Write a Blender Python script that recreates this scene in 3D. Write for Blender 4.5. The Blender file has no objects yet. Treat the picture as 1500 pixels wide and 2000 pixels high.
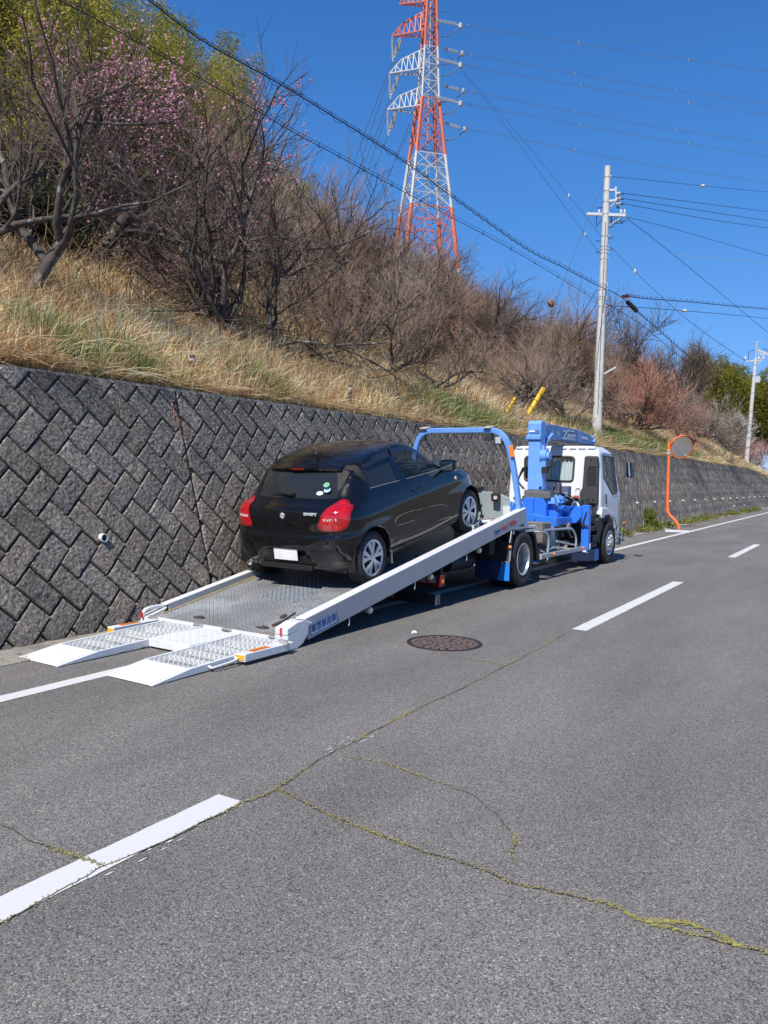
import bpy, bmesh, math, random
import numpy as np
from mathutils import Vector, Matrix, noise
R_ = math.radians
scene = bpy.context.scene
COL = scene.collection

# ------------------------------------------------------------ camera, sky, sun
H = 1.70
cR = Vector((0.85099192, 0.52468956, 0.022663)); cU = Vector((-0.04357813, 0.02754348, 0.99867027)); cF = Vector((-0.52336765, 0.85084794, -0.04630426))
cam = bpy.data.cameras.new('camera'); camo = bpy.data.objects.new('camera', cam); COL.objects.link(camo)
cam.sensor_fit = 'VERTICAL'; cam.sensor_height = 36.0; cam.lens = 1560.0 / 2000.0 * 36.0
cam.clip_start = 0.05; cam.clip_end = 6000
mw = Matrix((cR, cU, -cF)).transposed().to_4x4(); mw.translation = Vector((0, 0, H)); camo.matrix_world = mw
scene.camera = camo
SUN_EL = R_(50); SUN_AZ_X = 0.10       # light travels (-.10, 1) along the road
tosun = Vector((SUN_AZ_X * math.cos(SUN_EL), -math.cos(SUN_EL), math.sin(SUN_EL))).normalized()
w = bpy.data.worlds.new('World'); scene.world = w; w.use_nodes = True
nt = w.node_tree; bg = nt.nodes['Background']
sky = nt.nodes.new('ShaderNodeTexSky'); sky.sky_type = 'NISHITA'; sky.sun_disc = False
sky.sun_elevation = SUN_EL; sky.sun_rotation = math.atan2(tosun.x, tosun.y)
sky.altitude = 0; sky.air_density = 1.0; sky.dust_density = 0.1; sky.ozone_density = 4.5
hs = nt.nodes.new('ShaderNodeHueSaturation'); hs.inputs['Saturation'].default_value = 1.3
nt.links.new(sky.outputs[0], hs.inputs['Color'])
sc_ = nt.nodes.new('ShaderNodeVectorMath'); sc_.operation = 'SCALE'; sc_.inputs['Scale'].default_value = 0.13; nt.links.new(hs.outputs[0], sc_.inputs[0])
tcw = nt.nodes.new('ShaderNodeTexCoord'); sxw = nt.nodes.new('ShaderNodeSeparateXYZ'); nt.links.new(tcw.outputs['Generated'], sxw.inputs[0])
crw = nt.nodes.new('ShaderNodeValToRGB'); nt.links.new(sxw.outputs[2], crw.inputs[0])
ew = crw.color_ramp.elements; ew[0].position = 0.0; ew[0].color = (.25, .50, 1.0, 1); ew[1].position = 1.0; ew[1].color = (.02, .085, .32, 1)
for p_, c_ in ((.12, (.165, .42, 1.0)), (.30, (.088, .295, .80)), (.50, (.05, .19, .58))): q_ = ew.new(p_); q_.color = (*c_, 1)
mxw = nt.nodes.new('ShaderNodeMix'); mxw.data_type = 'RGBA'; mxw.inputs[0].default_value = .72
nt.links.new(sc_.outputs[0], mxw.inputs[6]); nt.links.new(crw.outputs[0], mxw.inputs[7]); nt.links.new(mxw.outputs[2], bg.inputs[0]); bg.inputs[1].default_value = 0.84
sl = bpy.data.lights.new('sun', 'SUN'); sl.energy = 5.0; sl.angle = R_(0.53); sl.color = (1.0, 0.955, 0.89)
so = bpy.data.objects.new('sun', sl); COL.objects.link(so); so.rotation_euler = tosun.to_track_quat('Z', 'Y').to_euler(); so.location = (0, 0, 40)
scene.view_settings.view_transform = 'Standard'; scene.view_settings.look = 'None'
scene.view_settings.exposure = 0.25; scene.view_settings.gamma = 1.0
scene.cycles.max_bounces = 6; scene.cycles.diffuse_bounces = 2; scene.cycles.glossy_bounces = 3; scene.cycles.transmission_bounces = 4
scene.cycles.transparent_max_bounces = 8; scene.cycles.caustics_reflective = False; scene.cycles.caustics_refractive = False
scene.cycles.sample_clamp_indirect = 4.0

# ------------------------------------------------------------ picture-to-place helpers (surveying)
def ray(x, y): return (cR * (x - 750) - cU * (y - 1000) + cF * 1560.0)
def gpt(x, y, z=0.0):
    d = ray(x, y); t = (z - H) / d.z; return Vector((d.x * t, d.y * t, z))
def xpt(x, y, X):
    d = ray(x, y); t = X / d.x; return Vector((X, d.y * t, H + d.z * t))
def ypt(x, y, Y):
    d = ray(x, y); t = Y / d.y; return Vector((d.x * t, Y, H + d.z * t))
def dpt(x, y, D):
    d = ray(x, y) / 1560.0; return Vector((d.x * D, d.y * D, H + d.z * D))

# ------------------------------------------------------------ tagging
def tag(o, label=None, cat=None, group=None, kind=None):
    if label: o['label'] = label
    if cat: o['category'] = cat
    if group: o['group'] = group
    if kind: o['kind'] = kind
    return o
def empty(name, loc=(0, 0, 0), rot=(0, 0, 0), parent=None):
    o = bpy.data.objects.new(name, None); COL.objects.link(o); o.location = loc; o.rotation_euler = rot
    o.empty_display_size = 0.2
    if parent: o.parent = parent
    return o
def copy_tree(o, parent=None):
    c = o.copy(); COL.objects.link(c); c.parent = parent
    for ch in KIDS.get(o.name, []): copy_tree(ch, c)
    return c
KIDS = {}

# ------------------------------------------------------------ materials
MATS = {}
def _n(nt, t, **kw):
    n = nt.nodes.new(t)
    for k, v in kw.items():
        if k in n.inputs: n.inputs[k].default_value = v
        else: setattr(n, k, v)
    return n
def pm(name, col, rough=0.5, metal=0.0, var=0.08, vs=6.0, bump=0.0, bs=60.0, coat=0.0, spec=0.5, col2=None, c2s=3.0, c2lo=0.5, c2hi=0.62, dist=0.01, rvar=0.0):
    if name in MATS: return MATS[name]
    m = bpy.data.materials.new(name); m.use_nodes = True; t = m.node_tree; b = t.nodes['Principled BSDF']
    L = t.links.new
    tc = _n(t, 'ShaderNodeTexCoord'); co = tc.outputs['Object']
    nz = _n(t, 'ShaderNodeTexNoise', Scale=vs, Detail=6.0, Roughness=0.65); L(co, nz.inputs['Vector'])
    mr = _n(t, 'ShaderNodeMapRange'); L(nz.outputs[0], mr.inputs[0])
    mr.inputs[1].default_value = 0.3; mr.inputs[2].default_value = 0.7; mr.inputs[3].default_value = 1 - var; mr.inputs[4].default_value = 1 + var
    base = _n(t, 'ShaderNodeMix', data_type='RGBA', blend_type='MULTIPLY'); base.inputs[0].default_value = 1.0
    base.inputs[6].default_value = (*col, 1); L(mr.outputs[0], base.inputs[7])
    out = base.outputs[2]
    if col2:
        n2 = _n(t, 'ShaderNodeTexNoise', Scale=c2s, Detail=8.0, Roughness=0.7); L(co, n2.inputs['Vector'])
        m2 = _n(t, 'ShaderNodeMapRange'); L(n2.outputs[0], m2.inputs[0]); m2.inputs[1].default_value = c2lo; m2.inputs[2].default_value = c2hi
        mx = _n(t, 'ShaderNodeMix', data_type='RGBA'); L(m2.outputs[0], mx.inputs[0]); L(out, mx.inputs[6]); mx.inputs[7].default_value = (*col2, 1)
        out = mx.outputs[2]
    L(out, b.inputs['Base Color'])
    b.inputs['Roughness'].default_value = rough; b.inputs['Metallic'].default_value = metal
    b.inputs['Specular IOR Level'].default_value = spec
    if rvar:
        m3 = _n(t, 'ShaderNodeMapRange'); L(nz.outputs[0], m3.inputs[0]); m3.inputs[1].default_value = .3; m3.inputs[2].default_value = .7
        m3.inputs[3].default_value = max(0, rough - rvar); m3.inputs[4].default_value = rough + rvar; L(m3.outputs[0], b.inputs['Roughness'])
    if coat: b.inputs['Coat Weight'].default_value = coat; b.inputs['Coat Roughness'].default_value = 0.03
    if bump:
        nb = _n(t, 'ShaderNodeTexNoise', Scale=bs, Detail=4.0); L(co, nb.inputs['Vector'])
        bp = _n(t, 'ShaderNodeBump', Strength=bump, Distance=dist); L(nb.outputs[0], bp.inputs['Height']); L(bp.outputs[0], b.inputs['Normal'])
    MATS[name] = m; return m
def glass(name, tint=(0.02, 0.025, 0.03), alpha=0.45, rough=0.02):
    if name in MATS: return MATS[name]
    m = bpy.data.materials.new(name); m.use_nodes = True; t = m.node_tree; b = t.nodes['Principled BSDF']
    out = t.nodes['Material Output']
    b.inputs['Base Color'].default_value = (*tint, 1); b.inputs['Roughness'].default_value = rough; b.inputs['Specular IOR Level'].default_value = 0.6
    tr = _n(t, 'ShaderNodeBsdfTransparent'); tr.inputs[0].default_value = (0.92, 0.95, 0.95, 1)
    mx = _n(t, 'ShaderNodeMixShader'); mx.inputs[0].default_value = 1 - alpha
    t.links.new(b.outputs[0], mx.inputs[1]); t.links.new(tr.outputs[0], mx.inputs[2]); t.links.new(mx.outputs[0], out.inputs[0])
    MATS[name] = m; return m

# ------------------------------------------------------------ mesh builder
def link_mesh(name, me, parent=None, smooth=False, bevel=0.0, seg=2, auto=True):
    o = bpy.data.objects.new(name, me); COL.objects.link(o)
    if parent:
        o.parent = parent; KIDS.setdefault(parent.name, []).append(o)
    if smooth:
        me.polygons.foreach_set('use_smooth', [True] * len(me.polygons))
        if auto:
            try: me.set_sharp_from_angle(angle=R_(38))
            except Exception: pass
    if bevel:
        bv = o.modifiers.new('bevel', 'BEVEL'); bv.width = bevel; bv.segments = seg; bv.limit_method = 'ANGLE'; bv.angle_limit = R_(35)
        bv.harden_normals = False
    return o
class MB:
    def __init__(s): s.v = []; s.f = []; s.m = []; s.cur = 0
    def mat(s, i): s.cur = i; return s
    def add(s, vs, fs):
        b = len(s.v); s.v += [tuple(v) for v in vs]; s.f += [tuple(i + b for i in f) for f in fs]; s.m += [s.cur] * len(fs); return s
    def box(s, c, d, rot=None, fn=None):
        x, y, z = d[0] / 2, d[1] / 2, d[2] / 2
        vs = [Vector((a * x, b * y, e * z)) for a in (-1, 1) for b in (-1, 1) for e in (-1, 1)]
        if rot is not None: 
            mt = rot if isinstance(rot, Matrix) else Matrix.Rotation(rot[1], 3, rot[0])
            vs = [mt @ v for v in vs]
        vs = [v + Vector(c) for v in vs]
        if fn: vs = [fn(v) for v in vs]
        return s.add(vs, [(0, 1, 3, 2), (4, 6, 7, 5), (0, 4, 5, 1), (2, 3, 7, 6), (0, 2, 6, 4), (1, 5, 7, 3)])
    def bb(s, x0, x1, y0, y1, z0, z1, fn=None): return s.box(((x0 + x1) / 2, (y0 + y1) / 2, (z0 + z1) / 2), (x1 - x0, y1 - y0, z1 - z0), fn=fn)
    def beam(s, a, b, w, h=None, up=(0, 0, 1)):
        a = Vector(a); b = Vector(b); h = h or w; d = (b - a); L = d.length
        if L < 1e-6: return s
        d.normalize(); u = Vector(up)
        if abs(d.dot(u)) > .98: u = Vector((1, 0, 0))
        r = d.cross(u).normalized(); u = r.cross(d)
        vs = [p + r * (i * w / 2) + u * (j * h / 2) for p in (a, b) for i in (-1, 1) for j in (-1, 1)]
        return s.add(vs, [(0, 2, 3, 1), (4, 5, 7, 6), (0, 1, 5, 4), (2, 6, 7, 3), (0, 4, 6, 2), (1, 3, 7, 5)])
    def tube(s, pts, r, k=8, caps=True):
        pts = [Vector(p) for p in pts]; n = len(pts); rr = r if isinstance(r, (list, tuple)) else [r] * n
        b = len(s.v); prev = None
        for i, p in enumerate(pts):
            d = (pts[min(i + 1, n - 1)] - pts[max(i - 1, 0)]).normalized()
            if prev is None: u = Vector((0, 0, 1)) if abs(d.z) < .9 else Vector((1, 0, 0))
            else: u = prev
            a = d.cross(u).normalized(); u = a.cross(d).normalized(); prev = u
            for j in range(k):
                t = 2 * math.pi * j / k; s.v.append(tuple(p + (a * math.cos(t) + u * math.sin(t)) * rr[i]))
        for i in range(n - 1):
            for j in range(k):
                s.f.append((b + i * k + j, b + (i + 1) * k + j, b + (i + 1) * k + (j + 1) % k, b + i * k + (j + 1) % k)); s.m.append(s.cur)
        if caps:
            s.f.append(tuple(b + j for j in range(k))); s.f.append(tuple(b + (n - 1) * k + j for j in reversed(range(k)))); s.m += [s.cur] * 2
        return s
    def prism(s, poly, a, b, fn):
        """poly (u,v) list extruded between w=a and w=b; fn(u,v,w)->xyz"""
        n = len(poly); vs = [fn(u, v, a) for u, v in poly] + [fn(u, v, b) for u, v in poly]
        fs = [tuple(range(n)), tuple(reversed(range(n, 2 * n)))] + [(i, i + n, (i + 1) % n + n, (i + 1) % n) for i in range(n)]
        return s.add(vs, fs)
    def lathe(s, prof, c, axis='x', k=32, close=False, c0=True):
        """prof: (r, h) along axis"""
        c = Vector(c); n = len(prof); b = len(s.v)
        for r, h in prof:
            for j in range(k):
                t = 2 * math.pi * j / k; p, q = r * math.cos(t), r * math.sin(t)
                v = {'x': (h, p, q), 'y': (q, h, p), 'z': (p, q, h)}[axis]; s.v.append(tuple(c + Vector(v)))
        for i in range(n - 1 + (1 if close else 0)):
            for j in range(k):
                i2 = (i + 1) % n
                s.f.append((b + i * k + j, b + i * k + (j + 1) % k, b + i2 * k + (j + 1) % k, b + i2 * k + j)); s.m.append(s.cur)
        if not close:
            if c0: s.f.append(tuple(b + j for j in reversed(range(k)))); s.m.append(s.cur)
            s.f.append(tuple(b + (n - 1) * k + j for j in range(k))); s.m.append(s.cur)
        return s
    def build(s, name, mats, parent=None, smooth=False, bevel=0.0, seg=2, recalc=True, each=False):
        if each:            # every separate piece becomes a part of its own
            up = list(range(len(s.v)))
            def root(i):
                while up[i] != i: up[i] = up[up[i]]; i = up[i]
                return i
            for fc in s.f:
                for k in fc[1:]: up[root(k)] = root(fc[0])
            g = {}
            for fc, mi in zip(s.f, s.m): g.setdefault(root(fc[0]), []).append((fc, mi))
            for fl in g.values():
                q = MB(); ix = {}
                for fc, mi in fl:
                    for k in fc:
                        if k not in ix: ix[k] = len(q.v); q.v.append(s.v[k])
                    q.f.append(tuple(ix[k] for k in fc)); q.m.append(mi)
                o = q.build(name, mats, parent, smooth, bevel, seg, recalc)
            return o
        me = bpy.data.meshes.new(name); me.from_pydata(s.v, [], s.f)
        if not isinstance(mats, (list, tuple)): mats = [mats]
        for m in mats: me.materials.append(m)
        if len(mats) > 1: me.polygons.foreach_set('material_index', s.m)
        if recalc:
            bm = bmesh.new(); bm.from_mesh(me); bmesh.ops.recalc_face_normals(bm, faces=bm.faces); bm.to_mesh(me); bm.free()
        me.update()
        return link_mesh(name, me, parent, smooth, bevel, seg)
def np_mesh(name, V, F, mats, parent=None, smooth=False, midx=None, colors=None, nf=4):
    """V (n,3), F (m,nf) arrays"""
    me = bpy.data.meshes.new(name); V = np.asarray(V, np.float32); F = np.asarray(F, np.int32); m = len(F)
    me.vertices.add(len(V)); me.vertices.foreach_set('co', V.ravel())
    me.loops.add(m * nf); me.loops.foreach_set('vertex_index', F.ravel())
    me.polygons.add(m); me.polygons.foreach_set('loop_start', np.arange(m, dtype=np.int32) * nf)
    for q in (mats if isinstance(mats, (list, tuple)) else [mats]): me.materials.append(q)
    if midx is not None: me.polygons.foreach_set('material_index', np.asarray(midx, np.int32))
    me.polygons.foreach_set('use_smooth', np.full(m, smooth))
    if colors is not None:
        ca = me.color_attributes.new('tint', 'FLOAT_COLOR', 'POINT'); ca.data.foreach_set('color', np.asarray(colors, np.float32).ravel())
    me.update(calc_edges=True); me.validate()
    o = bpy.data.objects.new(name, me); COL.objects.link(o)
    if parent: o.parent = parent; KIDS.setdefault(parent.name, []).append(o)
    return o
def text_mesh(name, s, size, mat, parent, M, thick=0.0015, bold=0.0, align='LEFT', xs=1.0, shear=0.0):
    c = bpy.data.curves.new(name, 'FONT'); c.body = s; c.size = size; c.extrude = thick; c.align_x = align; c.align_y = 'CENTER'; c.offset = bold; c.shear = shear
    o = bpy.data.objects.new(name, c); COL.objects.link(o); dg = bpy.context.evaluated_depsgraph_get()
    me = bpy.data.meshes.new_from_object(o.evaluated_get(dg)); bpy.data.objects.remove(o); bpy.data.curves.remove(c)
    me.materials.clear(); me.materials.append(mat)
    me.transform(M @ Matrix.Diagonal((xs, 1, 1, 1)))
    r = bpy.data.objects.new(name, me); COL.objects.link(r); r.parent = parent
    if parent: KIDS.setdefault(parent.name, []).append(r)
    return r
def curve_pts(P, n=8):
    """Catmull-Rom through P"""
    P = [Vector(p) for p in P]; out = []
    for i in range(len(P) - 1):
        a = P[max(i - 1, 0)]; b = P[i]; c = P[i + 1]; d = P[min(i + 2, len(P) - 1)]
        for j in range(n):
            t = j / n; out.append(.5 * ((2 * b) + (c - a) * t + (2 * a - 5 * b + 4 * c - d) * t * t + (3 * b - a - 3 * c + d) * t ** 3))
    out.append(P[-1]); return out
from mathutils.geometry import delaunay_2d_cdt
# ============================================================ SETTING
rng = np.random.default_rng(7); random.seed(7)
# ---- asphalt
def asphalt():
    m = bpy.data.materials.new('asphalt'); m.use_nodes = True; t = m.node_tree; L = t.links.new; b = t.nodes['Principled BSDF']
    tc = _n(t, 'ShaderNodeTexCoord'); co = tc.outputs['Object']
    v1 = _n(t, 'ShaderNodeTexVoronoi', Scale=135.0); L(co, v1.inputs['Vector'])
    v2 = _n(t, 'ShaderNodeTexVoronoi', Scale=330.0); L(co, v2.inputs['Vector'])
    sp = _n(t, 'ShaderNodeSeparateColor'); L(v1.outputs['Color'], sp.inputs[0])
    sp2 = _n(t, 'ShaderNodeSeparateColor'); L(v2.outputs['Color'], sp2.inputs[0])
    r1 = _n(t, 'ShaderNodeValToRGB'); L(sp.outputs[0], r1.inputs[0])
    e = r1.color_ramp.elements; e[0].position = 0; e[0].color = (.06, .058, .058, 1); e[1].position = 1; e[1].color = (.34, .29, .22, 1)
    for p, c in ((.35, (.085, .082, .082, 1)), (.72, (.14, .135, .132, 1)), (.93, (.20, .185, .165, 1)), (.985, (.42, .40, .36, 1))):
        q = r1.color_ramp.elements.new(p); q.color = c
    r2 = _n(t, 'ShaderNodeValToRGB'); L(sp2.outputs[1], r2.inputs[0]); e = r2.color_ramp.elements
    e[0].color = (.05, .05, .05, 1); e[1].color = (.22, .215, .205, 1)
    mx = _n(t, 'ShaderNodeMix', data_type='RGBA'); mx.inputs[0].default_value = .6; L(r1.outputs[0], mx.inputs[6]); L(r2.outputs[0], mx.inputs[7])
    # binder between stones
    mr = _n(t, 'ShaderNodeMapRange'); L(v1.outputs['Distance'], mr.inputs[0]); mr.inputs[1].default_value = .45; mr.inputs[2].default_value = .8; mr.inputs[3].default_value = 1.12; mr.inputs[4].default_value = .45
    m1 = _n(t, 'ShaderNodeMix', data_type='RGBA', blend_type='MULTIPLY'); m1.inputs[0].default_value = 1; L(mx.outputs[2], m1.inputs[6]); L(mr.outputs[0], m1.inputs[7])
    # large wear and stains, drawn out along the driving direction
    mp = _n(t, 'ShaderNodeMapping'); mp.inputs['Scale'].default_value = (1.2, .35, 1); L(co, mp.inputs[0])
    n1 = _n(t, 'ShaderNodeTexNoise', Scale=.9, Detail=7.0, Roughness=.62); L(mp.outputs[0], n1.inputs['Vector'])
    m2 = _n(t, 'ShaderNodeMapRange'); L(n1.outputs[0], m2.inputs[0]); m2.inputs[1].default_value = .32; m2.inputs[2].default_value = .68; m2.inputs[3].default_value = .80; m2.inputs[4].default_value = 1.18
    m3 = _n(t, 'ShaderNodeMix', data_type='RGBA', blend_type='MULTIPLY'); m3.inputs[0].default_value = 1; L(m1.outputs[2], m3.inputs[6]); L(m2.outputs[0], m3.inputs[7])
    n2 = _n(t, 'ShaderNodeTexNoise', Scale=5.0, Detail=5.0, Roughness=.7); L(co, n2.inputs['Vector'])
    m4 = _n(t, 'ShaderNodeMapRange'); L(n2.outputs[0], m4.inputs[0]); m4.inputs[1].default_value = .6; m4.inputs[2].default_value = .75
    m5 = _n(t, 'ShaderNodeMix', data_type='RGBA'); L(m4.outputs[0], m5.inputs[0]); L(m3.outputs[2], m5.inputs[6])
    dk = _n(t, 'ShaderNodeMix', data_type='RGBA', blend_type='MULTIPLY'); dk.inputs[0].default_value = 1; L(m3.outputs[2], dk.inputs[6]); dk.inputs[7].default_value = (1.12, 1.1, 1.08, 1)
    L(dk.outputs[2], m5.inputs[7])
    g = _n(t, 'ShaderNodeMix', data_type='RGBA', blend_type='MULTIPLY'); g.inputs[0].default_value = 1; g.inputs[7].default_value = (1.42, 1.36, 1.31, 1); L(m5.outputs[2], g.inputs[6])
    L(g.outputs[2], b.inputs['Base Color']); b.inputs['Roughness'].default_value = .82; b.inputs['Specular IOR Level'].default_value = .35
    hm = _n(t, 'ShaderNodeMath', operation='MULTIPLY'); L(v1.outputs['Distance'], hm.inputs[0]); hm.inputs[1].default_value = -1.0
    ha = _n(t, 'ShaderNodeMath', operation='ADD'); L(hm.outputs[0], ha.inputs[0]); L(sp.outputs[1], ha.inputs[1])
    bp = _n(t, 'ShaderNodeBump', Strength=.6, Distance=.003); L(ha.outputs[0], bp.inputs['Height']); L(bp.outputs[0], b.inputs['Normal'])
    return m
ASPH = asphalt()
def sheet(name, pts, z, mat, nx=1, label=None, kind='structure'):
    me = bpy.data.meshes.new(name); me.from_pydata([(p[0], p[1], z) for p in pts], [], [tuple(range(len(pts)))]); me.materials.append(mat); me.update()
    if me.polygons[0].normal.z < 0: me.flip_normals()
    o = bpy.data.objects.new(name, me); COL.objects.link(o); tag(o, label, kind=kind); return o
EARTH = pm('earth', (.16, .13, .085), rough=.95, var=.3, vs=.6, bump=.5, bs=8, col2=(.10, .115, .05), c2s=.4)
sheet('ground', [(-3000, -3000), (3000, -3000), (3000, 3000), (-3000, 3000)], -.06, EARTH)
sheet('road', [(-6.25, -14), (4.2, -14), (4.2, 130), (-6.25, 130)], 0.0, ASPH)
CONC = pm('gutter_concrete', (.27, .245, .205), rough=.9, var=.22, vs=5, bump=.5, bs=70, col2=(.16, .15, .13), c2s=2.2, c2lo=.5, c2hi=.7)
mb = MB()
yy = -3.0
while yy < 80:
    mb.bb(-7.25, -6.253, yy, yy + .592, -.3, .012 + random.uniform(-.002, .003)); yy += .6
tag(mb.build('gutter', CONC, bevel=.006), 'pale concrete gutter slabs at the foot of the retaining wall', kind='structure')

# ---- painted markings
def paint_mat():
    m = bpy.data.materials.new('road_paint'); m.use_nodes = True; t = m.node_tree; L = t.links.new; b = t.nodes['Principled BSDF']
    tc = _n(t, 'ShaderNodeTexCoord'); co = tc.outputs['Object']
    n1 = _n(t, 'ShaderNodeTexNoise', Scale=38.0, Detail=6.0, Roughness=.7); L(co, n1.inputs['Vector'])
    n2 = _n(t, 'ShaderNodeTexNoise', Scale=2.5, Detail=5.0, Roughness=.6); L(co, n2.inputs['Vector'])
    ad = _n(t, 'ShaderNodeMath', operation='ADD'); L(n1.outputs[0], ad.inputs[0]); L(n2.outputs[0], ad.inputs[1])
    r = _n(t, 'ShaderNodeMapRange'); L(ad.outputs[0], r.inputs[0]); r.inputs[1].default_value = 1.19; r.inputs[2].default_value = 1.30
    mx = _n(t, 'ShaderNodeMix', data_type='RGBA'); L(r.outputs[0], mx.inputs[0]); mx.inputs[6].default_value = (.60, .60, .59, 1); mx.inputs[7].default_value = (.2, .195, .19, 1)
    L(mx.outputs[2], b.inputs['Base Color']); b.inputs['Roughness'].default_value = .7
    bp = _n(t, 'ShaderNodeBump', Strength=.4, Distance=.003); L(n1.outputs[0], bp.inputs['Height']); L(bp.outputs[0], b.inputs['Normal'])
    return m
PAINT = paint_mat()
def strip_mark(name, x0, x1, y0, y1, label, slant=0.0, gap=None):
    """a painted stripe with slightly ragged edges, a sheet 4 mm over the road"""
    n = max(6, int((y1 - y0) / .045)); V = []; F = []
    for i in range(n + 1):
        y = y0 + (y1 - y0) * i / n; a = .004 * noise.noise((y * 9, 1.3, x0)) + .002 * noise.noise((y * 40, 4, x0)); c = .006 * noise.noise((y * 9, 7.3, x0)) + .003 * noise.noise((y * 45, 2, x0))
        V += [(x0 + a, y + slant * 0, .004), (x1 + c, y + slant, .004)]
    for i in range(n):
        ym = y0 + (y1 - y0) * (i + .5) / n
        if gap and gap[0] < ym < gap[1]: continue
        F.append((2 * i, 2 * i + 1, 2 * i + 3, 2 * i + 2))
    me = bpy.data.meshes.new(name); me.from_pydata(V, [], F); me.materials.append(PAINT); me.update()
    o = bpy.data.objects.new(name, me); COL.objects.link(o); tag(o, label, kind='structure'); return o
strip_mark('edge_line', -5.45, -5.30, -8, 125, 'long white edge line running under the truck')
XM0, XM1 = gpt(435, 1553).x, gpt(466, 1566).x
d1e = gpt(445, 1558).y; d2s = gpt(1130, 1231).y; d2e = gpt(1315, 1136).y; d3s = gpt(1432, 1089).y; d3e = gpt(1470, 1063).y
CX = (XM0 + XM1) / 2
def dash(y0, y1, label, xc, gap=None): return strip_mark('centre_dash', xc - .083, xc + .083, y0, y1, label, gap=gap)
GY = gpt(185, 1690).y
dash(d1e - 5.4, d1e, 'nearest white centre dash, broken by a mossy crack', CX, gap=(GY - .02, GY + .02))
c2 = (gpt(1112, 1230).x + gpt(1150, 1232).x) / 2
dash(d2s, d2e, 'middle white centre dash beside the truck cab', c2)
c3 = (gpt(1415, 1089).x + gpt(1438, 1090).x) / 2
dash(d3s, d3e, 'far white centre dash near the right edge of the view', c3)
dash(d3e + 5.4, d3e + 10.8, 'farthest white centre dash', c3)
sheet('stop_mark', [tuple(gpt(*p)[:2]) for p in ((1298, 1034), (1352, 1037), (1345, 1041), (1300, 1039))], .0055, PAINT, label='small worn white mark at the foot of the mirror post')

# ---- cracks with moss
MOSS = pm('moss', (.27, .25, .075), rough=.95, var=.35, vs=30, bump=.8, bs=150, col2=(.22, .19, .08), c2s=14, c2lo=.48, c2hi=.6)
CRK = pm('crack_dark', (.075, .065, .05), rough=1, var=.3, vs=40)
def crack(pix, wid, moss, label, seed=0, flat=False):
    P = curve_pts([gpt(*p) for p in pix], 14) if not flat else [Vector(p) for p in pix]
    rr = random.Random(seed); Q = [P[0]]
    for a, b in zip(P, P[1:]):
        n = max(1, int((b - a).length / .02))
        for i in range(1, n + 1): Q.append(a.lerp(b, i / n))
    V = []; F = []; C = []
    for i, p in enumerate(Q):
        d = (Q[min(i + 1, len(Q) - 1)] - Q[max(0, i - 1)]).normalized(); nn = Vector((-d.y, d.x, 0))
        off = .018 * noise.noise((p.x * 7, p.y * 7, seed)) + .007 * noise.noise((p.x * 31, p.y * 31, seed + 5))
        c = p + nn * off; ww = wid * (.5 + .8 * abs(noise.noise((p.x * 11, p.y * 11, seed + 9))))
        V += [tuple(c - nn * ww)[:2] + (.0062,), tuple(c + nn * ww)[:2] + (.0062,)]; C.append((c, nn, ww))
    for i in range(len(Q) - 1): F.append((2 * i, 2 * i + 1, 2 * i + 3, 2 * i + 2))
    me = bpy.data.meshes.new('road_crack'); me.from_pydata(V, [], F); me.materials.append(CRK); me.update()
    o = bpy.data.objects.new('road_crack', me); COL.objects.link(o); tag(o, label, kind='structure')
    if moss:
        mb = MB()
        for c, nn, ww in C:
            dens = noise.noise((c.x * 2.2, c.y * 2.2, seed + 3)) + moss
            for k in range(15):
                if rr.random() < dens * .75:
                    q = c + nn * rr.gauss(0, ww * 1.15) + Vector((rr.uniform(-.012, .012), rr.uniform(-.012, .012), 0)); s = rr.uniform(.002, .0058)
                    mb.add([(q.x - s, q.y, .006), (q.x, q.y - s, .006), (q.x + s, q.y, .006), (q.x, q.y + s, .006), (q.x, q.y, .006 + s * .9)], [(0, 1, 4), (1, 2, 4), (2, 3, 4), (3, 0, 4)])
        if mb.f:
            tag(mb.build('moss', MOSS, recalc=False), 'yellow green moss growing along a crack in the asphalt', kind='stuff')
crack([(-30, 1822), (80, 1762), (200, 1697), (330, 1640), (465, 1574), (540, 1540), (640, 1475), (700, 1445), (745, 1420), (900, 1345), (1000, 1295), (1105, 1238)], .005, .22, 'long mossy joint running along the nearest centre dash', 1)
crack([(540, 1540), (640, 1590), (750, 1635), (830, 1665), (900, 1685), (990, 1720), (1090, 1745), (1180, 1765), (1260, 1800), (1350, 1828), (1500, 1862), (1560, 1880)], .0065, .52, 'mossy crack curving across the near road to the right', 2)
crack([(1265, 1802), (1310, 1803), (1345, 1803), (1390, 1822), (1445, 1848)], .006, .6, 'short side loop of the long mossy crack at lower right', 3)
crack([(670, 1478), (750, 1492), (860, 1530), (930, 1560), (990, 1615), (1008, 1645), (998, 1685)], .0026, .04, 'thin dark curved crack in the middle of the near lane', 4)
crack([(-20, 1600), (80, 1650), (130, 1668), (170, 1682), (205, 1694)], .0045, .15, 'mossy crack meeting the nearest centre dash from the left', 5)
crack([(860, 1275), (900, 1285), (950, 1292), (1000, 1303)], .004, .25, 'faint mossy crack beside the manhole cover', 6)
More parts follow.
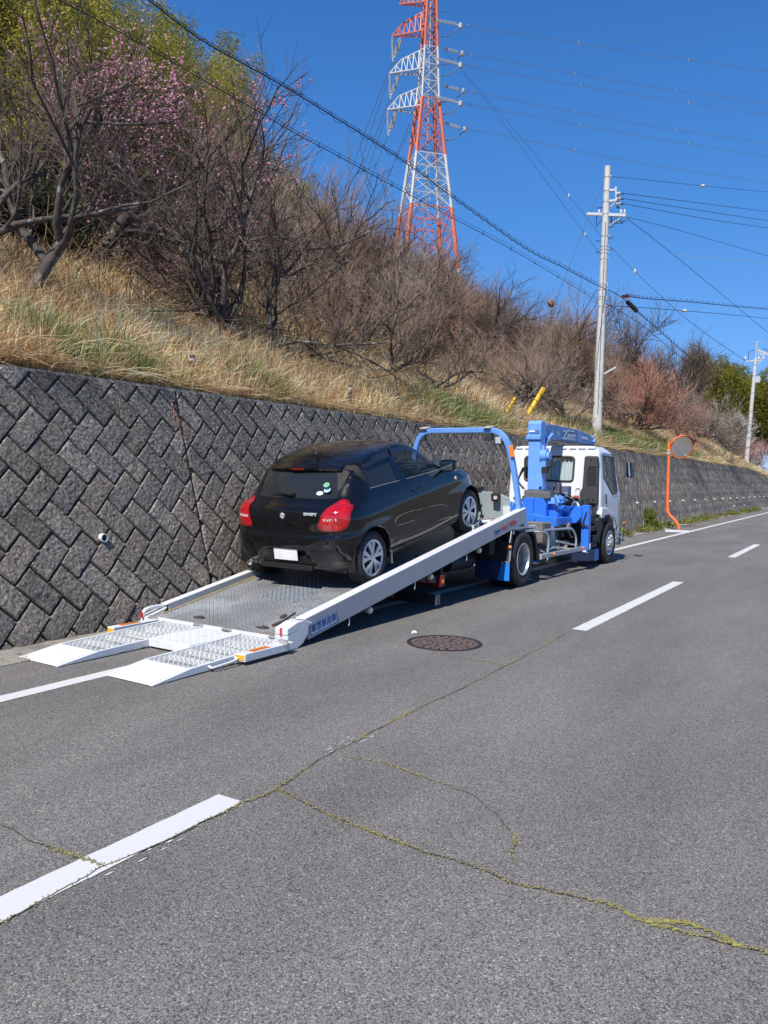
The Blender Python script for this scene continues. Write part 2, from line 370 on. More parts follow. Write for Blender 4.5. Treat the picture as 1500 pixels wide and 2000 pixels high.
# old paint fragments and light pebbles along the joint
mb = MB(); rr = random.Random(3)
for (x, y), n_ in (((455, 1574), 6), ((395, 1602), 4), ((300, 1657), 4), ((225, 1697), 4), ((690, 1447), 9), ((665, 1460), 4)):
    for _ in range(n_):
        p = gpt(x + rr.uniform(-26, 26), y, 0); d = Vector((.05, 1, 0)).normalized(); q = p + d * rr.uniform(-.1, .1); l = rr.uniform(.006, .03); wv = rr.uniform(.003, .007)
        mb.add([(q.x - wv, q.y - l, .0042), (q.x + wv, q.y - l * .5, .0042), (q.x + wv * .6, q.y + l, .0042), (q.x - wv * .7, q.y + l * .4, .0042)], [(0, 1, 2, 3)])
tag(mb.build('paint_fragments', PAINT, recalc=False), 'flakes of old white paint left along the mossy joint', kind='stuff')

# ---- manhole cover
mc = gpt(868, 1256); mr_ = .385
IRON = pm('cast_iron', (.20, .14, .12), rough=.55, metal=.35, var=.25, vs=20, bump=.3, bs=200)
IRON2 = pm('cast_iron_ring', (.045, .04, .04), rough=.5, metal=.4, var=.2, vs=15)
IRON3 = pm('cast_iron_pit', (.022, .018, .016), rough=.9)
mh = empty('manhole_cover', (mc.x, mc.y, 0)); tag(mh, 'round brown cast iron manhole cover in the lane beside the car ramp', 'manhole cover')
MB().lathe([(mr_, -.05), (mr_, .006), (mr_ - .035, .006), (mr_ - .035, -.05)], (0, 0, 0), 'z', 64).build('rim', IRON2, mh, smooth=True)
mb = MB(); mb.lathe([(mr_ - .04, -.04), (mr_ - .04, .001), (.001, .001)], (0, 0, 0), 'z', 64); mb.build('plate', IRON3, mh)
mb = MB()
def sector(r0, r1, a0, a1, z0=.0012, z1=.0055):
    n = max(2, int((a1 - a0) / .15)); poly = [(r0, a0 + (a1 - a0) * i / n) for i in range(n + 1)] + [(r1, a1 - (a1 - a0) * i / n) for i in range(n + 1)]
    mb.prism([(r * math.cos(a), r * math.sin(a)) for r, a in poly], z0, z1, lambda u, v, w_: (u, v, w_))
for r0, r1, n_ in ((.30, .338, 24), (.245, .29, 20), (.185, .235, 16), (.13, .175, 12), (.075, .12, 8), (.012, .065, 5)):
    for i in range(n_):
        a0 = 2 * math.pi * i / n_ + r0 * 9; sector(r0, r1, a0, a0 + 2 * math.pi / n_ * (.78 if i % 3 else .55))
mb.build('tread_pattern', IRON, mh)

# ---- retaining wall of diagonal rough-faced blocks
WB = lambda y: -6.80 + .0045 * y           # base line of the wall
BAT = .28; WH = 2.725
SL = math.sqrt(1 + BAT * BAT)
def wtop(y): return WH - .0012 * y - (max(0, y - 57) ** 1.6) * .012
def wp(u, v, n_=0.0):
    z = v / SL; return (WB(u) - BAT * z + n_ / SL, u, z + n_ * BAT / SL)
STONE = None
def stone_mat():
    m = bpy.data.materials.new('split_stone'); m.use_nodes = True; t = m.node_tree; L = t.links.new; b = t.nodes['Principled BSDF']
    tc = _n(t, 'ShaderNodeTexCoord'); co = tc.outputs['Object']; at = _n(t, 'ShaderNodeVertexColor', layer_name='tint')
    n1 = _n(t, 'ShaderNodeTexNoise', Scale=34.0, Detail=8.0, Roughness=.78); L(co, n1.inputs['Vector'])
    r = _n(t, 'ShaderNodeValToRGB'); L(n1.outputs[0], r.inputs[0]); e = r.color_ramp.elements
    e[0].position = .34; e[0].color = (.045, .040, .035, 1); e[1].position = .68; e[1].color = (.50, .44, .37, 1); q = r.color_ramp.elements.new(.5); q.color = (.20, .177, .15, 1)
    n2 = _n(t, 'ShaderNodeTexNoise', Scale=1.1, Detail=6.0, Roughness=.7); L(co, n2.inputs['Vector'])
    m2 = _n(t, 'ShaderNodeMapRange'); L(n2.outputs[0], m2.inputs[0]); m2.inputs[1].default_value = .3; m2.inputs[2].default_value = .7; m2.inputs[3].default_value = .8; m2.inputs[4].default_value = 1.2
    a = _n(t, 'ShaderNodeMix', data_type='RGBA', blend_type='MULTIPLY'); a.inputs[0].default_value = 1; L(r.outputs[0], a.inputs[6]); L(m2.outputs[0], a.inputs[7])
    c = _n(t, 'ShaderNodeMix', data_type='RGBA', blend_type='MULTIPLY'); c.inputs[0].default_value = 1; L(a.outputs[2], c.inputs[6]); L(at.outputs[0], c.inputs[7])
    n3 = _n(t, 'ShaderNodeTexNoise', Scale=3.3, Detail=8.0, Roughness=.8); L(co, n3.inputs['Vector'])
    m3 = _n(t, 'ShaderNodeMapRange'); L(n3.outputs[0], m3.inputs[0]); m3.inputs[1].default_value = .66; m3.inputs[2].default_value = .74
    d = _n(t, 'ShaderNodeMix', data_type='RGBA'); L(m3.outputs[0], d.inputs[0]); L(c.outputs[2], d.inputs[6]); d.inputs[7].default_value = (.30, .30, .27, 1)
    L(d.outputs[2], b.inputs['Base Color']); b.inputs['Roughness'].default_value = .92; b.inputs['Specular IOR Level'].default_value = .25
    n4 = _n(t, 'ShaderNodeTexNoise', Scale=45.0, Detail=6.0, Roughness=.7); L(co, n4.inputs['Vector'])
    bp = _n(t, 'ShaderNodeBump', Strength=1.0, Distance=.02); L(n4.outputs[0], bp.inputs['Height']); L(bp.outputs[0], b.inputs['Normal'])
    return m
STONE = stone_mat()
MORT = pm('wall_joint', (.10, .095, .085), rough=.95, var=.2, vs=9)
def clip(poly, f):
    out = []
    for i in range(len(poly)):
        a, b = poly[i], poly[(i + 1) % len(poly)]; fa, fb = f(a), f(b)
        if fa >= 0: out.append(a)
        if fa * fb < 0: t_ = fa / (fa - fb); out.append((a[0] + (b[0] - a[0]) * t_, a[1] + (b[1] - a[1]) * t_))
    return out
def build_wall():
    Lb, Wb = .470, .250; q = math.sqrt(.5)
    V = []; F = []; C = []; rr = random.Random(11)
    joints = [-2.4, 7.17, 16.9, 26.6, 36.3, 46.0, 55.7, 65.4, 78.0]
    holes = {}
    v_off = 2.46 - 2.303 * 1.0625 + (.0)  # phase
    for j0, j1 in zip(joints, joints[1:]):
        row = -2
        for row in range(-2, 12):
            vb = row * Lb * q; lean = 1 if row % 2 == 0 else -1
            # row with lean '/' : lower-left corner of each block
            n0 = int((j0 - 1) / (Wb / q)) - 2; n1 = int((j1 + 1) / (Wb / q)) + 2
            for k in range(n0, n1):
                sp = Wb * 2 * q
                u0 = k * sp + .347
                a = (q * lean, q); bdir = (q * lean, -q)
                # rectangle: long side along a (length Lb), short side along bdir (Wb)
                o = (u0 - (Lb * q / 2) * lean, vb + .096)
                P = [(o[0], o[1]), (o[0] + bdir[0] * Wb, o[1] + bdir[1] * Wb), (o[0] + bdir[0] * Wb + a[0] * Lb, o[1] + bdir[1] * Wb + a[1] * Lb), (o[0] + a[0] * Lb, o[1] + a[1] * Lb)]
                cu = sum(p[0] for p in P) / 4
                if cu < j0 - .6 or cu > j1 + .6: continue
                vt = wtop(max(-2, cu)) * SL
                P = clip(P, lambda p: p[0] - j0 - .011); P = clip(P, lambda p: j1 - .011 - p[0]) if P else P
                P = clip(P, lambda p: p[1] - 0.0) if P else P; P = clip(P, lambda p: vt - p[1]) if P else P
                if len(P) < 3: continue
                ar = sum(P[i][0] * P[(i + 1) % len(P)][1] - P[(i + 1) % len(P)][0] * P[i][1] for i in range(len(P))) / 2
                if abs(ar) < .004: continue
                if ar < 0: P = P[::-1]
                yield P, cu, rr
def wall_mesh():
    V = []; F3 = []; C = []
    for P, cu, rr in build_wall():
        near = cu < 13; fine = .026 if cu < 10 else (.045 if cu < 17 else .13)
        cx = sum(p[0] for p in P) / len(P); cy = sum(p[1] for p in P) / len(P)
        E = []
        for i in range(len(P)):
            a, b = P[i], P[(i + 1) % len(P)]; n_ = max(1, round(math.hypot(b[0] - a[0], b[1] - a[1]) / fine))
            for k in range(n_): E.append((a[0] + (b[0] - a[0]) * k / n_, a[1] + (b[1] - a[1]) * k / n_))
        size = min(math.hypot(e[0] - cx, e[1] - cy) for e in E) + 1e-6
        tint = rr.uniform(.78, 1.16); 
        if rr.random() < .04: tint *= 1.35
        warm = rr.uniform(-.03, .04); col = (tint * (1 + warm), tint, tint * (1 - warm), 1); base = rr.uniform(.0, .008); tx, ty = rr.uniform(-.03, .03), rr.uniform(-.03, .03)
        rings = [(.0055, -.035), (.007, .004), (.014, .016)]
        def ins(e, d):
            L_ = math.hypot(e[0] - cx, e[1] - cy); t_ = min(.9, d / size); return (e[0] + (cx - e[0]) * t_, e[1] + (cy - e[1]) * t_)
        def hgt(u, v, full=1.0):
            nn = noise.noise((u * 7, v * 7, 3.1)) * .006 + noise.noise((u * 22, v * 22, 8.1)) * .007 + noise.noise((u * 55, v * 55, 1.1)) * .006
            return .009 * full + base + nn * (.35 + .65 * full) + (u - cx) * tx + (v - cy) * ty
        start = len(V); n_ = len(E)
        inner = [ins(e, rings[2][0]) for e in E]
        for e in E: p = ins(e, rings[0][0]); V.append(wp(p[0], p[1], rings[0][1])); C.append((.8, .77, .74, 1))
        for e in E: p = ins(e, rings[1][0]); V.append(wp(p[0], p[1], hgt(p[0], p[1], 0) - .008)); C.append(col)
        for ri in range(1):
            for i in range(n_):
                a = start + ri * n_ + i; b = start + ri * n_ + (i + 1) % n_; F3 += [(a, b, b + n_), (a, b + n_, a + n_)]
        base_i = len(V)
        for p in inner: V.append(wp(p[0], p[1], hgt(p[0], p[1], .75))); C.append(col)
        for i in range(n_):
            a = start + n_ + i; b = start + n_ + (i + 1) % n_; F3 += [(a, b, b + n_), (a, b + n_, a + n_)]
        pts = [Vector(p) for p in inner]
        if cu < 17:
            us = [p[0] for p in inner]; vs_ = [p[1] for p in inner]; y_ = min(vs_); rowi = 0
            while y_ < max(vs_):
                x_ = min(us) + (fine / 2 if rowi % 2 else 0)
                while x_ < max(us):
                    q_ = (x_ + rr.uniform(-.3, .3) * fine, y_ + rr.uniform(-.3, .3) * fine); ok = True
                    for i in range(len(P)):
                        a, b = P[i], P[(i + 1) % len(P)]; l_ = math.hypot(b[0] - a[0], b[1] - a[1])
                        if ((b[0] - a[0]) * (q_[1] - a[1]) - (b[1] - a[1]) * (q_[0] - a[0])) / (l_ + 1e-9) < .020 + fine * .55: ok = False; break
                    if ok: pts.append(Vector(q_))
                    x_ += fine
                y_ += fine * .87; rowi += 1
        else: pts.append(Vector((cx, cy)))
        r_ = delaunay_2d_cdt(pts, [], [list(range(n_))], 1, 1e-6)
        if len(r_[0]) == len(pts):
            for p in pts[n_:]: V.append(wp(p.x, p.y, hgt(p.x, p.y))); C.append(col)
            for f in r_[2]: F3.append(tuple(base_i + k for k in f))
        else:
            V.append(wp(cx, cy, hgt(cx, cy))); C.append(col)
            for i in range(n_): F3.append((base_i + i, base_i + (i + 1) % n_, len(V) - 1))
    return V, F3, C
wall = empty('retaining_wall', (-6.8, 20, 0)); tag(wall, 'long grey retaining wall of diagonal rough stone blocks behind the truck', 'wall')
wall.location = (0, 0, 0)
V, F3, C = wall_mesh()
wo = np_mesh('block_face', V, F3, STONE, wall, smooth=False, colors=C, nf=3)
mb = MB()
ys = [-3] + list(range(0, 79, 3))
for a, b in zip(ys, ys[1:]):      # backing body behind the blocks
    za, zb = wtop(a) - .006, wtop(b) - .006
    vs = []
    for y, z in ((a, za), (b, zb)):
        vs += [(WB(y) - .02, y, -.3), (WB(y) - BAT * z - .02, y, z), (WB(y) - BAT * z - .36, y, z), (WB(y) - .8, y, -.3)]
    mb.add(vs, [(0, 1, 5, 4), (1, 2, 6, 5), (2, 3, 7, 6)])
mb.build('backing', MORT, wall, recalc=True)
COPE = pm('coping_stone', (.36, .34, .30), rough=.92, var=.3, vs=9, bump=.9, bs=40, dist=.02, col2=(.18, .175, .15), c2s=1.5, c2lo=.5, c2hi=.7)
mb = MB(); n_ = 160
for i in range(n_):
    a, b = -2.9 + i * .5, -2.9 + (i + 1) * .5
    if b > 77: break
    vs = []
    for y in (a, b):
        z = wtop(y); x = WB(y) - BAT * z; w1 = noise.noise((y * 1.3, 0, 0)) * .012
        vs += [(x + .014 + w1, y, z - .03), (x + .01 + w1, y, z + .004), (x - .18, y, z + .012 + w1), (x - .36, y, z + .004)]
    mb.add(vs, [(0, 1, 5, 4), (1, 2, 6, 5), (2, 3, 7, 6)])
mb.build('coping', COPE, wall)
# weep pipes
PVC = pm('pvc', (.62, .64, .66), rough=.5, var=.1); DK = pm('pipe_dark', (.01, .01, .01), rough=1)
def weep(u, v, r=.038, out=.03, first=False):
    c = Vector(wp(u, v, 0.0)); d = (Vector(wp(u, v, 1)) - c).normalized(); d = (d + Vector((0, 0, -.25))).normalized(); b = MB()
    k = 18; 
    a1 = d.cross(Vector((0, 1, 0))).normalized(); a2 = d.cross(a1)
    for rr_, h_ in ((r, -.03), (r, out), (r * .8, out), (r * .8, -.0)):
        for j in range(k):
            t_ = 2 * math.pi * j / k; b.v.append(tuple(c + d * (h_ + .03) + (a1 * math.cos(t_) + a2 * math.sin(t_)) * rr_))
    for i in range(3):
        for j in range(k): b.f.append((i * k + j, i * k + (j + 1) % k, (i + 1) * k + (j + 1) % k, (i + 1) * k + j)); b.m.append(0)
    b.f.append(tuple(range(3 * k, 4 * k))); b.m.append(1)
    return b.build('weep_pipe', [PVC, DK], wall, smooth=True)
def wall_hit(x, y):
    d = ray(x, y); X0 = -6.78; t_ = (X0 - BAT * H) / (d.x + BAT * d.z); p = Vector((0, 0, H)) + d * t_; return p.y, p.z * SL
u, v = wall_hit(197, 1050); weep(u, v, r=.046)
u2, v2 = wall_hit(1236, 982)
for i in range(22):
    weep(u2 + i * 2.45, v2 - .012 * i, r=.03, out=.05)
for px in ((1425, 988), (1445, 987), (1480, 992)):
    u, v = wall_hit(*px); weep(u, v, r=.03, out=.05)

# ---- hillside
def hill(x, y):
    top = wtop(y); x0 = WB(y) - BAT * top - .30
    d = x0 - x
    if d < 0: return top + .01
    s = .50; D1 = 36.0
    z = s * min(d, D1) + (.5 * .5 * (1 - math.exp(-(d - D1) / 30)) * 60 if d > D1 else 0)
    e = max(0.0, min(1.0, d / 1.2)); z = z * (.55 + .45 * e)
    fall = 1.0 if y < 75 else max(.25, 1 - (y - 75) / 160)
    fall2 = 1.0 if y > -5 else 1.0
    z = z * fall + (noise.noise((x * .22, y * .22, 0)) * .55 + noise.noise((x * .7, y * .7, 4)) * .16) * e * min(1, .2 + d / 6)
    return top + .01 + z
def hillmat():
    m = bpy.data.materials.new('dry_hillside'); m.use_nodes = True; t = m.node_tree; L = t.links.new; b = t.nodes['Principled BSDF']
    tc = _n(t, 'ShaderNodeTexCoord'); co = tc.outputs['Object']
    n1 = _n(t, 'ShaderNodeTexNoise', Scale=14.0, Detail=8.0, Roughness=.75); L(co, n1.inputs['Vector'])
    r = _n(t, 'ShaderNodeValToRGB'); L(n1.outputs[0], r.inputs[0]); e = r.color_ramp.elements
    e[0].position = .3; e[0].color = (.13, .09, .055, 1); e[1].position = .75; e[1].color = (.52, .38, .22, 1); q = e.new(.5); q.color = (.31, .22, .13, 1)
    L(r.outputs[0], b.inputs['Base Color']); b.inputs['Roughness'].default_value = .95; b.inputs['Specular IOR Level'].default_value = .1
    bp = _n(t, 'ShaderNodeBump', Strength=1, Distance=.12); L(n1.outputs[0], bp.inputs['Height']); L(bp.outputs[0], b.inputs['Normal'])
    return m
xs = [WB(0) - BAT * WH - .30 - d for d in list(np.arange(0, 8, .25)) + list(np.arange(8, 40, 1.0)) + list(np.arange(40, 260, 8.0))]
ysg = list(np.arange(-6, 40, .5)) + list(np.arange(40, 120, 2.0)) + list(np.arange(120, 420, 12.0))
V = [((WB(y) - WB(0) if y < 90 else .4) + x, y, hill((WB(y) - WB(0) if y < 90 else .4) + x, y)) for y in ysg for x in xs]; nx = len(xs)
F = [(j * nx + i, j * nx + i + 1, (j + 1) * nx + i + 1, (j + 1) * nx + i) for j in range(len(ysg) - 1) for i in range(nx - 1)]
ho = np_mesh('hillside', V, F, hillmat(), None, smooth=True); tag(ho, 'dry grassy hillside rising behind the retaining wall', kind='structure')
# ============================================================ CAR CARRIER TRUCK  (truck frame: x right, y forward, z up)
TH = .015
truck = empty('car_carrier_truck', (-4.67, 11.6, 0), (0, 0, -TH))
tag(truck, 'white cab car carrier truck with blue crane and its tilted deck lowered to the road', 'truck')
WHITE = pm('white_paint', (.78, .79, .79), rough=.28, coat=.4, var=.03, vs=2, col2=(.62, .61, .57), c2s=1.2, c2lo=.6, c2hi=.9)
ALU = pm('rail_aluminium', (.40, .42, .44), rough=.42, metal=.25, var=.05, vs=3, rvar=.08)
GALV = pm('galvanised_steel', (.72, .74, .74), rough=.45, metal=.15, var=.08, vs=9, col2=(.5, .46, .40), c2s=6, c2lo=.62, c2hi=.8)
BLUE = pm('crane_blue', (.035, .18, .68), rough=.32, coat=.3, var=.05, vs=2, col2=(.09, .26, .66), c2s=4, c2lo=.55, c2hi=.8)
LBLUE = pm('faded_blue', (.15, .35, .80), rough=.42, var=.06, vs=2, col2=(.24, .42, .78), c2s=5, c2lo=.5, c2hi=.8)
BLACK = pm('chassis_black', (.018, .018, .02), rough=.6, var=.3, vs=5, col2=(.05, .045, .04), c2s=4, c2lo=.5, c2hi=.8)
BPLAS = pm('grey_plastic', (.045, .045, .047), rough=.6, var=.15, vs=8)
RUB = pm('rubber', (.028, .027, .027), rough=.82, var=.2, vs=30, col2=(.06, .055, .05), c2s=7, c2lo=.5, c2hi=.75, bump=.3, bs=120, dist=.004)
STEEL = pm('bright_steel', (.62, .62, .60), rough=.35, metal=.75, var=.1, vs=10, col2=(.30, .24, .18), c2s=9, c2lo=.6, c2hi=.75)
DBLUE = pm('flap_dark_blue', (.012, .035, .10), rough=.45, var=.1); FBLUE = pm('flap_bright_blue', (.02, .23, .72), rough=.4, var=.06)
GREYP = pm('headboard_grey', (.34, .385, .39), rough=.55, var=.1, vs=4, col2=(.14, .15, .15), c2s=11, c2lo=.64, c2hi=.7)
ORNG = pm('orange_lens', (.85, .22, .02), rough=.25, var=.1, coat=.5); YEL = pm('amber_lens', (.85, .42, .02), rough=.3, var=.15, vs=40)
RED = pm('red_reflector', (.55, .02, .02), rough=.25, coat=.5); LENS = pm('clear_lens', (.55, .50, .40), rough=.15, coat=.8, var=.2, vs=60)
MIR = pm('mirror_glass', (.85, .87, .88), rough=.02, metal=1.0, var=.0)
NAVY = pm('navy_print', (.02, .05, .22), rough=.5); REDP = pm('red_print', (.45, .03, .04), rough=.5); WPR = pm('white_print', (.75, .77, .78), rough=.5)
CURT = pm('curtain_cloth', (.80, .90, .88), rough=.9, var=.08, vs=5)
WGL = glass('truck_glass', (.012, .014, .016), .22)
# deck frame: s along the deck from the tail (y=-5.52), n normal
SLP = .175; DA = math.atan(SLP); Y0D = -5.52; Z0D = .085
def dk_(x, s, n): return Vector((x, Y0D + s * math.cos(DA) - n * math.sin(DA), Z0D + s * math.sin(DA) + n * math.cos(DA)))
def checker():
    m = bpy.data.materials.new('checker_plate'); m.use_nodes = True; t = m.node_tree; L = t.links.new; b = t.nodes['Principled BSDF']
    tc = _n(t, 'ShaderNodeTexCoord'); co = tc.outputs['Object']
    n1 = _n(t, 'ShaderNodeTexNoise', Scale=1.3, Detail=8.0, Roughness=.7); L(co, n1.inputs['Vector'])
    r = _n(t, 'ShaderNodeValToRGB'); L(n1.outputs[0], r.inputs[0]); e = r.color_ramp.elements
    e[0].position = .32; e[0].color = (.24, .245, .25, 1); e[1].position = .68; e[1].color = (.60, .66, .72, 1); q = e.new(.5); q.color = (.33, .345, .36, 1)
    n2 = _n(t, 'ShaderNodeTexNoise', Scale=2.6, Detail=9.0, Roughness=.75); L(co, n2.inputs['Vector'])
    m2 = _n(t, 'ShaderNodeMapRange'); L(n2.outputs[0], m2.inputs[0]); m2.inputs[1].default_value = .52; m2.inputs[2].default_value = .64; m2.inputs[4].default_value = .85
    mx = _n(t, 'ShaderNodeMix', data_type='RGBA'); L(m2.outputs[0], mx.inputs[0]); L(r.outputs[0], mx.inputs[6]); mx.inputs[7].default_value = (.30, .19, .11, 1)
    # small diamond studs in two alternating directions
    def stud(ang, off):
        mp = _n(t, 'ShaderNodeMapping'); mp.inputs['Rotation'].default_value = (0, 0, ang); mp.inputs['Location'].default_value = (off, off * .5, 0); L(co, mp.inputs[0])
        sx = _n(t, 'ShaderNodeSeparateXYZ'); L(mp.outputs[0], sx.inputs[0])
        o = []
        for ax, fr, ph in ((0, 24.0, 0), (1, 24.0, 0)):
            a = _n(t, 'ShaderNodeMath', operation='MULTIPLY'); L(sx.outputs[ax], a.inputs[0]); a.inputs[1].default_value = fr
            f = _n(t, 'ShaderNodeMath', operation='FRACT'); L(a.outputs[0], f.inputs[0])
            g = _n(t, 'ShaderNodeMath', operation='SUBTRACT'); L(f.outputs[0], g.inputs[0]); g.inputs[1].default_value = .5
            h = _n(t, 'ShaderNodeMath', operation='MULTIPLY'); L(g.outputs[0], h.inputs[0]); h.inputs[1].default_value = (1.3 if ax == 0 else 4.2)
            p = _n(t, 'ShaderNodeMath', operation='POWER'); L(h.outputs[0], p.inputs[0]); p.inputs[1].default_value = 2; o.append(p)
        s_ = _n(t, 'ShaderNodeMath', operation='ADD'); L(o[0].outputs[0], s_.inputs[0]); L(o[1].outputs[0], s_.inputs[1])
        c = _n(t, 'ShaderNodeMapRange'); L(s_.outputs[0], c.inputs[0]); c.inputs[1].default_value = .12; c.inputs[2].default_value = .34; c.inputs[3].default_value = 1; c.inputs[4].default_value = 0
        return c
    c1 = stud(R_(45), 0); c2 = stud(R_(-45), .0147)
    mm = _n(t, 'ShaderNodeMath', operation='MAXIMUM'); L(c1.outputs[0], mm.inputs[0]); L(c2.outputs[0], mm.inputs[1])
    cm = _n(t, 'ShaderNodeMapRange'); L(mm.outputs[0], cm.inputs[0]); cm.inputs[3].default_value = .72; cm.inputs[4].default_value = 1.45
    m3 = _n(t, 'ShaderNodeMix', data_type='RGBA', blend_type='MULTIPLY'); m3.inputs[0].default_value = 1; L(mx.outputs[2], m3.inputs[6]); L(cm.outputs[0], m3.inputs[7])
    L(m3.outputs[2], b.inputs['Base Color']); b.inputs['Metallic'].default_value = .35; b.inputs['Roughness'].default_value = .42
    bp = _n(t, 'ShaderNodeBump', Strength=1, Distance=.004); L(mm.outputs[0], bp.inputs['Height']); L(bp.outputs[0], b.inputs['Normal'])
    return m
CHK = checker()
XL, XR = -2.03, .02; SD = 5.83   # deck width and length
# deck floor: frame with a recessed perforated middle panel further up
f = MB()
f.bb(XL + .10, XR - .10, 0, SD, -.03, 0.0, fn=lambda v: dk_(v.x, v.y, v.z))
deck = f.build('deck_floor', CHK, truck)
f = MB()
f.bb(-1.32, -.72, .95, 1.9, .0015, .004, fn=lambda v: dk_(v.x, v.y, v.z)); f.build('perforated_panel', pm('worn_steel', (.40, .45, .50), rough=.35, metal=.4, var=.25, vs=3, col2=(.2, .2, .2), c2s=3), deck)
f = MB()
for i in range(9):
    for j in range(22):
        x = -1.28 + i * .065 + (.03 if j % 2 else 0); s = .98 + j * .042
        if x > -.74: continue
        f.bb(x - .012, x + .012, s - .005, s + .005, .0042, .0062, fn=lambda v: dk_(v.x, v.y, v.z))
f.build('slots', pm('slot_dark', (.02, .02, .02), rough=.9), deck)
for sx_ in (-1.42, -.52):
    f = MB(); oval = [(sx_ + .085 * math.cos(a) * (1 if abs(math.cos(a)) < .9 else 1), .17 + .035 * math.sin(a)) for a in [i * math.pi / 8 for i in range(16)]]
    f.prism(oval, .002, .005, lambda u, v, w_: dk_(u, v, w_)); r_ = f.build('tie_ring_recess', pm('recess_dark', (.03, .03, .03), rough=.8), deck)
    f = MB(); f.tube([dk_(sx_ - .06, .17, .012), dk_(sx_ - .02, .195, .014), dk_(sx_ + .05, .19, .012), dk_(sx_ + .05, .15, .012), dk_(sx_ - .03, .145, .014), dk_(sx_ - .06, .17, .012)], .005, 6); f.build('tie_ring', IRON, r_)
# under-deck cross members and runners
f = MB()
for s in np.arange(.35, SD, .55): f.bb(XL + .12, XR - .12, s - .03, s + .03, -.10, -.031, fn=lambda v: dk_(v.x, v.y, v.z))
for x in (-1.45, -.58): f.bb(x - .04, x + .04, .3, SD - .1, -.2, -.101, fn=lambda v: dk_(v.x, v.y, v.z))
f.build('deck_underframe', BLACK, truck)
def rail(x0, x1, out, tp=.138):
    f = MB(); fn = lambda v: dk_(v.x, v.y, v.z)
    # outer web with a lip along its foot and a top flange
    web = (x1 - .03, x1) if out > 0 else (x0, x0 + .03)
    f.bb(web[0], web[1], .22, SD, -.075, tp - .0005, fn=fn)
    f.mat(1).bb(x0, x1, .2, SD + .002, tp, tp + .014, fn=fn); f.mat(0)  # white flange paints in the sunlight on the aluminium top
    inner = (x0, x0 + .02) if out > 0 else (x1 - .02, x1)
    f.bb(inner[0], inner[1], .22, SD, -.001, tp - .001, fn=fn)
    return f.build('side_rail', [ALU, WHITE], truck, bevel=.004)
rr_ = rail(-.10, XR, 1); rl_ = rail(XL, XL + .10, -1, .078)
# yellowish line along the foot of the left rail
f = MB(); f.bb(XL + .101, XL + .118, .1, SD, .0005, .012, fn=lambda v: dk_(v.x, v.y, v.z)); f.build('edge_strip', pm('worn_yellow', (.48, .38, .18), rough=.7, var=.3, vs=9), rl_)
# right tail post
pf = lambda u, v, w_: Vector((w_, u, v)); yz = lambda u, v, w_: Vector((u, w_, v))
pp = [(-5.62, .015), (-5.50, -.005), (-5.36, .04), (-5.28, .115), (-5.30, .2), (-5.60, .155)]
f = MB(); f.prism([(-5.625, .02), (-5.50, .0), (-5.40, .04), (-5.325, .12), (-5.32, .205), (-5.64, .145)], -.12, .045, pf); p1_ = f.build('tail_post', GALV, truck, bevel=.006)
f = MB(); f.prism([(-5.645, .150), (-5.33, .196), (-5.27, .208), (-5.25, .225), (-5.40, .262), (-5.50, .256), (-5.645, .212)], -.11, .045, pf); p2_ = f.build('post_cover', GALV, truck, bevel=.006)
f = MB(); f.box((-.035, -5.648, .178), (.026, .006, .075)); f.build('reflector', RED, p2_)
f = MB(); f.beam((-.14, -5.64, .225), (-.13, -5.50, .25), .03, .025); f.beam((-.13, -5.50, .25), (-.14, -5.30, .305), .010, .022); f.beam((-.14, -5.52, .285), (-.15, -5.44, .30), .04, .025)
f.build('latch', pm('rusty_steel', (.10, .065, .045), rough=.7, metal=.3, var=.3, vs=30), p2_, bevel=.003)
# left tail post with curved handle
f = MB(); f.prism([(-5.64, .03), (-5.50, .03), (-5.34, .17), (-5.62, .10)], XL - .01, XL + .10, pf)
f.tube(curve_pts([(XL + .045, -5.60, .06), (XL + .045, -5.63, .14), (XL + .045, -5.56, .180), (XL + .045, -5.36, .185), (XL + .045, -5.2, .180)], 5), .022, 10)
lp = f.build('tail_post', GALV, truck, smooth=True); f = MB(); f.box((XL + .045, -5.655, .12), (.03, .008, .07)); f.build('reflector', RED, lp)
# tail hinge beam
f = MB(); f.bb(XL + .08, XR - .1, -.10, -.002, -.05, .012, fn=lambda v: dk_(v.x, v.y, v.z)); hb = f.build('tail_beam', GALV, truck, bevel=.004)
for x in (-1.86, -1.18, -.78, -.16):
    f = MB(); f.box((x, -5.60, .105), (.09, .035, .03)); f.tube([(x - .05, -5.615, .10), (x + .05, -5.615, .10)], .014, 8); f.build('hinge', STEEL, hb)
# deck sticker and name
f = MB(); f.add([dk_(XR + .002, s, n) for s, n in ((.26, -.052), (.72, -.052), (.72, .072), (.26, .072))], [(0, 1, 2, 3)]); st = f.build('sticker', pm('sticker_white', (.66, .70, .74), rough=.4), rr_)
f = MB()
for a, b in (((.265, -.047), (.715, -.047)), ((.715, -.047), (.715, .067)), ((.715, .067), (.265, .067)), ((.265, .067), (.265, -.047))): f.beam(dk_(XR + .004, *a), dk_(XR + .004, *b), .004, .003, up=(1, 0, 0))
f.build('sticker_border', NAVY, st)
MR = Matrix(((0, 0, 1, 0), (math.cos(DA), -math.sin(DA), 0, 0), (math.sin(DA), math.cos(DA), 0, 0), (0, 0, 0, 1)))
def deckM(x, s, n): M = MR.copy(); M.translation = dk_(x, s, n); return M
text_mesh('sticker_text', '車載専用車', .086, NAVY, st, deckM(XR + .004, .275, .010), thick=.0012, bold=.001)
xx = 4.62
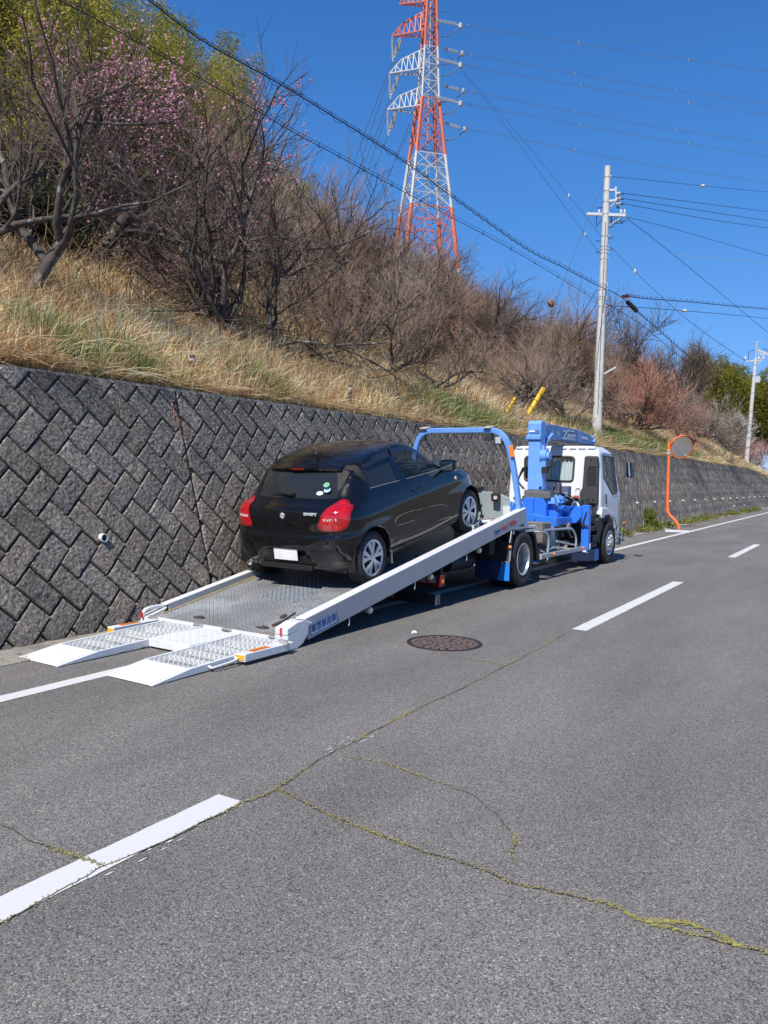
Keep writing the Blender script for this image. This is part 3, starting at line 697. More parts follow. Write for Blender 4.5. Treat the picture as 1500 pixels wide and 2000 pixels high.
for word, mt, sz in (('Super', NAVY, .085), ('Neo5', REDP, .095), ('Wide', REDP, .115)):
    o_ = text_mesh('deck_name', word, sz, mt, rr_, deckM(XR + .002, xx, .022), thick=.001, bold=.002, shear=.35, xs=1.05)
    xx += max(v.co.y for v in o_.data.vertices) / math.cos(DA) - (dk_(0, xx, 0).y) / math.cos(DA) + .03
# marker lamps under the right rail, with little hooks
for s in (.95, 2.35, 3.75, 5.35):
    f = MB(); c = dk_(-.02, s + .42, -.13); f.lathe([(.028, -.03), (.04, -.02), (.042, .02), (.03, .035), (.01, .038)], c, 'x', 16); lm_ = f.build('marker_lamp', LENS, truck, smooth=True)
    f = MB(); f.tube([c + Vector((-.02, 0, .03)), c + Vector((-.03, .0, .07))], .02, 8); f.build('lamp_bracket', BLACK, lm_)
    f = MB(); c = dk_(XR - .01, s, -.08); f.tube([c, c + Vector((0, 0, -.05)), c + Vector((0, -.012, -.085))], .007, 6); f.build('rope_hook', GALV, truck)

# ---- loading ramps resting on the road
MESHW = pm('ramp_white', (.68, .70, .70), rough=.42, var=.06, vs=6, col2=(.42, .40, .36), c2s=3.5, c2lo=.62, c2hi=.8)
def ramp(x0, x1, y_tail, y_tip):
    t_ = empty('ramp_tmp') if False else None
    H0 = .105; ym = y_tip + .42; n_ = 0
    zt = lambda y: H0 * min(1, (y - y_tip) / .42 * .62 + .03) if y < ym else .068 + (H0 - .068) * (y - ym) / (y_tail - ym)
    f = MB()
    for x in (x0, x1 - .03):            # side plates
        poly = [(y_tip, 0.004), (y_tail, 0.03), (y_tail, zt(y_tail)), (ym, zt(ym)), (y_tip, .012)]
        f.prism(poly, x, x + .03, pf)
    for yb in np.linspace(ym, y_tail - .02, 6): f.bb(x0 + .031, x1 - .031, yb, yb + .025, .02, zt(yb) - .012)
    body = f.build('loading_ramp', MESHW, truck, bevel=.002)
    # ribbed tip plate
    f = MB(); f.add([(x0 + .03, y_tip + .001, .008), (x1 - .03, y_tip + .001, .008), (x1 - .03, ym, zt(ym) - .004), (x0 + .03, ym, zt(ym) - .004)], [(0, 1, 2, 3)])
    for i in range(13):
        y = y_tip + .02 + i * .031; z = .008 + (zt(ym) - .012) * (y - y_tip) / .42; f.bb(x0 + .04, x1 - .04, y, y + .011, z + .001, z + .008)
    f.build('ribbed_tip', MESHW, body)
    # expanded metal grating made of a real diamond lattice
    f = MB(); px_, py_ = .062, .062; yy_ = ym + .01; rown = 0
    W = x1 - x0 - .07; nxs = int(W / px_)
    while yy_ < y_tail - .03:
        for i in range(nxs + 1):
            xa = x0 + .035 + (i + (.5 if rown % 2 else 0)) * W / (nxs + .5)
            for dx in (-.5, .5):
                xb = xa + dx * W / (nxs + .5); yb = yy_ + py_ * .5
                if xb < x0 + .03 or xb > x1 - .03 or xa > x1 - .03: continue
                f.beam((xa, yy_, zt(yy_) - .006), (xb, yb, zt(yb) - .006), .007, .003)
        yy_ += py_ * .5; rown += 1
    f.build('expanded_mesh', MESHW, body, recalc=False)
    return body
rA = ramp(-.545, .025, -5.66, -7.27); rB = ramp(-1.64, -1.08, -5.66, -7.33)
f = MB(); f.tube(curve_pts([(.03, -6.66, .05), (.065, -6.66, .04), (.07, -6.56, .045), (.07, -6.44, .05), (.065, -6.36, .06), (.03, -6.35, .07)], 4), .011, 8); f.build('handle', MESHW, rA, smooth=True)
f = MB(); f.bb(-1.079, -.546, -6.33, -5.67, .055, .095); f.bb(-1.078, -.547, -6.345, -6.331, .02, .09); cpn = f.build('centre_plate', MESHW, truck, bevel=.003)
f = MB()
for i in range(11):
    for j in range(13):
        a = (R_(45) if (i + j) % 2 else R_(-45)); c = Vector((-1.05 + i * .048, -6.30 + j * .047, .0965)); f.box(c, (.026, .008, .003), rot=('Z', a))
f.build('plate_studs', MESHW, cpn)
# stub arms at the outer side of each ramp
def arm(x0, x1, ya, yb, side):
    f = MB(); f.bb(x0, x1, ya, yb, .035, .105); a_ = f.build('ramp_arm', MESHW, truck, bevel=.004)
    f = MB(); f.bb(x0 + .01, x1 - .01, ya - .006, ya - .001, .05, .092); f.build('amber_reflector', YEL, a_)
    f = MB(); f.bb(x0 + .02, x1 - .02, ya + .12, ya + .36, .106, .109); f.build('orange_tape', ORNG, a_)
    return a_
ar = arm(.03, .135, -6.33, -5.66, 1); arm(-1.80, -1.70, -6.25, -5.66, -1)
f = MB(); f.tube([(.06, -5.78, .13), (.16, -5.78, .10)], .022, 10); f.box((.09, -5.76, .08), (.05, .07, .10)); f.build('latch_pin', STEEL, ar)

# ---- chassis
f = MB()
for x in (-1.42, -.62): f.prism([(-2.6, .30), (-2.6, .42), (-1.0, .70), (5.4, .72), (5.4, .52), (-.9, .50)], x - .04, x + .04, pf)
for y in (-2.4, -1.4, -.5, .7, 1.8, 2.9, 4.0): f.bb(-1.38, -.66, y, y + .08, .52 if y > -.9 else .34, .66 if y > -.9 else .44)
f.bb(-1.75, -.25, .35, 2.1, .80, .86); f.bb(-1.2, -.8, -1.0, 1.2, .3, .5); f.bb(-1.85, -.15, -.75, -.55, .55, .8)
f.tube([(-1.8, .12, .42), (-.2, .12, .42)], .07, 12); f.lathe([(.02, -.2), (.17, -.12), (.2, 0), (.17, .12), (.02, .2)], (-1.0, .12, .42), 'x', 18)
f.tube([(-1.02, -2.3, .36), (-1.02, -.2, .52)], .07, 12)
f.build('chassis_frame', BLACK, truck)
f = MB(); f.tube([(-.62, -3.0, .26), (-.62, -1.7, .38)], .05, 12); f.tube([(-1.42, -3.0, .26), (-1.42, -1.7, .38)], .05, 12); f.build('tilt_cylinder', BLACK, truck, smooth=True, each=True)
# galvanised bar along the top of the chassis behind the deck
f = MB(); f.bb(-.05, .0, -.35, .72, .915, .945); f.bb(-.03, .0, .25, .75, .85, .89); f.build('side_angle_bar', GALV, truck)

def tyre_wheel(parent, x, y, z, R, w_, out, kind='truck_rear', name='wheel'):
    wh = empty('wheel_tmp'); bpy.data.objects.remove(wh)
    f = MB(); o = out; rim = R * .565; h2 = w_ / 2
    prof = [(rim, -h2 * .80), (rim + .03, -h2 * .92), (R * .80, -h2 * 1.0), (R * .92, -h2 * .96), (R * .975, -h2 * .84), (R, -h2 * .70)]
    for g in (-.42, -.14, .14, .42): prof += [(R, h2 * (g - .05)), (R - .012, h2 * (g - .04)), (R - .012, h2 * (g + .04)), (R, h2 * (g + .05))]
    prof += [(R, h2 * .70), (R * .975, h2 * .84), (R * .92, h2 * .96), (R * .88, h2 * .965), (R * .875, h2 * .985), (R * .80, h2 * 1.0), (rim + .03, h2 * .92), (rim, h2 * .80), (rim - .01, 0)]
    f.lathe(prof, (x, y, z), 'x', 56, close=True); ty = f.build('tyre', RUB, parent, smooth=True)
    ty.name = 'wheel'; 
    return ty, rim, h2
def rear_wheel(x, y, z, R, w_, o):
    ty, rim, h2 = tyre_wheel(truck, x, y, z, R, w_, o)
    f = MB(); e = h2 * o
    f.lathe([(rim + .012, .92 * e), (rim + .006, .98 * e), (rim - .012, .94 * e), (rim - .03, .35 * e), (rim - .045, -.50 * e)], (x, y, z), 'x', 48, c0=False); f.f.pop(); f.m.pop(); rm = f.build('rim', STEEL, ty, smooth=True); f = MB(); f.lathe([(rim - .044, -.50 * e), (rim * .66, -.62 * e), (rim * .62, -.5 * e), (.001, -.5 * e)], (x, y, z), 'x', 48, c0=False); f.build('wheel_disc', pm('disc_brown', (.05, .045, .04), rough=.6, metal=.2, var=.3, vs=14), rm, smooth=True)
    f = MB(); f.lathe([(.115, -.5 * e), (.11, .1 * e), (.09, .32 * e), (.001, .34 * e)], (x, y, z), 'x', 24); f.build('hub', pm('hub_grey', (.13, .12, .11), rough=.6, var=.3, vs=12), rm, smooth=True)
    f = MB()
    for i in range(8):
        a = 2 * math.pi * i / 8; c = Vector((x, y + .165 * math.cos(a), z + .165 * math.sin(a)))
        f.lathe([(.022, -.55 * e), (.022, -.2 * e), (.012, -.16 * e)], c, 'x', 6)
    f.build('wheel_nut', pm('nut_steel', (.3, .27, .24), rough=.5, metal=.6), rm, each=True)
def front_wheel(x, y, z, R, w_, o):
    ty, rim, h2 = tyre_wheel(truck, x, y, z, R, w_, o); e = h2 * o
    f = MB(); f.lathe([(rim + .012, .92 * e), (rim + .006, .98 * e), (rim - .012, .94 * e), (rim - .035, .5 * e), (rim * .8, .42 * e), (rim * .68, .9 * e), (rim * .6, 1.04 * e), (rim * .48, 1.04 * e), (.085, .8 * e), (.085, 1.3 * e), (.06, 1.42 * e), (.001, 1.45 * e)], (x, y, z), 'x', 48, c0=False); rm = f.build('rim', STEEL, ty, smooth=True)
    f = MB()
    for i in range(6):
        a = 2 * math.pi * i / 6 + .3; c = Vector((x, y + .135 * math.cos(a), z + .135 * math.sin(a))); f.lathe([(.02, .8 * e), (.02, 1.22 * e), (.012, 1.26 * e)], c, 'x', 6)
    f.build('wheel_nut', STEEL, rm, each=True)
RW = .435
rear_wheel(-.09, .15, RW, RW, .235, 1); rear_wheel(-.36, .15, RW, RW, .235, -1)
rear_wheel(-1.92, .15, RW, RW, .235, -1); rear_wheel(-1.65, .15, RW, RW, .235, 1)
front_wheel(-.10, 4.68, RW - .01, RW - .01, .235, 1); front_wheel(-1.9, 4.68, RW - .01, RW - .01, .235, -1)

# rear mudguard bracket, lamp and flap
f = MB(); f.bb(-.56, .0, -.42, -.405, .44, .74); f.prism([(-.44, .42), (-.36, .42), (-.30, .80), (-.36, .86)], -.03, .02, pf); f.build('mudguard_panel', BLACK, truck)
f = MB(); f.beam((.02, -.42, .45), (.02, -.39, .66), .012, .05); f.beam((.02, -.40, .72), (.02, -.34, .90), .012, .035); f.beam((-.1, -.43, .43), (.03, -.43, .43), .02, .03); f.build('flap_bracket', STEEL, truck, bevel=.003)
f = MB(); f.lathe([(.022, -.02), (.026, .0), (.02, .02), (.01, .025)], (.035, -.42, .66), 'x', 14); f.build('side_marker', ORNG, truck, smooth=True)
def flap(x0, x1, y, z0, z1, xs_):
    f = MB(); f.add([(x0, y, z1), (xs_, y, z1), (xs_ + .0, y + .01, z0 + .0), (x0, y, z0)], [(0, 1, 2, 3)]); f.add([(x0, y + .012, z1), (xs_, y + .012, z1), (xs_, y + .02, z0), (x0, y + .012, z0)], [(3, 2, 1, 0)])
    o_ = MB(); o_.prism([(x0, z0), (xs_ - .05, z0), (xs_ + .015, z1), (x0, z1)], y, y + .012, lambda u, v, w_: Vector((u, w_, v))); a = o_.build('mud_flap', DBLUE, truck)
    o_ = MB(); o_.prism([(xs_ - .049, z0), (x1, z0), (x1, z1), (xs_ + .016, z1)], y, y + .012, lambda u, v, w_: Vector((u, w_, v))); o_.build('bright_edge', FBLUE, a)
flap(-.53, .04, -.435, .15, .435, -.10); 
o_ = MB(); o_.bb(-2.02, -1.46, -.435, -.423, .15, .425); o_.build('mud_flap', DBLUE, truck)
# forward guard of the rear wheel and its flap
f = MB(); f.prism([(.62, .80), (.68, .80), (.92, .36), (.86, .36)], -.52, -.0, pf); f.prism([(.55, .86), (.68, .80), (.62, .78), (.5, .84)], -.52, -.0, pf); f.build('mudguard_panel', BLACK, truck)
o_ = MB(); o_.bb(-.52, -.02, .93, .94, .31, .62); a = o_.build('mud_flap', DBLUE, truck); o_ = MB(); o_.prism([(-.20, .31), (-.018, .31), (-.018, .46)], .926, .9295, lambda u, v, w_: Vector((u, w_, v))); o_.build('bright_edge', FBLUE, a)

# ---- tail lamps under the deck, step block and orange tool box
f = MB(); f.bb(-.34, .02, -2.56, -2.44, .285, .435); lampb = f.build('tail_lamp_unit', pm('lamp_red_shaded', (.14, .008, .008), rough=.35, coat=.3), truck, bevel=.01)  # red darkened: the deck's shade is put into the lamp colour
f = MB()
for ix in range(2):
    for j in range(5):
        for k in range(5): f.box((-.30 + ix * .145 + k * .024 + (.004 * (j % 2)), -2.563, .335 + j * .018), (.015, .004, .010))
f.build('lamp_lens', pm('lamp_white', (.62, .60, .60), rough=.4), lampb)
f = MB(); f.bb(.021, .03, -2.52, -2.48, .33, .38); f.build('side_marker', ORNG, lampb); f = MB(); f.bb(-.03, -.01, -2.5, -2.46, .43, .66); f.bb(-.4, .0, -2.5, -2.46, .62, .66); f.build('lamp_hanger', BLACK, lampb)
f = MB(); f.bb(-1.7, -.02, -2.62, -2.52, .055, .175); bl = f.build('rear_bumper_bar', BLACK, truck, bevel=.006); f = MB(); f.bb(-.018, -.002, -2.62, -2.52, .055, .185); f.build('end_cap', pm('cap_grey', (.10, .10, .10), rough=.5), bl)
f = MB(); f.bb(-1.05, -.62, -2.72, -2.64, .10, .26); f.build('orange_box', pm('orange_paint', (.45, .13, .015), rough=.5, var=.3, vs=12), truck, bevel=.006)
f = MB(); f.bb(-1.3, -.75, -1.9, -1.5, .36, .72); f.tube([(-1.6, -1.2, .42), (-1.6, -.5, .42)], .16, 16); f.tube([(-.5, -1.5, .46), (-.5, -.75, .46)], .13, 16); f.build('air_tank', BLACK, truck, smooth=True)

# ---- headboard and winch tray at the front of the deck
f = MB(); fn = lambda u, v, w_: dk_(u, w_, v)
f.prism([(-2.0, 0), (-.16, 0), (-.16, .34), (-.30, .40), (-.36, .34), (-.43, .41), (-.47, .43), (-1.98, .43)], 5.60, 5.625, fn); hbd = f.build('headboard', GREYP, truck, bevel=.005)
f = MB(); f.bb(-1.0, -.62, 5.58, 5.68, .44, .50, fn=lambda v: dk_(v.x, v.y, v.z)); f.bb(-.42, -.3, 5.5, 5.6, .30, .42, fn=lambda v: dk_(v.x, v.y, v.z)); f.build('work_lamp_box', BLACK, hbd, bevel=.006, each=True)
f = MB(); f.lathe([(.03, -.02), (.033, 0), (.028, .03)], dk_(-.34, 5.50, .36), 'y', 16); f.build('round_lamp', LENS, hbd, smooth=True)
f = MB(); f.bb(-.26, -.14, 5.57, 5.595, .02, .21, fn=lambda v: dk_(v.x, v.y, v.z)); f.build('white_panel', WHITE, hbd)
f = MB(); f.tube([dk_(-.52, 5.35, .0), dk_(-.52, 5.36, .10), dk_(-.53, 5.34, .24)], .012, 8); f.lathe([(.025, -.02), (.03, .02), (.012, .035)], dk_(-.53, 5.34, .25), 'z', 12); f.box(dk_(-.52, 5.35, .09), (.05, .04, .05)); f.build('lever', BLACK, truck, smooth=True)
# ---- blue hoop gate
hp = []
def hoop():
    f = MB(); xc = (-.07 + -1.96) / 2; P = []
    base = .04
    pts = [(-.06, 0), (-.075, .25), (-.11, .55), (-.16, .82), (-.215, .98), (-.30, 1.08), (-.42, 1.13), (-.60, 1.14), (-1.02, 1.14)]
    pts = [(x, n * 1.215) for x, n in pts]; left = [(2 * xc - x, n) for x, n in reversed(pts[:-1])]
    sp = curve_pts([Vector((x, 0, n)) for x, n in pts + left], 6)
    # rectangular section swept
    W_, T_ = .085, .075
    n_ = len(sp)
    for i in range(n_):
        d = (sp[min(i + 1, n_ - 1)] - sp[max(i - 1, 0)]).normalized(); nn = Vector((-d.z, 0, d.x))
        for a, b in ((-1, -1), (1, -1), (1, 1), (-1, 1)):
            p = sp[i] + nn * (a * T_ / 2); f.v.append(tuple(dk_(p.x, 5.74 + b * W_ / 2, p.z)))
    for i in range(n_ - 1):
        for k in range(4): f.f.append((4 * i + k, 4 * i + (k + 1) % 4, 4 * i + 4 + (k + 1) % 4, 4 * i + 4 + k)); f.m.append(0)
    return f.build('hoop_gate', LBLUE, truck, bevel=.008)
hg = hoop()
f = MB(); f.bb(-.58, -.46, 5.66, 5.84, 1.42, 1.44, fn=lambda v: dk_(v.x, v.y, v.z)); f.bb(-1.72, -1.60, 5.66, 5.84, 1.42, 1.44, fn=lambda v: dk_(v.x, v.y, v.z)); f.build('pad', pm('pad_tan', (.50, .46, .36), rough=.6), hg, bevel=.004, each=True)
for x in (-.52, -1.72):
    f = MB(); f.bb(x - .06, x + .06, 5.70, 5.79, 1.22, 1.34, fn=lambda v: dk_(v.x, v.y, v.z)); wl = f.build('work_lamp', BPLAS, hg, bevel=.01)
f = MB(); f.bb(-.41, -.28, 5.70, 5.79, 1.16, 1.30, fn=lambda v: dk_(v.x, v.y, v.z)); wl = f.build('work_lamp', BPLAS, hg, bevel=.015)
f = MB(); f.bb(-.395, -.305, 5.695, 5.699, 1.18, 1.28, fn=lambda v: dk_(v.x, v.y, v.z)); f.build('lens', pm('lamp_glass', (.75, .78, .80), rough=.15, metal=.3), wl)
f = MB(); f.tube(curve_pts([dk_(-.5, 5.7, 1.22), dk_(-.44, 5.68, 1.16), dk_(-.36, 5.68, 1.18)], 4), .006, 5); f.build('lamp_cable', BLACK, hg)
c_ = dk_(-.125, 5.69, 1.06); f = MB(); f.box(c_, (.07, .02, .19), rot=('Y', R_(-12))); f.build('turn_lamp', ORNG, hg, bevel=.012)

# ---- loader crane
f = MB(); f.prism([(-1.98, 1.20), (-1.98, 1.0), (-1.88, .88), (-.12, .88), (-.02, 1.0), (-.02, 1.20)], 2.95, 3.22, yz); cb = f.build('crane_beam', BLUE, truck, bevel=.012)
f = MB(); f.tube([(-.42, 2.945, 1.09), (-.40, 2.94, 1.13)], .006, 6)
for off in (0, .035):
    f.tube([(-.53 + off, 2.944, 1.15 - off * .3), (-.45 + off * .6, 2.944, 1.01 + off * .6), (-.30, 2.944, .985 + off), (-.24 - off * .3, 2.944, 1.02 + off * .5), (-.21 - off * .4, 2.944, 1.16 - off)], .007, 6)
f.build('crane_mark', NAVY, cb)
f = MB()
f.prism([(-1.5, .84), (-1.42, .74), (-.45, .72), (-.45, .90), (-1.4, .95)], 2.07, 2.17, yz)
f.prism([(-1.05, .90), (-.80, .85), (-.11, .86), (-.11, 1.03), (-.36, 1.03), (-.56, 1.08), (-.78, 1.03)], 1.9, 2.05, yz); f.bb(-1.0, -.2, 2.05, 2.95, .86, 1.0); lowb = f.build('crane_subframe', BLUE, truck, bevel=.012)
f = MB(); f.lathe([(.06, 0), (.06, .03), (.045, .035), (.04, .02), (.001, .02)], (-.56, 1.865, .98), 'y', 24); f.build('pivot_pin', BLUE, lowb, smooth=True)
f = MB(); f.prism([(-.98, .90), (-.50, .90), (-.50, 1.22), (-.58, 1.36), (-.92, 1.36), (-.98, 1.22)], 2.40, 2.90, yz); f.prism([(-.88, .98), (-.74, .98), (-.74, 1.34), (-.88, 1.34)], 2.36, 2.40, yz); f.prism([(-.499, .90), (-.34, .90), (-.34, 1.04), (-.499, 1.30)], 2.55, 2.9, yz); f.build('crane_column_base', BLUE, truck, bevel=.012)
mast = empty('x'); bpy.data.objects.remove(mast)
f = MB(); f.lathe([(.24, 0), (.25, .01), (.25, .10), (.23, .12), (.1, .12)], (-.80, 2.72, 1.36), 'z', 32); f.build('slew_ring', pm('slew_grey', (.11, .105, .10), rough=.5, var=.15), truck, smooth=True)
f = MB(); f.bb(-.94, -.43, 2.40, 2.46, 1.335, 1.455); f.build('slew_guard', pm('guard_grey', (.13, .125, .115), rough=.5, var=.1), truck, bevel=.012)
# mast: tapered box column, bent slightly
f = MB()
b_ = 0
def mastpt(xa, y, z): return (xa, y, z)
lv = [(1.48, 2.58, 2.80, -.955, -.645), (2.25, 2.60, 2.84, -.97, -.725), (2.62, 2.60, 2.88, -.975, -.735)]
for z_, ya, yb, xa, xb in lv: f.v += [(xa, ya, z_), (xb, ya, z_), (xb, yb, z_), (xa, yb, z_)]
for i_ in range(2):
    for k_ in range(4): f.f.append((4 * i_ + k_, 4 * i_ + (k_ + 1) % 4, 4 * i_ + 4 + (k_ + 1) % 4, 4 * i_ + 4 + k_)); f.m.append(0)
f.f += [(3, 2, 1, 0), (8, 9, 10, 11)]; f.m += [0, 0]
mst = f.build('crane_mast', LBLUE, truck, bevel=.02)
f = MB(); f.prism([(2.60, 2.50), (2.88, 2.50), (2.86, 2.72), (2.80, 2.78), (2.64, 2.78), (2.60, 2.72)], -.985, -.725, pf); f.prism([(2.56, 2.42), (2.7, 2.42), (2.7, 2.51), (2.56, 2.51)], -1.01, -.72, pf); mh_ = f.build('mast_head', LBLUE, mst, bevel=.015)
f = MB(); f.box((-.90, 2.596, 2.58), (.12, .006, .03)); f.build('maker_plate', WPR, mh_)
f = MB(); f.box((-.69, 2.577, 1.53), (.05, .008, .045)); f.build('plate_hole', DK, mst)
f = MB(); f.tube([(-.72, 2.66, 2.12), (-.60, 2.66, 2.12)], .12, 22); f.tube([(-.60, 2.66, 2.12), (-.55, 2.66, 2.12)], .08, 18); f.box((-.65, 2.64, 1.95), (.08, .12, .16)); f.box((-.68, 2.66, 2.27), (.06, .1, .1)); wn = f.build('winch', LBLUE, truck, smooth=True)
f = MB(); f.box((-.62, 2.60, 1.86), (.11, .10, .12)); f.tube([(-.62, 2.58, 1.88), (-.50, 2.58, 1.94)], .03, 10); f.tube([(-.56, 2.60, 2.02), (-.48, 2.60, 2.0), (-.46, 2.60, 1.88)], .012, 6); f.build('winch_motor', BLACK, wn, bevel=.008)
f = MB(); f.tube(curve_pts([(-.76, 2.84, 2.12), (-.76, 2.90, 2.28), (-.76, 3.02, 2.42), (-.76, 3.28, 2.56)], 5), .03, 10); f.build('lift_cylinder', LBLUE, truck, smooth=True)
# hoses by the mast
f = MB()
for k in range(4): f.tube(curve_pts([(-.98 - k * .012, 2.45 + k * .05, 1.5), (-1.08 - k * .02, 2.45 + k * .05, 1.66), (-1.02, 2.5 + k * .04, 1.9)], 5), .012, 6)
for k in range(7): f.tube(curve_pts([(-.44 + k * .03, 2.6, 1.44), (-.40 + k * .045, 2.7 + .02 * k, 1.36 - .02 * (k % 3)), (-.30 + k * .03, 2.95, 1.24 + .03 * (k % 2))], 4), .010, 6)
f.build('hydraulic_hose', BLACK, truck, smooth=True, each=True)
# control valve block, levers
f = MB(); rr = random.Random(5)
f.tube([(-.52, 2.5, 1.31), (-.38, 2.5, 1.31)], .045, 12); f.box((-.42, 2.55, 1.28), (.14, .2, .08)); f.box((-.30, 2.62, 1.32), (.12, .16, .12))
for k in range(14): f.box((-.36 + rr.uniform(-.05, .13), 2.5 + rr.uniform(0, .25), 1.29 + rr.uniform(-.07, .09)), (rr.uniform(.02, .05), rr.uniform(.02, .06), rr.uniform(.03, .07)), rot=('Y', rr.uniform(-.5, .5)))
f.build('valve_block', LBLUE, truck, bevel=.006)
f = MB()
for k in range(4): f.tube([(-1.02 - k * .045 + .18, 2.2, 1.12), (-1.05 - k * .045 + .18, 2.16, 1.30)], .009, 6)
for k in range(5): f.box((-1.13 + k * .04, 2.25 + .02 * k, 1.25 + rr.uniform(-.03, .03)), (.03, .05, .06))
f.build('control_lever', LBLUE, truck, each=True)
f = MB()
for k in range(16): f.box((-1.08 + rr.uniform(-.04, .12), 2.3 + rr.uniform(0, .15), 1.27 + rr.uniform(-.1, .08)), (rr.uniform(.02, .06), rr.uniform(.02, .06), rr.uniform(.02, .06)), rot=('X', rr.uniform(-.8, .8)))
f.build('control_fittings', pm('fitting_steel', (.10, .09, .085), rough=.45, metal=.5, var=.4, vs=30), truck, bevel=.004)
# boom over the cab
f = MB()
bz = lambda y: 2.785 - .045 * (y - 2.7)
prof = [(2.72, 2.60), (2.74, 2.75), (3.27, 2.755), (4.91, 2.735), (5.59, 2.69), (5.93, 2.63), (6.02, 2.56), (6.0, 2.47), (5.27, 2.465), (3.35, 2.47), (3.10, 2.38), (3.03, 2.22), (2.95, 2.26), (2.9, 2.45)]
f.prism(prof, -1.04, -.80, pf); boom = f.build('crane_boom', pm('boom_blue_shaded', (.03, .11, .42), rough=.35, coat=.3, var=.06, vs=2), truck, bevel=.012)  # darker than the crane blue, with the side's shade painted in
f = MB(); f.lathe([(.045, -.02), (.05, .03), (.02, .04)], (-.79, 5.93, 2.55), 'x', 16); f.box((-.92, 6.03, 2.50), (.2, .05, .12)); f.tube([(-1.04, 5.95, 2.64), (-.8, 5.95, 2.64)], .03, 12); f.build('boom_end_pulley', LBLUE, boom, smooth=True)
f = MB(); f.beam((-.797, 3.2, 2.505), (-.797, 5.9, 2.49), .010, .012); f.beam((-.797, 5.0, 2.475), (-.797, 5.0, 2.725), .006, .010, up=(0, 1, 0)); f.beam((-.797, 2.90, 2.66), (-.797, 3.25, 2.62), .006, .008); f.build('boom_seam', pm('seam_blue', (.12, .26, .62), rough=.4), boom)
MY = Matrix(((0, 0, 1, 0), (1, 0, 0, 0), (0, 1, 0, 0), (0, 0, 0, 1)))
def sideM(x, y, z, tilt=0.0): M = MY @ Matrix.Rotation(tilt, 4, 'Z'); M.translation = Vector((x, y, z)); return M
SILV = pm('silver_print', (.58, .64, .70), rough=.4)
f = MB(); f.prism([(3.92, 2.50), (3.90, 2.63), (3.98, 2.70), (4.72, 2.70), (4.80, 2.66), (4.80, 2.58), (4.84, 2.49)], -.7995, -.7975, pf); f.build('logo_patch', pm('patch_blue', (.10, .17, .32), rough=.5), boom)
text_mesh('boom_lettering', 'Zest', .235, SILV, boom, sideM(-.7965, 3.96, 2.585), thick=.001, bold=.006, xs=1.75, shear=.15)
text_mesh('boom_small_lettering', 'CARGO CRANE', .035, WPR, boom, sideM(-.7965, 4.22, 2.685), thick=.001, xs=1.6)
text_mesh('boom_small_lettering', 'TADANO', .075, WPR, boom, sideM(-.7965, 5.08, 2.585), thick=.001, bold=.003, xs=1.35)
f = MB(); f.prism([(4.94, 2.62), (5.04, 2.62), (5.01, 2.59), (5.0, 2.55), (4.98, 2.59)], -.7975, -.7965, pf); f.prism([(2.98, 2.735), (3.18, 2.735), (3.16, 2.715), (2.98, 2.72)], -.7975, -.7965, pf); f.build('boom_emblem', WPR, boom)
GRP = pm('green_print', (.32, .55, .34), rough=.5)
f = MB()
for cy_, cz_, r_ in ((3.66, 2.62, .036), (3.72, 2.60, .03), (3.76, 2.575, .03)): f.lathe([(r_, -.0005), (r_, .0005)], (-.7972, cy_, cz_), 'x', 14)
f.build('green_badge', GRP, boom)
f = MB()
for k in range(8): f.prism([(3.28 + k * .016, 2.73 - k * .028), (3.40 + k * .012, 2.728 - k * .027), (3.38 + k * .012, 2.716 - k * .027), (3.30 + k * .014, 2.718 - k * .028)], -.7975, -.7966, pf)
f.build('striped_flash', pm('flash_grey', (.45, .47, .47), rough=.5), boom)
# outriggers
for x, nm in ((-.03, 0), (-1.99, 1)):
    f = MB(); f.bb(x, x + .14, 3.0, 3.13, .39, 1.225); og = f.build('outrigger', BLUE, truck, bevel=.008)
    f = MB(); f.bb(x + .03, x + .11, 3.03, 3.10, .35, .389); f.bb(x + .01, x + .13, 3.01, 3.12, .335, .35); f.build('outrigger_foot', LBLUE, og)
    f = MB(); f.box((x + .07, 2.985, .37), (.09, .02, .035)); f.box((x + .155, 3.08, .46), (.008, .05, .10)); f.build('outrigger_label', WPR, og)
    f = MB(); f.tube([(x + .04, 2.99, .86), (x + .04, 2.95, .86)], .035, 10); f.tube([(x + .04, 2.96, .86), (x + .16, 2.96, .84)], .012, 8); f.beam((x + .02, 2.98, .84), (x + .10, 2.98, 1.10), .02, .02); f.build('lock_handle', BLACK, og)
# grey control box behind the cab window
f = MB(); f.bb(-.56, -.45, 2.92, 3.05, 1.30, 1.62); cbx = f.build('control_box', pm('box_grey', (.10, .10, .10), rough=.5, var=.15), truck, bevel=.006)
f = MB(); f.bb(-.44, -.30, 3.0, 3.16, 1.28, 1.57); f.build('valve_unit', pm('unit_blue_grey', (.10, .13, .20), rough=.4, var=.3, vs=20), cbx, bevel=.01)
f = MB(); f.bb(-.40, -.31, 2.985, 2.999, 1.36, 1.45); f.build('unit_panel', pm('panel_light', (.32, .36, .42), rough=.4), cbx)
f = MB(); [f.lathe([(.008, -.004), (.008, .004)], (-.505, 2.917, z), 'y', 10) for z in (1.36, 1.56)]; f.build('bolt', WPR, cbx, each=True)
f = MB(); f.bb(-1.3, -.36, 3.22, 3.36, 1.2, 1.28); f.bb(-.46, -.16, 3.3, 3.55, 1.15, 1.34); f.build('air_cleaner', BPLAS, truck, bevel=.03)
f = MB(); f.box((-.24, 3.28, 1.37), (.09, .06, .05)); f.build('red_cap', pm('cap_red', (.55, .06, .04), rough=.4), truck, bevel=.012)
f = MB(); f.tube(curve_pts([(-.3, 3.25, 1.22), (-.24, 3.2, 1.27), (-.17, 3.2, 1.22), (-.16, 3.2, 1.12)], 5), .018, 8); f.build('white_hose', WPR, truck, smooth=True)

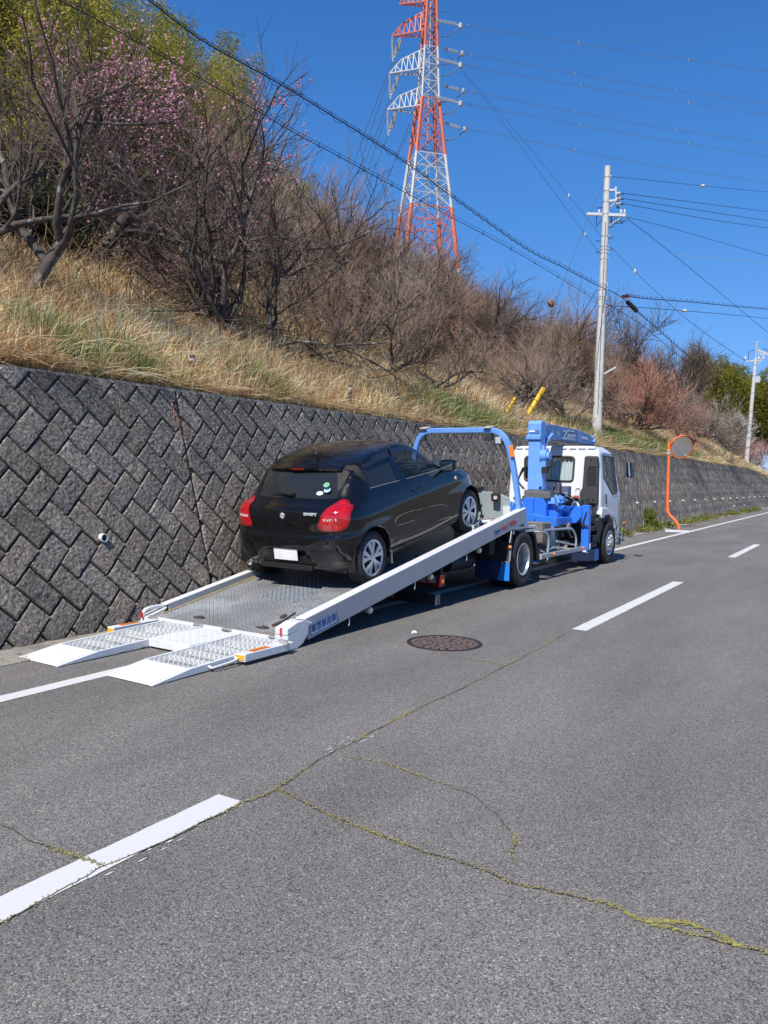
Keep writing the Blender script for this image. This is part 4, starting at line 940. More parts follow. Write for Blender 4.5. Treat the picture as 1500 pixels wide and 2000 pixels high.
# ---- side guard, exhaust and machinery
f = MB()
f.beam((.0, .95, .415), (.0, 3.02, .415), .05, .075); f.bb(-.03, .035, .88, .95, .37, .46)
sg = f.build('side_guard', ALU, truck, bevel=.006)
f = MB()
f.tube(curve_pts([(-.02, 1.28, .46), (-.02, 1.30, .70), (-.04, 1.20, .80), (-.06, .98, .815)], 5), .02, 10)
f.tube([(-.06, .98, .815), (-.2, .98, .815)], .02, 10)
f.tube(curve_pts([(-.03, 2.72, .46), (-.03, 2.72, .62), (-.05, 2.55, .79), (-.1, 2.2, .81), (-.1, 1.30, .83)], 6), .022, 10)
f.tube(curve_pts([(-.04, 1.3, .50), (-.04, 1.75, .52), (-.05, 2.1, .47)], 5), .016, 8); f.tube(curve_pts([(-.04, 1.75, .62), (-.05, 2.2, .56), (-.05, 2.68, .50)], 5), .018, 8)
f.tube([(-.05, .98, .52), (-.05, 1.28, .44)], .016, 8)
f.build('guard_tube', STEEL, sg, smooth=True, each=True)
for y in (1.46, 2.98):
    f = MB(); f.lathe([(.028, -.01), (.03, .01), (.015, .02)], (.035, y, .42), 'x', 12); f.build('side_reflector', ORNG, sg, smooth=True)
f = MB(); f.box((.0, 3.34, .44), (.06, .13, .09)); f.build('filter_cup', STEEL, truck, bevel=.01)
f = MB(); f.prism([(1.25, .60), (1.62, .52), (1.66, .95), (1.22, .97)], -.40, -.10, pf); f.build('battery_box', pm('dusty_box', (.19, .17, .15), rough=.8, var=.35, vs=6, bump=.6, bs=14), truck, bevel=.03)
f = MB(); f.bb(-.42, -.15, 1.72, 1.98, .46, .86); f.build('oil_tank', pm('tank_blue_grey', (.28, .33, .38), rough=.45, var=.1), truck, bevel=.02)
f = MB(); rr = random.Random(9)
for k in range(60):
    c = (rr.uniform(-.55, -.2), rr.uniform(2.0, 2.95), rr.uniform(.46, .85)); s = rr.uniform(.03, .1)
    if k % 3: f.box(c, (s, s * rr.uniform(.5, 1.5), s * rr.uniform(.5, 1.3)), rot=('X', rr.uniform(-.7, .7)))
    else: f.tube([c, (c[0] + rr.uniform(-.1, .1), c[1] + rr.uniform(-.15, .15), c[2] + rr.uniform(-.15, .15))], rr.uniform(.01, .03), 8)
f.lathe([(.10, -.12), (.12, -.1), (.12, .1), (.08, .13)], (-.35, 2.25, .55), 'x', 20)
f.build('gearbox_fitting', pm('cast_alloy', (.24, .225, .20), rough=.5, metal=.5, var=.4, vs=20), truck, bevel=.004, each=True)
f = MB(); f.tube([(-.25, 1.60, .30), (.0, 1.60, .29)], .055, 18, caps=False); f.tube([(-.25, 1.60, .30), (-.05, 1.60, .292)], .046, 18); f.tube([(-.25, 1.6, .3), (-.7, 1.75, .33)], .055, 12)
f.build('exhaust_pipe', pm('exhaust_steel', (.36, .33, .29), rough=.5, metal=.6, var=.2, vs=12), truck, smooth=True)
# blue side skirt ahead
f = MB(); f.prism([(2.6, .20), (2.6, .36), (4.15, .34), (4.15, .13), (4.08, .10)], -.06, -.045, pf); f.prism([(4.15, .115), (4.15, .34), (4.17, .34), (4.17, .115)], -.5, -.045, pf); skt = f.build('side_skirt', DBLUE, truck)
f = MB(); f.prism([(3.88, .14), (3.93, .10), (4.14, .115), (4.14, .335), (3.88, .335)], -.044, -.04, pf); f.build('bright_edge', FBLUE, skt)
f = MB(); f.bb(-.30, .0, 3.6, 4.08, .5, .62); f.bb(-.30, -.03, 3.56, 4.0, .70, .80); f.tube([(-.28, 3.75, 1.02), (-.28, 4.0, 1.0)], .13, 18); f.bb(-.4, -.05, 3.5, 3.56, .38, .9); f.prism([(3.98, .45), (4.06, .45), (4.20, .92), (4.14, .99), (3.95, .92), (3.98, .6)], -.32, .0, pf); f.bb(-.4, -.02, 3.30, 3.95, .38, .50)
f.build('fuel_tank_and_guard', BLACK, truck, bevel=.015)
f = MB(); f.tube([(-.22, 3.72, 1.3), (-.22, 3.72, 1.02)], .075, 14); f.lathe([(.14, -.1), (.15, -.05), (.15, .05), (.14, .1)], (-.2, 3.86, .98), 'x', 20)
for k in range(5): f.lathe([(.152, -.02), (.156, 0), (.152, .02)], (-.28 + k * .045, 3.86, .98), 'x', 20)
f.build('intake_hose', BPLAS, truck, smooth=True)

# ---- cab
def cab_section(z):
    """half outline of the cab at height z: list of (x,y) going from rear centre round the right side to the front"""
    return None
XC = -1.0
def cab_ring(z, n_=10):
    hw = .985 if z < 1.25 else .985 - .075 * ((z - 1.25) / 1.05) ** 1.6
    yr = 4.05; yf = 5.62 - (0 if z < 1.35 else (z - 1.35) * .52) - max(0, z - 2.22) * 1.6
    r = .085 if z > 1.9 else .07; rf = .28
    if z > 2.24:
        k = (z - 2.24) / .13; k = min(1, k); hw -= .10 * (1 - math.sqrt(max(0, 1 - k * k))) + .04 * k; yr += .07 * (1 - math.sqrt(max(0, 1 - k * k)))
    P = []
    for i in range(6): P.append((hw * i / 6 * .0 + (hw - r) * i / 6, yr))
    for i in range(n_ + 1): a = math.pi / 2 * i / n_; P.append((hw - r + r * math.sin(a), yr + r - r * math.cos(a)))
    for i in range(1, 24): P.append((hw, yr + r + (yf - rf - yr - r) * i / 24))
    for i in range(n_ + 1): a = math.pi / 2 * i / n_; P.append((hw - rf * .8 + rf * .8 * math.cos(a), yf - rf + rf * math.sin(a)))
    for i in range(1, 7): P.append(((hw - rf * .8) * (1 - i / 6), yf + .0))
    return P
def skin(rings_fn, zs):
    """rings -> numpy verts (both sides), triangles, normals"""
    R0 = [rings_fn(z) for z in zs]; n = len(R0[0]); full = []
    for z, P in zip(zs, R0):
        L_ = [(p[0], p[1], z) for p in P] + [(-p[0], p[1], z) for p in reversed(P[1:-1])]; full.append(L_)
    V = np.array(full, float); nz, m, _ = V.shape
    F = []
    for i in range(nz - 1):
        for j in range(m):
            a, b, c, d = i * m + j, i * m + (j + 1) % m, (i + 1) * m + (j + 1) % m, (i + 1) * m + j
            F += [(a, b, c), (a, c, d)]
    V = V.reshape(-1, 3)
    return V, np.array(F)
def vnormals(V, F):
    fn = np.cross(V[F[:, 1]] - V[F[:, 0]], V[F[:, 2]] - V[F[:, 0]]); N = np.zeros_like(V)
    for k in range(3): np.add.at(N, F[:, k], fn)
    return N / (np.linalg.norm(N, axis=1, keepdims=True) + 1e-12)
def split(V, N, F, f):
    """clip triangles by scalar f per vertex: returns (V,N,inside F,outside F)"""
    V = list(map(tuple, V)); N = list(map(tuple, N)); f = list(f); ins = []; out = []; cache = {}
    def cut(a, b):
        k = (min(a, b), max(a, b))
        if k in cache: return cache[k]
        t_ = f[a] / (f[a] - f[b]); t_ = min(max(t_, 0), 1)
        V.append(tuple(V[a][i] + (V[b][i] - V[a][i]) * t_ for i in range(3))); N.append(tuple(N[a][i] + (N[b][i] - N[a][i]) * t_ for i in range(3))); f.append(0.0)
        cache[k] = len(V) - 1; return cache[k]
    for tri in F:
        s = [f[i] > 0 for i in tri]; c = sum(s)
        if c == 3: ins.append(tuple(tri))
        elif c == 0: out.append(tuple(tri))
        else:
            for k in range(3):
                a, b, c_ = tri[k], tri[(k + 1) % 3], tri[(k + 2) % 3]
                if s[k] and not s[(k + 1) % 3] and not s[(k + 2) % 3]:
                    p, q = cut(a, b), cut(a, c_); ins.append((a, p, q)); out += [(p, b, c_), (p, c_, q)]; break
                if not s[k] and s[(k + 1) % 3] and s[(k + 2) % 3]:
                    p, q = cut(a, b), cut(a, c_); out.append((a, p, q)); ins += [(p, b, c_), (p, c_, q)]; break
    return np.array(V), np.array(N), np.array(ins, int).reshape(-1, 3), np.array(out, int).reshape(-1, 3)
def sdpoly(P, poly):
    """signed distance (inside +) of points (n,2) to polygon"""
    P = np.asarray(P, float); q = np.asarray(poly, float); n = len(q); d = np.full(len(P), 1e9); ins = np.zeros(len(P), bool)
    for i in range(n):
        a, b = q[i], q[(i + 1) % n]; e = b - a; w_ = P - a; t_ = np.clip((w_ @ e) / (e @ e + 1e-12), 0, 1); d = np.minimum(d, np.linalg.norm(w_ - t_[:, None] * e, axis=1))
        c1 = (a[1] <= P[:, 1]) & (P[:, 1] < b[1]); c2 = (b[1] <= P[:, 1]) & (P[:, 1] < a[1])
        cr = e[0] * w_[:, 1] - e[1] * w_[:, 0]; ins ^= (c1 & (cr > 0)) | (c2 & (cr < 0))
    return np.where(ins, d, -d)
def roundpoly(poly, r=.03, n_=4):
    out = []; n = len(poly)
    for i in range(n):
        a = Vector(poly[i - 1]); b = Vector(poly[i]); c = Vector(poly[(i + 1) % n]); r1 = min(r, (a - b).length * .45, (c - b).length * .45)
        p = b + (a - b).normalized() * r1; q = b + (c - b).normalized() * r1
        for k in range(n_ + 1): t_ = k / n_; out.append(tuple((1 - t_) ** 2 * p + 2 * t_ * (1 - t_) * b + t_ * t_ * q))
    return out
def emit(name, V, N, F, mats, parent, off=0.0, smooth=True):
    if not len(F): return None
    u, inv = np.unique(F.ravel(), return_inverse=True); v = V[u] + N[u] * off
    o = np_mesh(name, v, inv.reshape(-1, 3), mats, parent, smooth=smooth, nf=3)
    try: o.data.normals_split_custom_set_from_vertices([tuple(x) for x in N[u]])
    except Exception: pass
    return o
zs = [.98 + .03 * i for i in range(42)] + [2.25, 2.27, 2.29, 2.31, 2.33, 2.345, 2.355, 2.362, 2.367, 2.37]
zs = sorted(set([round(z, 4) for z in zs if z <= 2.24 or z >= 2.25])); zs_low = [.44 + .03 * i for i in range(18)]
def make_cab():
    allz = zs_low + zs; V, F = skin(cab_ring, allz); V[:, 0] += XC; N = vnormals(V, F)
    # front wheel arches cut from the lower skin
    dist = .56 - np.sqrt((V[:, 1] - 4.66) ** 2 + (V[:, 2] - .43) ** 2)
    dist = np.where(np.abs(V[:, 0] - XC) > .5, dist, -1)
    rear_low = np.where((V[:, 1] < 4.35) & (V[:, 2] < .97), .1, -.1)      # open below the rear floor
    V, N, _, F = split(V, N, F, dist)
    dd = np.minimum(4.30 - V[:, 1], 1.02 - V[:, 2]); V, N, _, F = split(V, N, F, dd)
    parts = []
    side = lambda V: np.stack([V[:, 1], V[:, 2]], 1)
    def region(V, N, F, fld): return split(V, N, F, fld)
    # rear window
    rearw = roundpoly([(-1.62, 1.66), (-.585, 1.66), (-.565, 2.15), (-1.62, 2.15)], .08)
    fld = np.where(V[:, 1] < 4.12, sdpoly(V[:, [0, 2]], rearw), -1); V, N, W1, F = region(V, N, F, fld)
    # side windows
    winp = roundpoly([(4.27, 2.19), (4.98, 2.17), (5.20, 1.44), (4.86, 1.40), (4.35, 1.70), (4.27, 1.74)], .05)
    fld = np.where(np.abs(V[:, 0] - XC) > .80, sdpoly(side(V), winp), -1); V, N, W2, F = region(V, N, F, fld)
    # windscreen
    fld = np.where((V[:, 1] > 4.9), np.minimum(np.minimum(V[:, 2] - 1.40, 2.2 - V[:, 2]), .80 - np.abs(V[:, 0] - XC)), -1); V, N, W3, F = region(V, N, F, fld)
    # rear vents
    body_id = emit('cab', V, N, F, WHITE, truck)
    for w_, nm in ((W1, 'rear_window'), (W2, 'side_window'), (W3, 'windscreen')):
        if nm == 'side_window':
            c = V[w_].mean(axis=1)[:, 0]; emit(nm, V, N, w_[c > XC], WGL, body_id, -.004); emit(nm, V, N, w_[c < XC], WGL, body_id, -.004)
        else: emit(nm, V, N, w_, WGL, body_id, -.004)
    return body_id
cab = make_cab()
def ring_tube(poly, fn, r, name, mat, parent, k=6):
    f = MB(); P = [fn(*p) for p in poly]; f.tube(P + [P[0]], r, k, caps=False); return f.build(name, mat, parent, smooth=True)
ring_tube(roundpoly([(-1.62, 1.66), (-.585, 1.66), (-.565, 2.15), (-1.62, 2.15)], .08), lambda u, v: Vector((u, 4.045, v)), .022, 'window_seal', BPLAS, cab)
winp = roundpoly([(4.27, 2.19), (4.98, 2.17), (5.20, 1.44), (4.86, 1.40), (4.35, 1.70), (4.27, 1.74)], .05)
hwz = lambda z: .985 - .075 * (max(0, z - 1.25) / 1.05) ** 1.6
for s in (1, -1): ring_tube(winp, lambda u, v: Vector((XC + s * (hwz(v) - .002), u, v)), .014, 'window_seal', BPLAS, cab)
# curtain behind the rear glass
f = MB(); n_ = 60
for i in range(n_ + 1):
    x = -1.10 + .50 * i / n_; y = 4.10 + .014 * math.sin(i * .62) + .006 * math.sin(i * 1.7); zt_ = 2.08 - .018 * abs(math.sin(i * .155)); f.v += [(x, y, 1.665), (x, y, zt_)]
for i in range(n_): f.f.append((2 * i, 2 * i + 2, 2 * i + 3, 2 * i + 1)); f.m.append(0)
f.build('curtain', CURT, cab, smooth=True, recalc=False)
f = MB(); f.bb(-1.9, -.1, 4.12, 4.6, 1.0, 1.30); f.bb(-.62, -.18, 4.30, 4.42, 1.3, 1.95); f.bb(-1.75, -1.35, 4.30, 4.42, 1.3, 1.95); f.bb(-.5, -.3, 4.28, 4.36, 1.93, 2.1); f.build('cab_seats', BPLAS, cab, bevel=.03)
f = MB(); f.lathe([(.19, 0), (.21, .015), (.19, .03), (.17, .015)], (-.45, 4.92, 1.45), 'y', 28, close=True); f.bb(-1.85, -.15, 5.05, 5.35, 1.15, 1.42); f.build('dashboard', BPLAS, cab)
# moulded ribs on the roof rear edge, small rear handles recess
f = MB()
for i in range(9):
    x = -1.75 + i * .19; f.box((x, 4.11, 2.325), (.165, .16, .06))
f.build('roof_rib', WHITE, cab, bevel=.028, each=True)
f = MB()
for i, x in enumerate((-1.12, -.95, -.78, -.48, -.33)):
    f.tube([(x - .04, 4.046, 1.43), (x - .04, 4.044, 1.50), (x - .02, 4.043, 1.525), (x + .035, 4.043, 1.53), (x + .05, 4.044, 1.51), (x + .05, 4.046, 1.43)], .007, 6)
    f.box((x, 4.046, 1.50), (.085, .004, .02))
f.build('cab_pressing', pm('pressing_grey', (.5, .51, .51), rough=.4), cab)
# air intake duct on the right rear corner
f = MB(); f.prism([(-.33, 2.13), (-.30, 2.17), (-.075, 2.165), (-.055, 2.10), (-.04, 1.22), (-.12, 1.16), (-.40, 1.24), (-.41, 1.42), (-.355, 1.54)], 3.93, 4.046, yz); duct = f.build('air_intake_duct', BPLAS, cab, bevel=.025)
f = MB()
for k in range(9): f.box((-.155, 3.926, 1.60 + k * .042), (.16, .012, .014))
f.tube([(-.25, 3.928, 1.56), (-.25, 3.926, 1.88), (-.22, 3.926, 1.96), (-.09, 3.926, 1.96)], .007, 6)
f.build('duct_louvre', pm('louvre_dark', (.012, .012, .013), rough=.7), duct)
f = MB(); f.lathe([(.016, -.005), (.012, .0)], (-.19, 3.93, 2.09), 'y', 10); f.lathe([(.022, -.005), (.018, .0)], (-.24, 3.93, 1.31), 'y', 10); f.lathe([(.022, -.005), (.018, .0)], (-.12, 3.93, 1.30), 'y', 10); f.box((-.24, 3.91, 1.235), (.36, .08, .02)); f.build('duct_bolt', DK, duct, each=True)
# door seam, handle, mirror, fender, bumper
f = MB(); hx = lambda z: XC + hwz(z) + .0015
pth = [(4.23, 1.12), (4.22, 1.5), (4.22, 2.2), (4.3, 2.235), (5.0, 2.215), (5.02, 2.17)]
f.tube([(hx(z), y, z) for y, z in pth], .005, 5); pth = [(4.23, 1.12), (4.45, 1.05), (4.9, 1.0), (5.14, .8), (5.20, .62)]; f.tube([(hx(z), y, z) for y, z in pth], .005, 5)
f.tube([(hx(z), y, z) for y, z in ((5.22, 1.4), (5.30, 1.1), (5.27, .7))], .005, 5)
f.build('door_seam', pm('seam_grey', (.10, .10, .10), rough=.7), cab)
f = MB(); f.box((XC + .99, 4.40, 1.32), (.03, .05, .20)); f.build('door_handle', BPLAS, cab, bevel=.012)
f = MB(); f.lathe([(.565, 0), (.60, .0), (.60, .045), (.565, .045)], (XC + .955, 4.66, .43), 'x', 48, close=True); fl = f
fl.v2 = None
V_ = np.array(f.v); keepf = [fc for fc in f.f if all(V_[i][2] > .62 for i in fc)]; f.f = keepf; f.m = [0] * len(keepf); arch = f.build('fender_lip', BPLAS, cab, smooth=True)
f = MB(); f.prism([(4.06, 1.02), (4.10, 1.16), (4.5, 1.13), (4.85, 1.02), (5.05, .8), (5.12, .66), (5.0, .70), (4.9, .9), (4.6, 1.0), (4.3, .99), (4.10, .93)], XC + .965, XC + 1.015, pf); f.build('white_fender', WHITE, cab, bevel=.02)
f = MB(); f.bb(XC - .98, XC + .98, 5.35, 5.70, .34, .60); f.bb(XC + .85, XC + .99, 5.12, 5.40, .36, .70); f.build('bumper', WHITE, cab, bevel=.04)
f = MB(); f.box((XC + 1.005, 5.42, .56), (.03, .12, .07)); f.tube([(XC + 1.01, 5.62, .40), (XC + 1.03, 5.62, .80)], .012, 8); f.tube([(XC + 1.0, 5.5, .43), (XC + 1.04, 5.62, .43)], .014, 8); f.box((XC + 1.0, 5.36, .42), (.05, .1, .16)); f.build('corner_fittings', BPLAS, cab, bevel=.006)
f = MB(); f.lathe([(.02, -.01), (.03, .0), (.02, .02)], (XC + 1.03, 5.62, .80), 'z', 10); f.build('corner_marker', ORNG, cab)
f = MB(); f.bb(XC - .8, XC + .8, 4.1, 5.3, .45, .98); f.build('cab_floor', BLACK, cab)
f = MB(); f.tube(curve_pts([(XC + .93, 5.05, 2.24), (XC + 1.08, 5.12, 2.27), (XC + 1.13, 5.16, 2.2), (XC + 1.16, 5.2, 1.95)], 5), .012, 8); f.tube(curve_pts([(XC + .97, 5.1, 1.66), (XC + 1.08, 5.15, 1.72), (XC + 1.16, 5.2, 1.90)], 5), .012, 8); ma = f.build('mirror_arm', BPLAS, cab, smooth=True)
f = MB(); f.prism(roundpoly([(XC + 1.14, 1.77), (XC + 1.30, 1.75), (XC + 1.325, 2.08), (XC + 1.15, 2.10)], .05), 5.17, 5.24, yz); mo = f.build('mirror_housing', BPLAS, cab, bevel=.015)
f = MB(); f.prism(roundpoly([(XC + 1.16, 1.79), (XC + 1.285, 1.775), (XC + 1.305, 2.06), (XC + 1.17, 2.075)], .04), 5.160, 5.1685, yz); f.build('mirror_glass', MIR, mo)
f = MB(); f.tube([(XC - .93, 5.05, 2.2), (XC - 1.12, 5.15, 2.1), (XC - 1.14, 5.15, 1.8)], .012, 8); f.bb(XC - 1.24, XC - 1.10, 5.12, 5.2, 1.75, 2.05); f.build('mirror_housing', BPLAS, cab, bevel=.01)

# ---- loose things lying on the deck ahead of the car
f = MB(); c0 = dk_(-.42, 4.88, .0)
cr = empty('plastic_crate', tuple(truck.matrix_world @ c0) if False else (0, 0, 0)); 
bpy.context.view_layer.update()
TM = Matrix.Translation(truck.location) @ Matrix.Rotation(-TH, 4, 'Z')
def on_deck(name, x, s, n=0.0, rz=0.0):
    e = empty(name); e.matrix_world = TM @ Matrix.Translation(dk_(x, s, n)) @ Matrix.Rotation(DA, 4, 'X') @ Matrix.Rotation(rz, 4, 'Z'); return e
bpy.data.objects.remove(cr)
cr = on_deck('plastic_crate', -.42, 4.62, .001, .1); tag(cr, 'white slotted plastic crate on the truck deck beside the front tyre of the car', 'crate')
f = MB(); f.bb(-.16, .16, -.11, .11, 0, .012)
for z in (.03, .06, .09, .12):
    for y in (-.11, .105): f.bb(-.16, .16, y, y + .006, z, z + .018)
    for x in (-.16, .154): f.bb(x, x + .006, -.11, .11, z, z + .018)
for x in (-.16, -.055, .045, .145):
    for y in (-.112, .103): f.bb(x, x + .014, y, y + .010, .012, .14)
f.build('basket', WPR, cr)
WEB = pm('webbing', (.22, .14, .08), rough=.9, var=.3, vs=30); ROPE = pm('dirty_rope', (.30, .25, .19), rough=.95, var=.4, vs=40)
def pile(name, x, s, label, cat, seed, mat, R0, nloop, r, flat=False):
    e = on_deck(name, x, s, .002, 0); tag(e, label, cat); q = random.Random(seed); f = MB()
    P = []
    for i in range(nloop * 7): a = i * .9 + q.uniform(-.2, .2); rr2 = R0 * q.uniform(.5, 1.1); P.append(Vector((rr2 * math.cos(a) * 1.3, rr2 * math.sin(a), r + .10 * R0 * i / 7 + q.uniform(0, .02))))
    P = curve_pts(P, 4)
    if flat:
        for a, b in zip(P, P[1:]): f.beam(a, b, .045, .005)
    else: f.tube(P, r, 6)
    f.build('coil', mat, e, smooth=not flat); return e
pile('strap_bundle', -.78, 5.15, 'heap of brown tie down webbing on the deck ahead of the car bonnet', 'strap', 3, WEB, .14, 4, .006, True)
pile('winch_rope', -.40, 5.25, 'grey coiled winch rope beside the upright lever on the deck', 'rope', 5, ROPE, .11, 3, .009)
pile('chain_heap', -.25, 5.0, 'dark rusty chain heap close to the right deck rail', 'chain', 8, pm('chain_rust', (.16, .10, .07), rough=.6, metal=.4, var=.4, vs=40), .09, 4, .012)
wd = on_deck('wheel_dolly', -.50, 5.12, .001, .25); tag(wd, 'light grey steel skate lying on the deck in front of the headboard', 'skate')
f = MB(); f.bb(-.12, .22, -.05, .05, .03, .07); [f.tube([(x, -.07, .03), (x, .07, .03)], .03, 12) for x in (-.10, .05, .2)]; f.build('frame', GALV, wd, bevel=.005)
# ============================================================ BLACK HATCHBACK ON THE DECK (x forward, y left, z up, origin under the rear axle)
CPOS = Vector((-5.861, 7.969, .413)); CYAW = .0082; CPIT = .186; CSC = 1.055
Fw = Vector((math.sin(CYAW) * math.cos(CPIT), math.cos(CYAW) * math.cos(CPIT), math.sin(CPIT))); Lf = Vector((-math.cos(CYAW), math.sin(CYAW), 0)); Up = Fw.cross(Lf)
car = empty('hatchback_car'); MW = Matrix((Fw, Lf, Up)).transposed().to_4x4(); MW = MW @ Matrix.Scale(CSC, 4); MW.translation = CPOS; car.matrix_world = MW
tag(car, 'glossy black hatchback car carried on the tilted truck deck', 'car')
def car_paint():
    m = bpy.data.materials.new('black_car_paint'); m.use_nodes = True; t = m.node_tree; L = t.links.new; b = t.nodes['Principled BSDF']
    tc = _n(t, 'ShaderNodeTexCoord'); co = tc.outputs['Object']; sx = _n(t, 'ShaderNodeSeparateXYZ'); L(co, sx.inputs[0])
    n1 = _n(t, 'ShaderNodeTexNoise', Scale=7.0, Detail=8.0, Roughness=.7); L(co, n1.inputs['Vector'])
    # dust on the upward faces of the roof
    ge = _n(t, 'ShaderNodeMapRange'); L(sx.outputs[2], ge.inputs[0]); ge.inputs[1].default_value = 1.40; ge.inputs[2].default_value = 1.49
    d1 = _n(t, 'ShaderNodeMapRange'); L(n1.outputs[0], d1.inputs[0]); d1.inputs[1].default_value = .36; d1.inputs[2].default_value = .62
    mu = _n(t, 'ShaderNodeMath', operation='MULTIPLY'); L(ge.outputs[0], mu.inputs[0]); L(d1.outputs[0], mu.inputs[1])
    mu2 = _n(t, 'ShaderNodeMath', operation='MULTIPLY'); L(mu.outputs[0], mu2.inputs[0]); mu2.inputs[1].default_value = .55
    # road film low on the sills
    lo = _n(t, 'ShaderNodeMapRange'); L(sx.outputs[2], lo.inputs[0]); lo.inputs[1].default_value = .50; lo.inputs[2].default_value = .22; lo.inputs[4].default_value = .14
    n2 = _n(t, 'ShaderNodeTexNoise', Scale=3.0, Detail=6.0, Roughness=.65); L(co, n2.inputs['Vector'])
    lm = _n(t, 'ShaderNodeMath', operation='MULTIPLY'); L(lo.outputs[0], lm.inputs[0]); L(n2.outputs[0], lm.inputs[1])
    ad = _n(t, 'ShaderNodeMath', operation='MAXIMUM'); L(mu2.outputs[0], ad.inputs[0]); L(lm.outputs[0], ad.inputs[1])
    mx = _n(t, 'ShaderNodeMix', data_type='RGBA'); L(ad.outputs[0], mx.inputs[0]); mx.inputs[6].default_value = (.0045, .0048, .006, 1); mx.inputs[7].default_value = (.17, .125, .08, 1)
    L(mx.outputs[2], b.inputs['Base Color'])
    ro = _n(t, 'ShaderNodeMapRange'); L(ad.outputs[0], ro.inputs[0]); ro.inputs[3].default_value = .09; ro.inputs[4].default_value = .75; ro.inputs[2].default_value = .5; L(ro.outputs[0], b.inputs['Roughness'])
    b.inputs['Coat Weight'].default_value = .3; b.inputs['Coat Roughness'].default_value = .04; b.inputs['Specular IOR Level'].default_value = .5
    return m
PAINTB = car_paint()
CGL = glass('tinted_glass', (.022, .025, .028), .88, .05); CGF = glass('clear_glass', (.02, .028, .028), .42, .015)
PLB = pm('trim_black', (.012, .012, .013), rough=.45, var=.1); DUSTB = pm('dusty_trim', (.028, .026, .024), rough=.6, var=.2, vs=14, spec=.2)
TLR = pm('tail_red', (.42, .004, .008), rough=.10, coat=1.0, var=.35, vs=9); TLD = pm('tail_dark_red', (.25, .004, .006), rough=.15, coat=1.0)
SILW = pm('hubcap_silver', (.62, .64, .66), rough=.30, metal=.55, var=.04); CHR = pm('chrome', (.75, .76, .78), rough=.12, metal=1.0, var=.02); BDG = pm('badge_silver', (.70, .71, .73), rough=.35, metal=.3)
tb = [ # z, xr, xf, hw
 (.20, -.38, 3.06, .775), (.26, -.46, 3.13, .815), (.34, -.505, 3.18, .838), (.44, -.525, 3.20, .846), (.54, -.530, 3.19, .8475), (.62, -.525, 3.17, .8475), (.645, -.510, 3.15, .8475),
 (.67, -.495, 3.13, .847), (.78, -.500, 3.07, .845), (.86, -.495, 2.95, .838), (.905, -.475, 2.78, .828), (.94, -.42, 2.55, .818), (.97, -.335, 2.30, .808),(1.0, -.290, 2.14, .796), (1.03, -.262, 2.04, .783),
 (1.10, -.200, 1.94, .752), (1.15, -.155, 1.87, .731), (1.20, -.105, 1.80, .710), (1.27, -.035, 1.69, .680), (1.31, .01, 1.62, .664), (1.34, .06, 1.565, .652), (1.36, .115, 1.53, .644), (1.375, .17, 1.50, .637), (1.39, .24, 1.46, .630), (1.405, .32, 1.415, .620), (1.42, .41, 1.365, .606),
 (1.435, .52, 1.30, .580), (1.448, .63, 1.23, .535), (1.458, .73, 1.17, .475), (1.466, .81, 1.12, .395), (1.473, .88, 1.08, .295), (1.478, .93, 1.05, .195), (1.481, .97, 1.03, .09)]
TB = np.array(tb)
def interp(z):
    return [float(np.interp(z, TB[:, 0], TB[:, i])) for i in (1, 2, 3)]
def smooth_tab():
    zz = np.concatenate([np.linspace(.20, 1.34, 95), np.array([1.352, 1.362, 1.372, 1.382, 1.391, 1.40, 1.408, 1.416, 1.423, 1.429, 1.435, 1.440, 1.445, 1.450, 1.455, 1.460, 1.465, 1.470, 1.474, 1.4775, 1.481])])
    out = []
    for z in zz:
        k = [interp(z + d) for d in (-.02, -.01, 0, .01, .02)] if .23 < z < 1.42 else [interp(z)]
        out.append((z,) + tuple(np.mean([q[i] for q in k]) for i in range(3)))
    return out
ST = smooth_tab()
NR, NS, NF = 26, 90, 22
def car_ring(row):
    z, xr, xf, hw = row; P = []
    cr = .46 if z < .9 else .46 - .22 * min(1, (z - .9) / .35); cf = .95 if z < .9 else (.95 - .60 * min(1, (z - .9) / .13))
    L_ = xf - xr; cr = min(cr, L_ * .33); cf = min(cf, L_ * .4); n = 3.5 if z < .95 else 2.8; nf = 2.3
    def side(x):
        s = hw * (1 - .020 * ((x - 1.1) / 1.7) ** 2)
        if z < 1.02:
            for cx in (0.0, 2.45):       # haunches over the wheels
                s += .022 * math.exp(-((x - cx) / .42) ** 2) * math.exp(-((z - .60) / .20) ** 2)
            s -= .020 * math.exp(-((x - 1.2) / .62) ** 2) * math.exp(-((z - .42) / .12) ** 2)     # hollow in the doors
            s += .008 * math.exp(-((z - .80) / .05) ** 2) * (1 if x < 2.4 else math.exp(-((x - 2.4) / .3) ** 2))
        return s
    for i in range(NR):
        a = math.pi / 2 * i / NR; c, s_ = math.cos(a) ** (2 / n), math.sin(a) ** (2 / n); x = xr + cr - cr * c
        P.append((x, side(x) * s_))
    for i in range(NS): x = xr + cr + (xf - cf - xr - cr) * i / NS; P.append((x, side(x)))
    for i in range(NF + 1):
        a = math.pi / 2 * (1 - i / NF); c, s_ = math.cos(a) ** (2 / nf), math.sin(a) ** (2 / nf); x = xf - cf + cf * c; P.append((x, side(x) * max(s_, 0)))
    return P
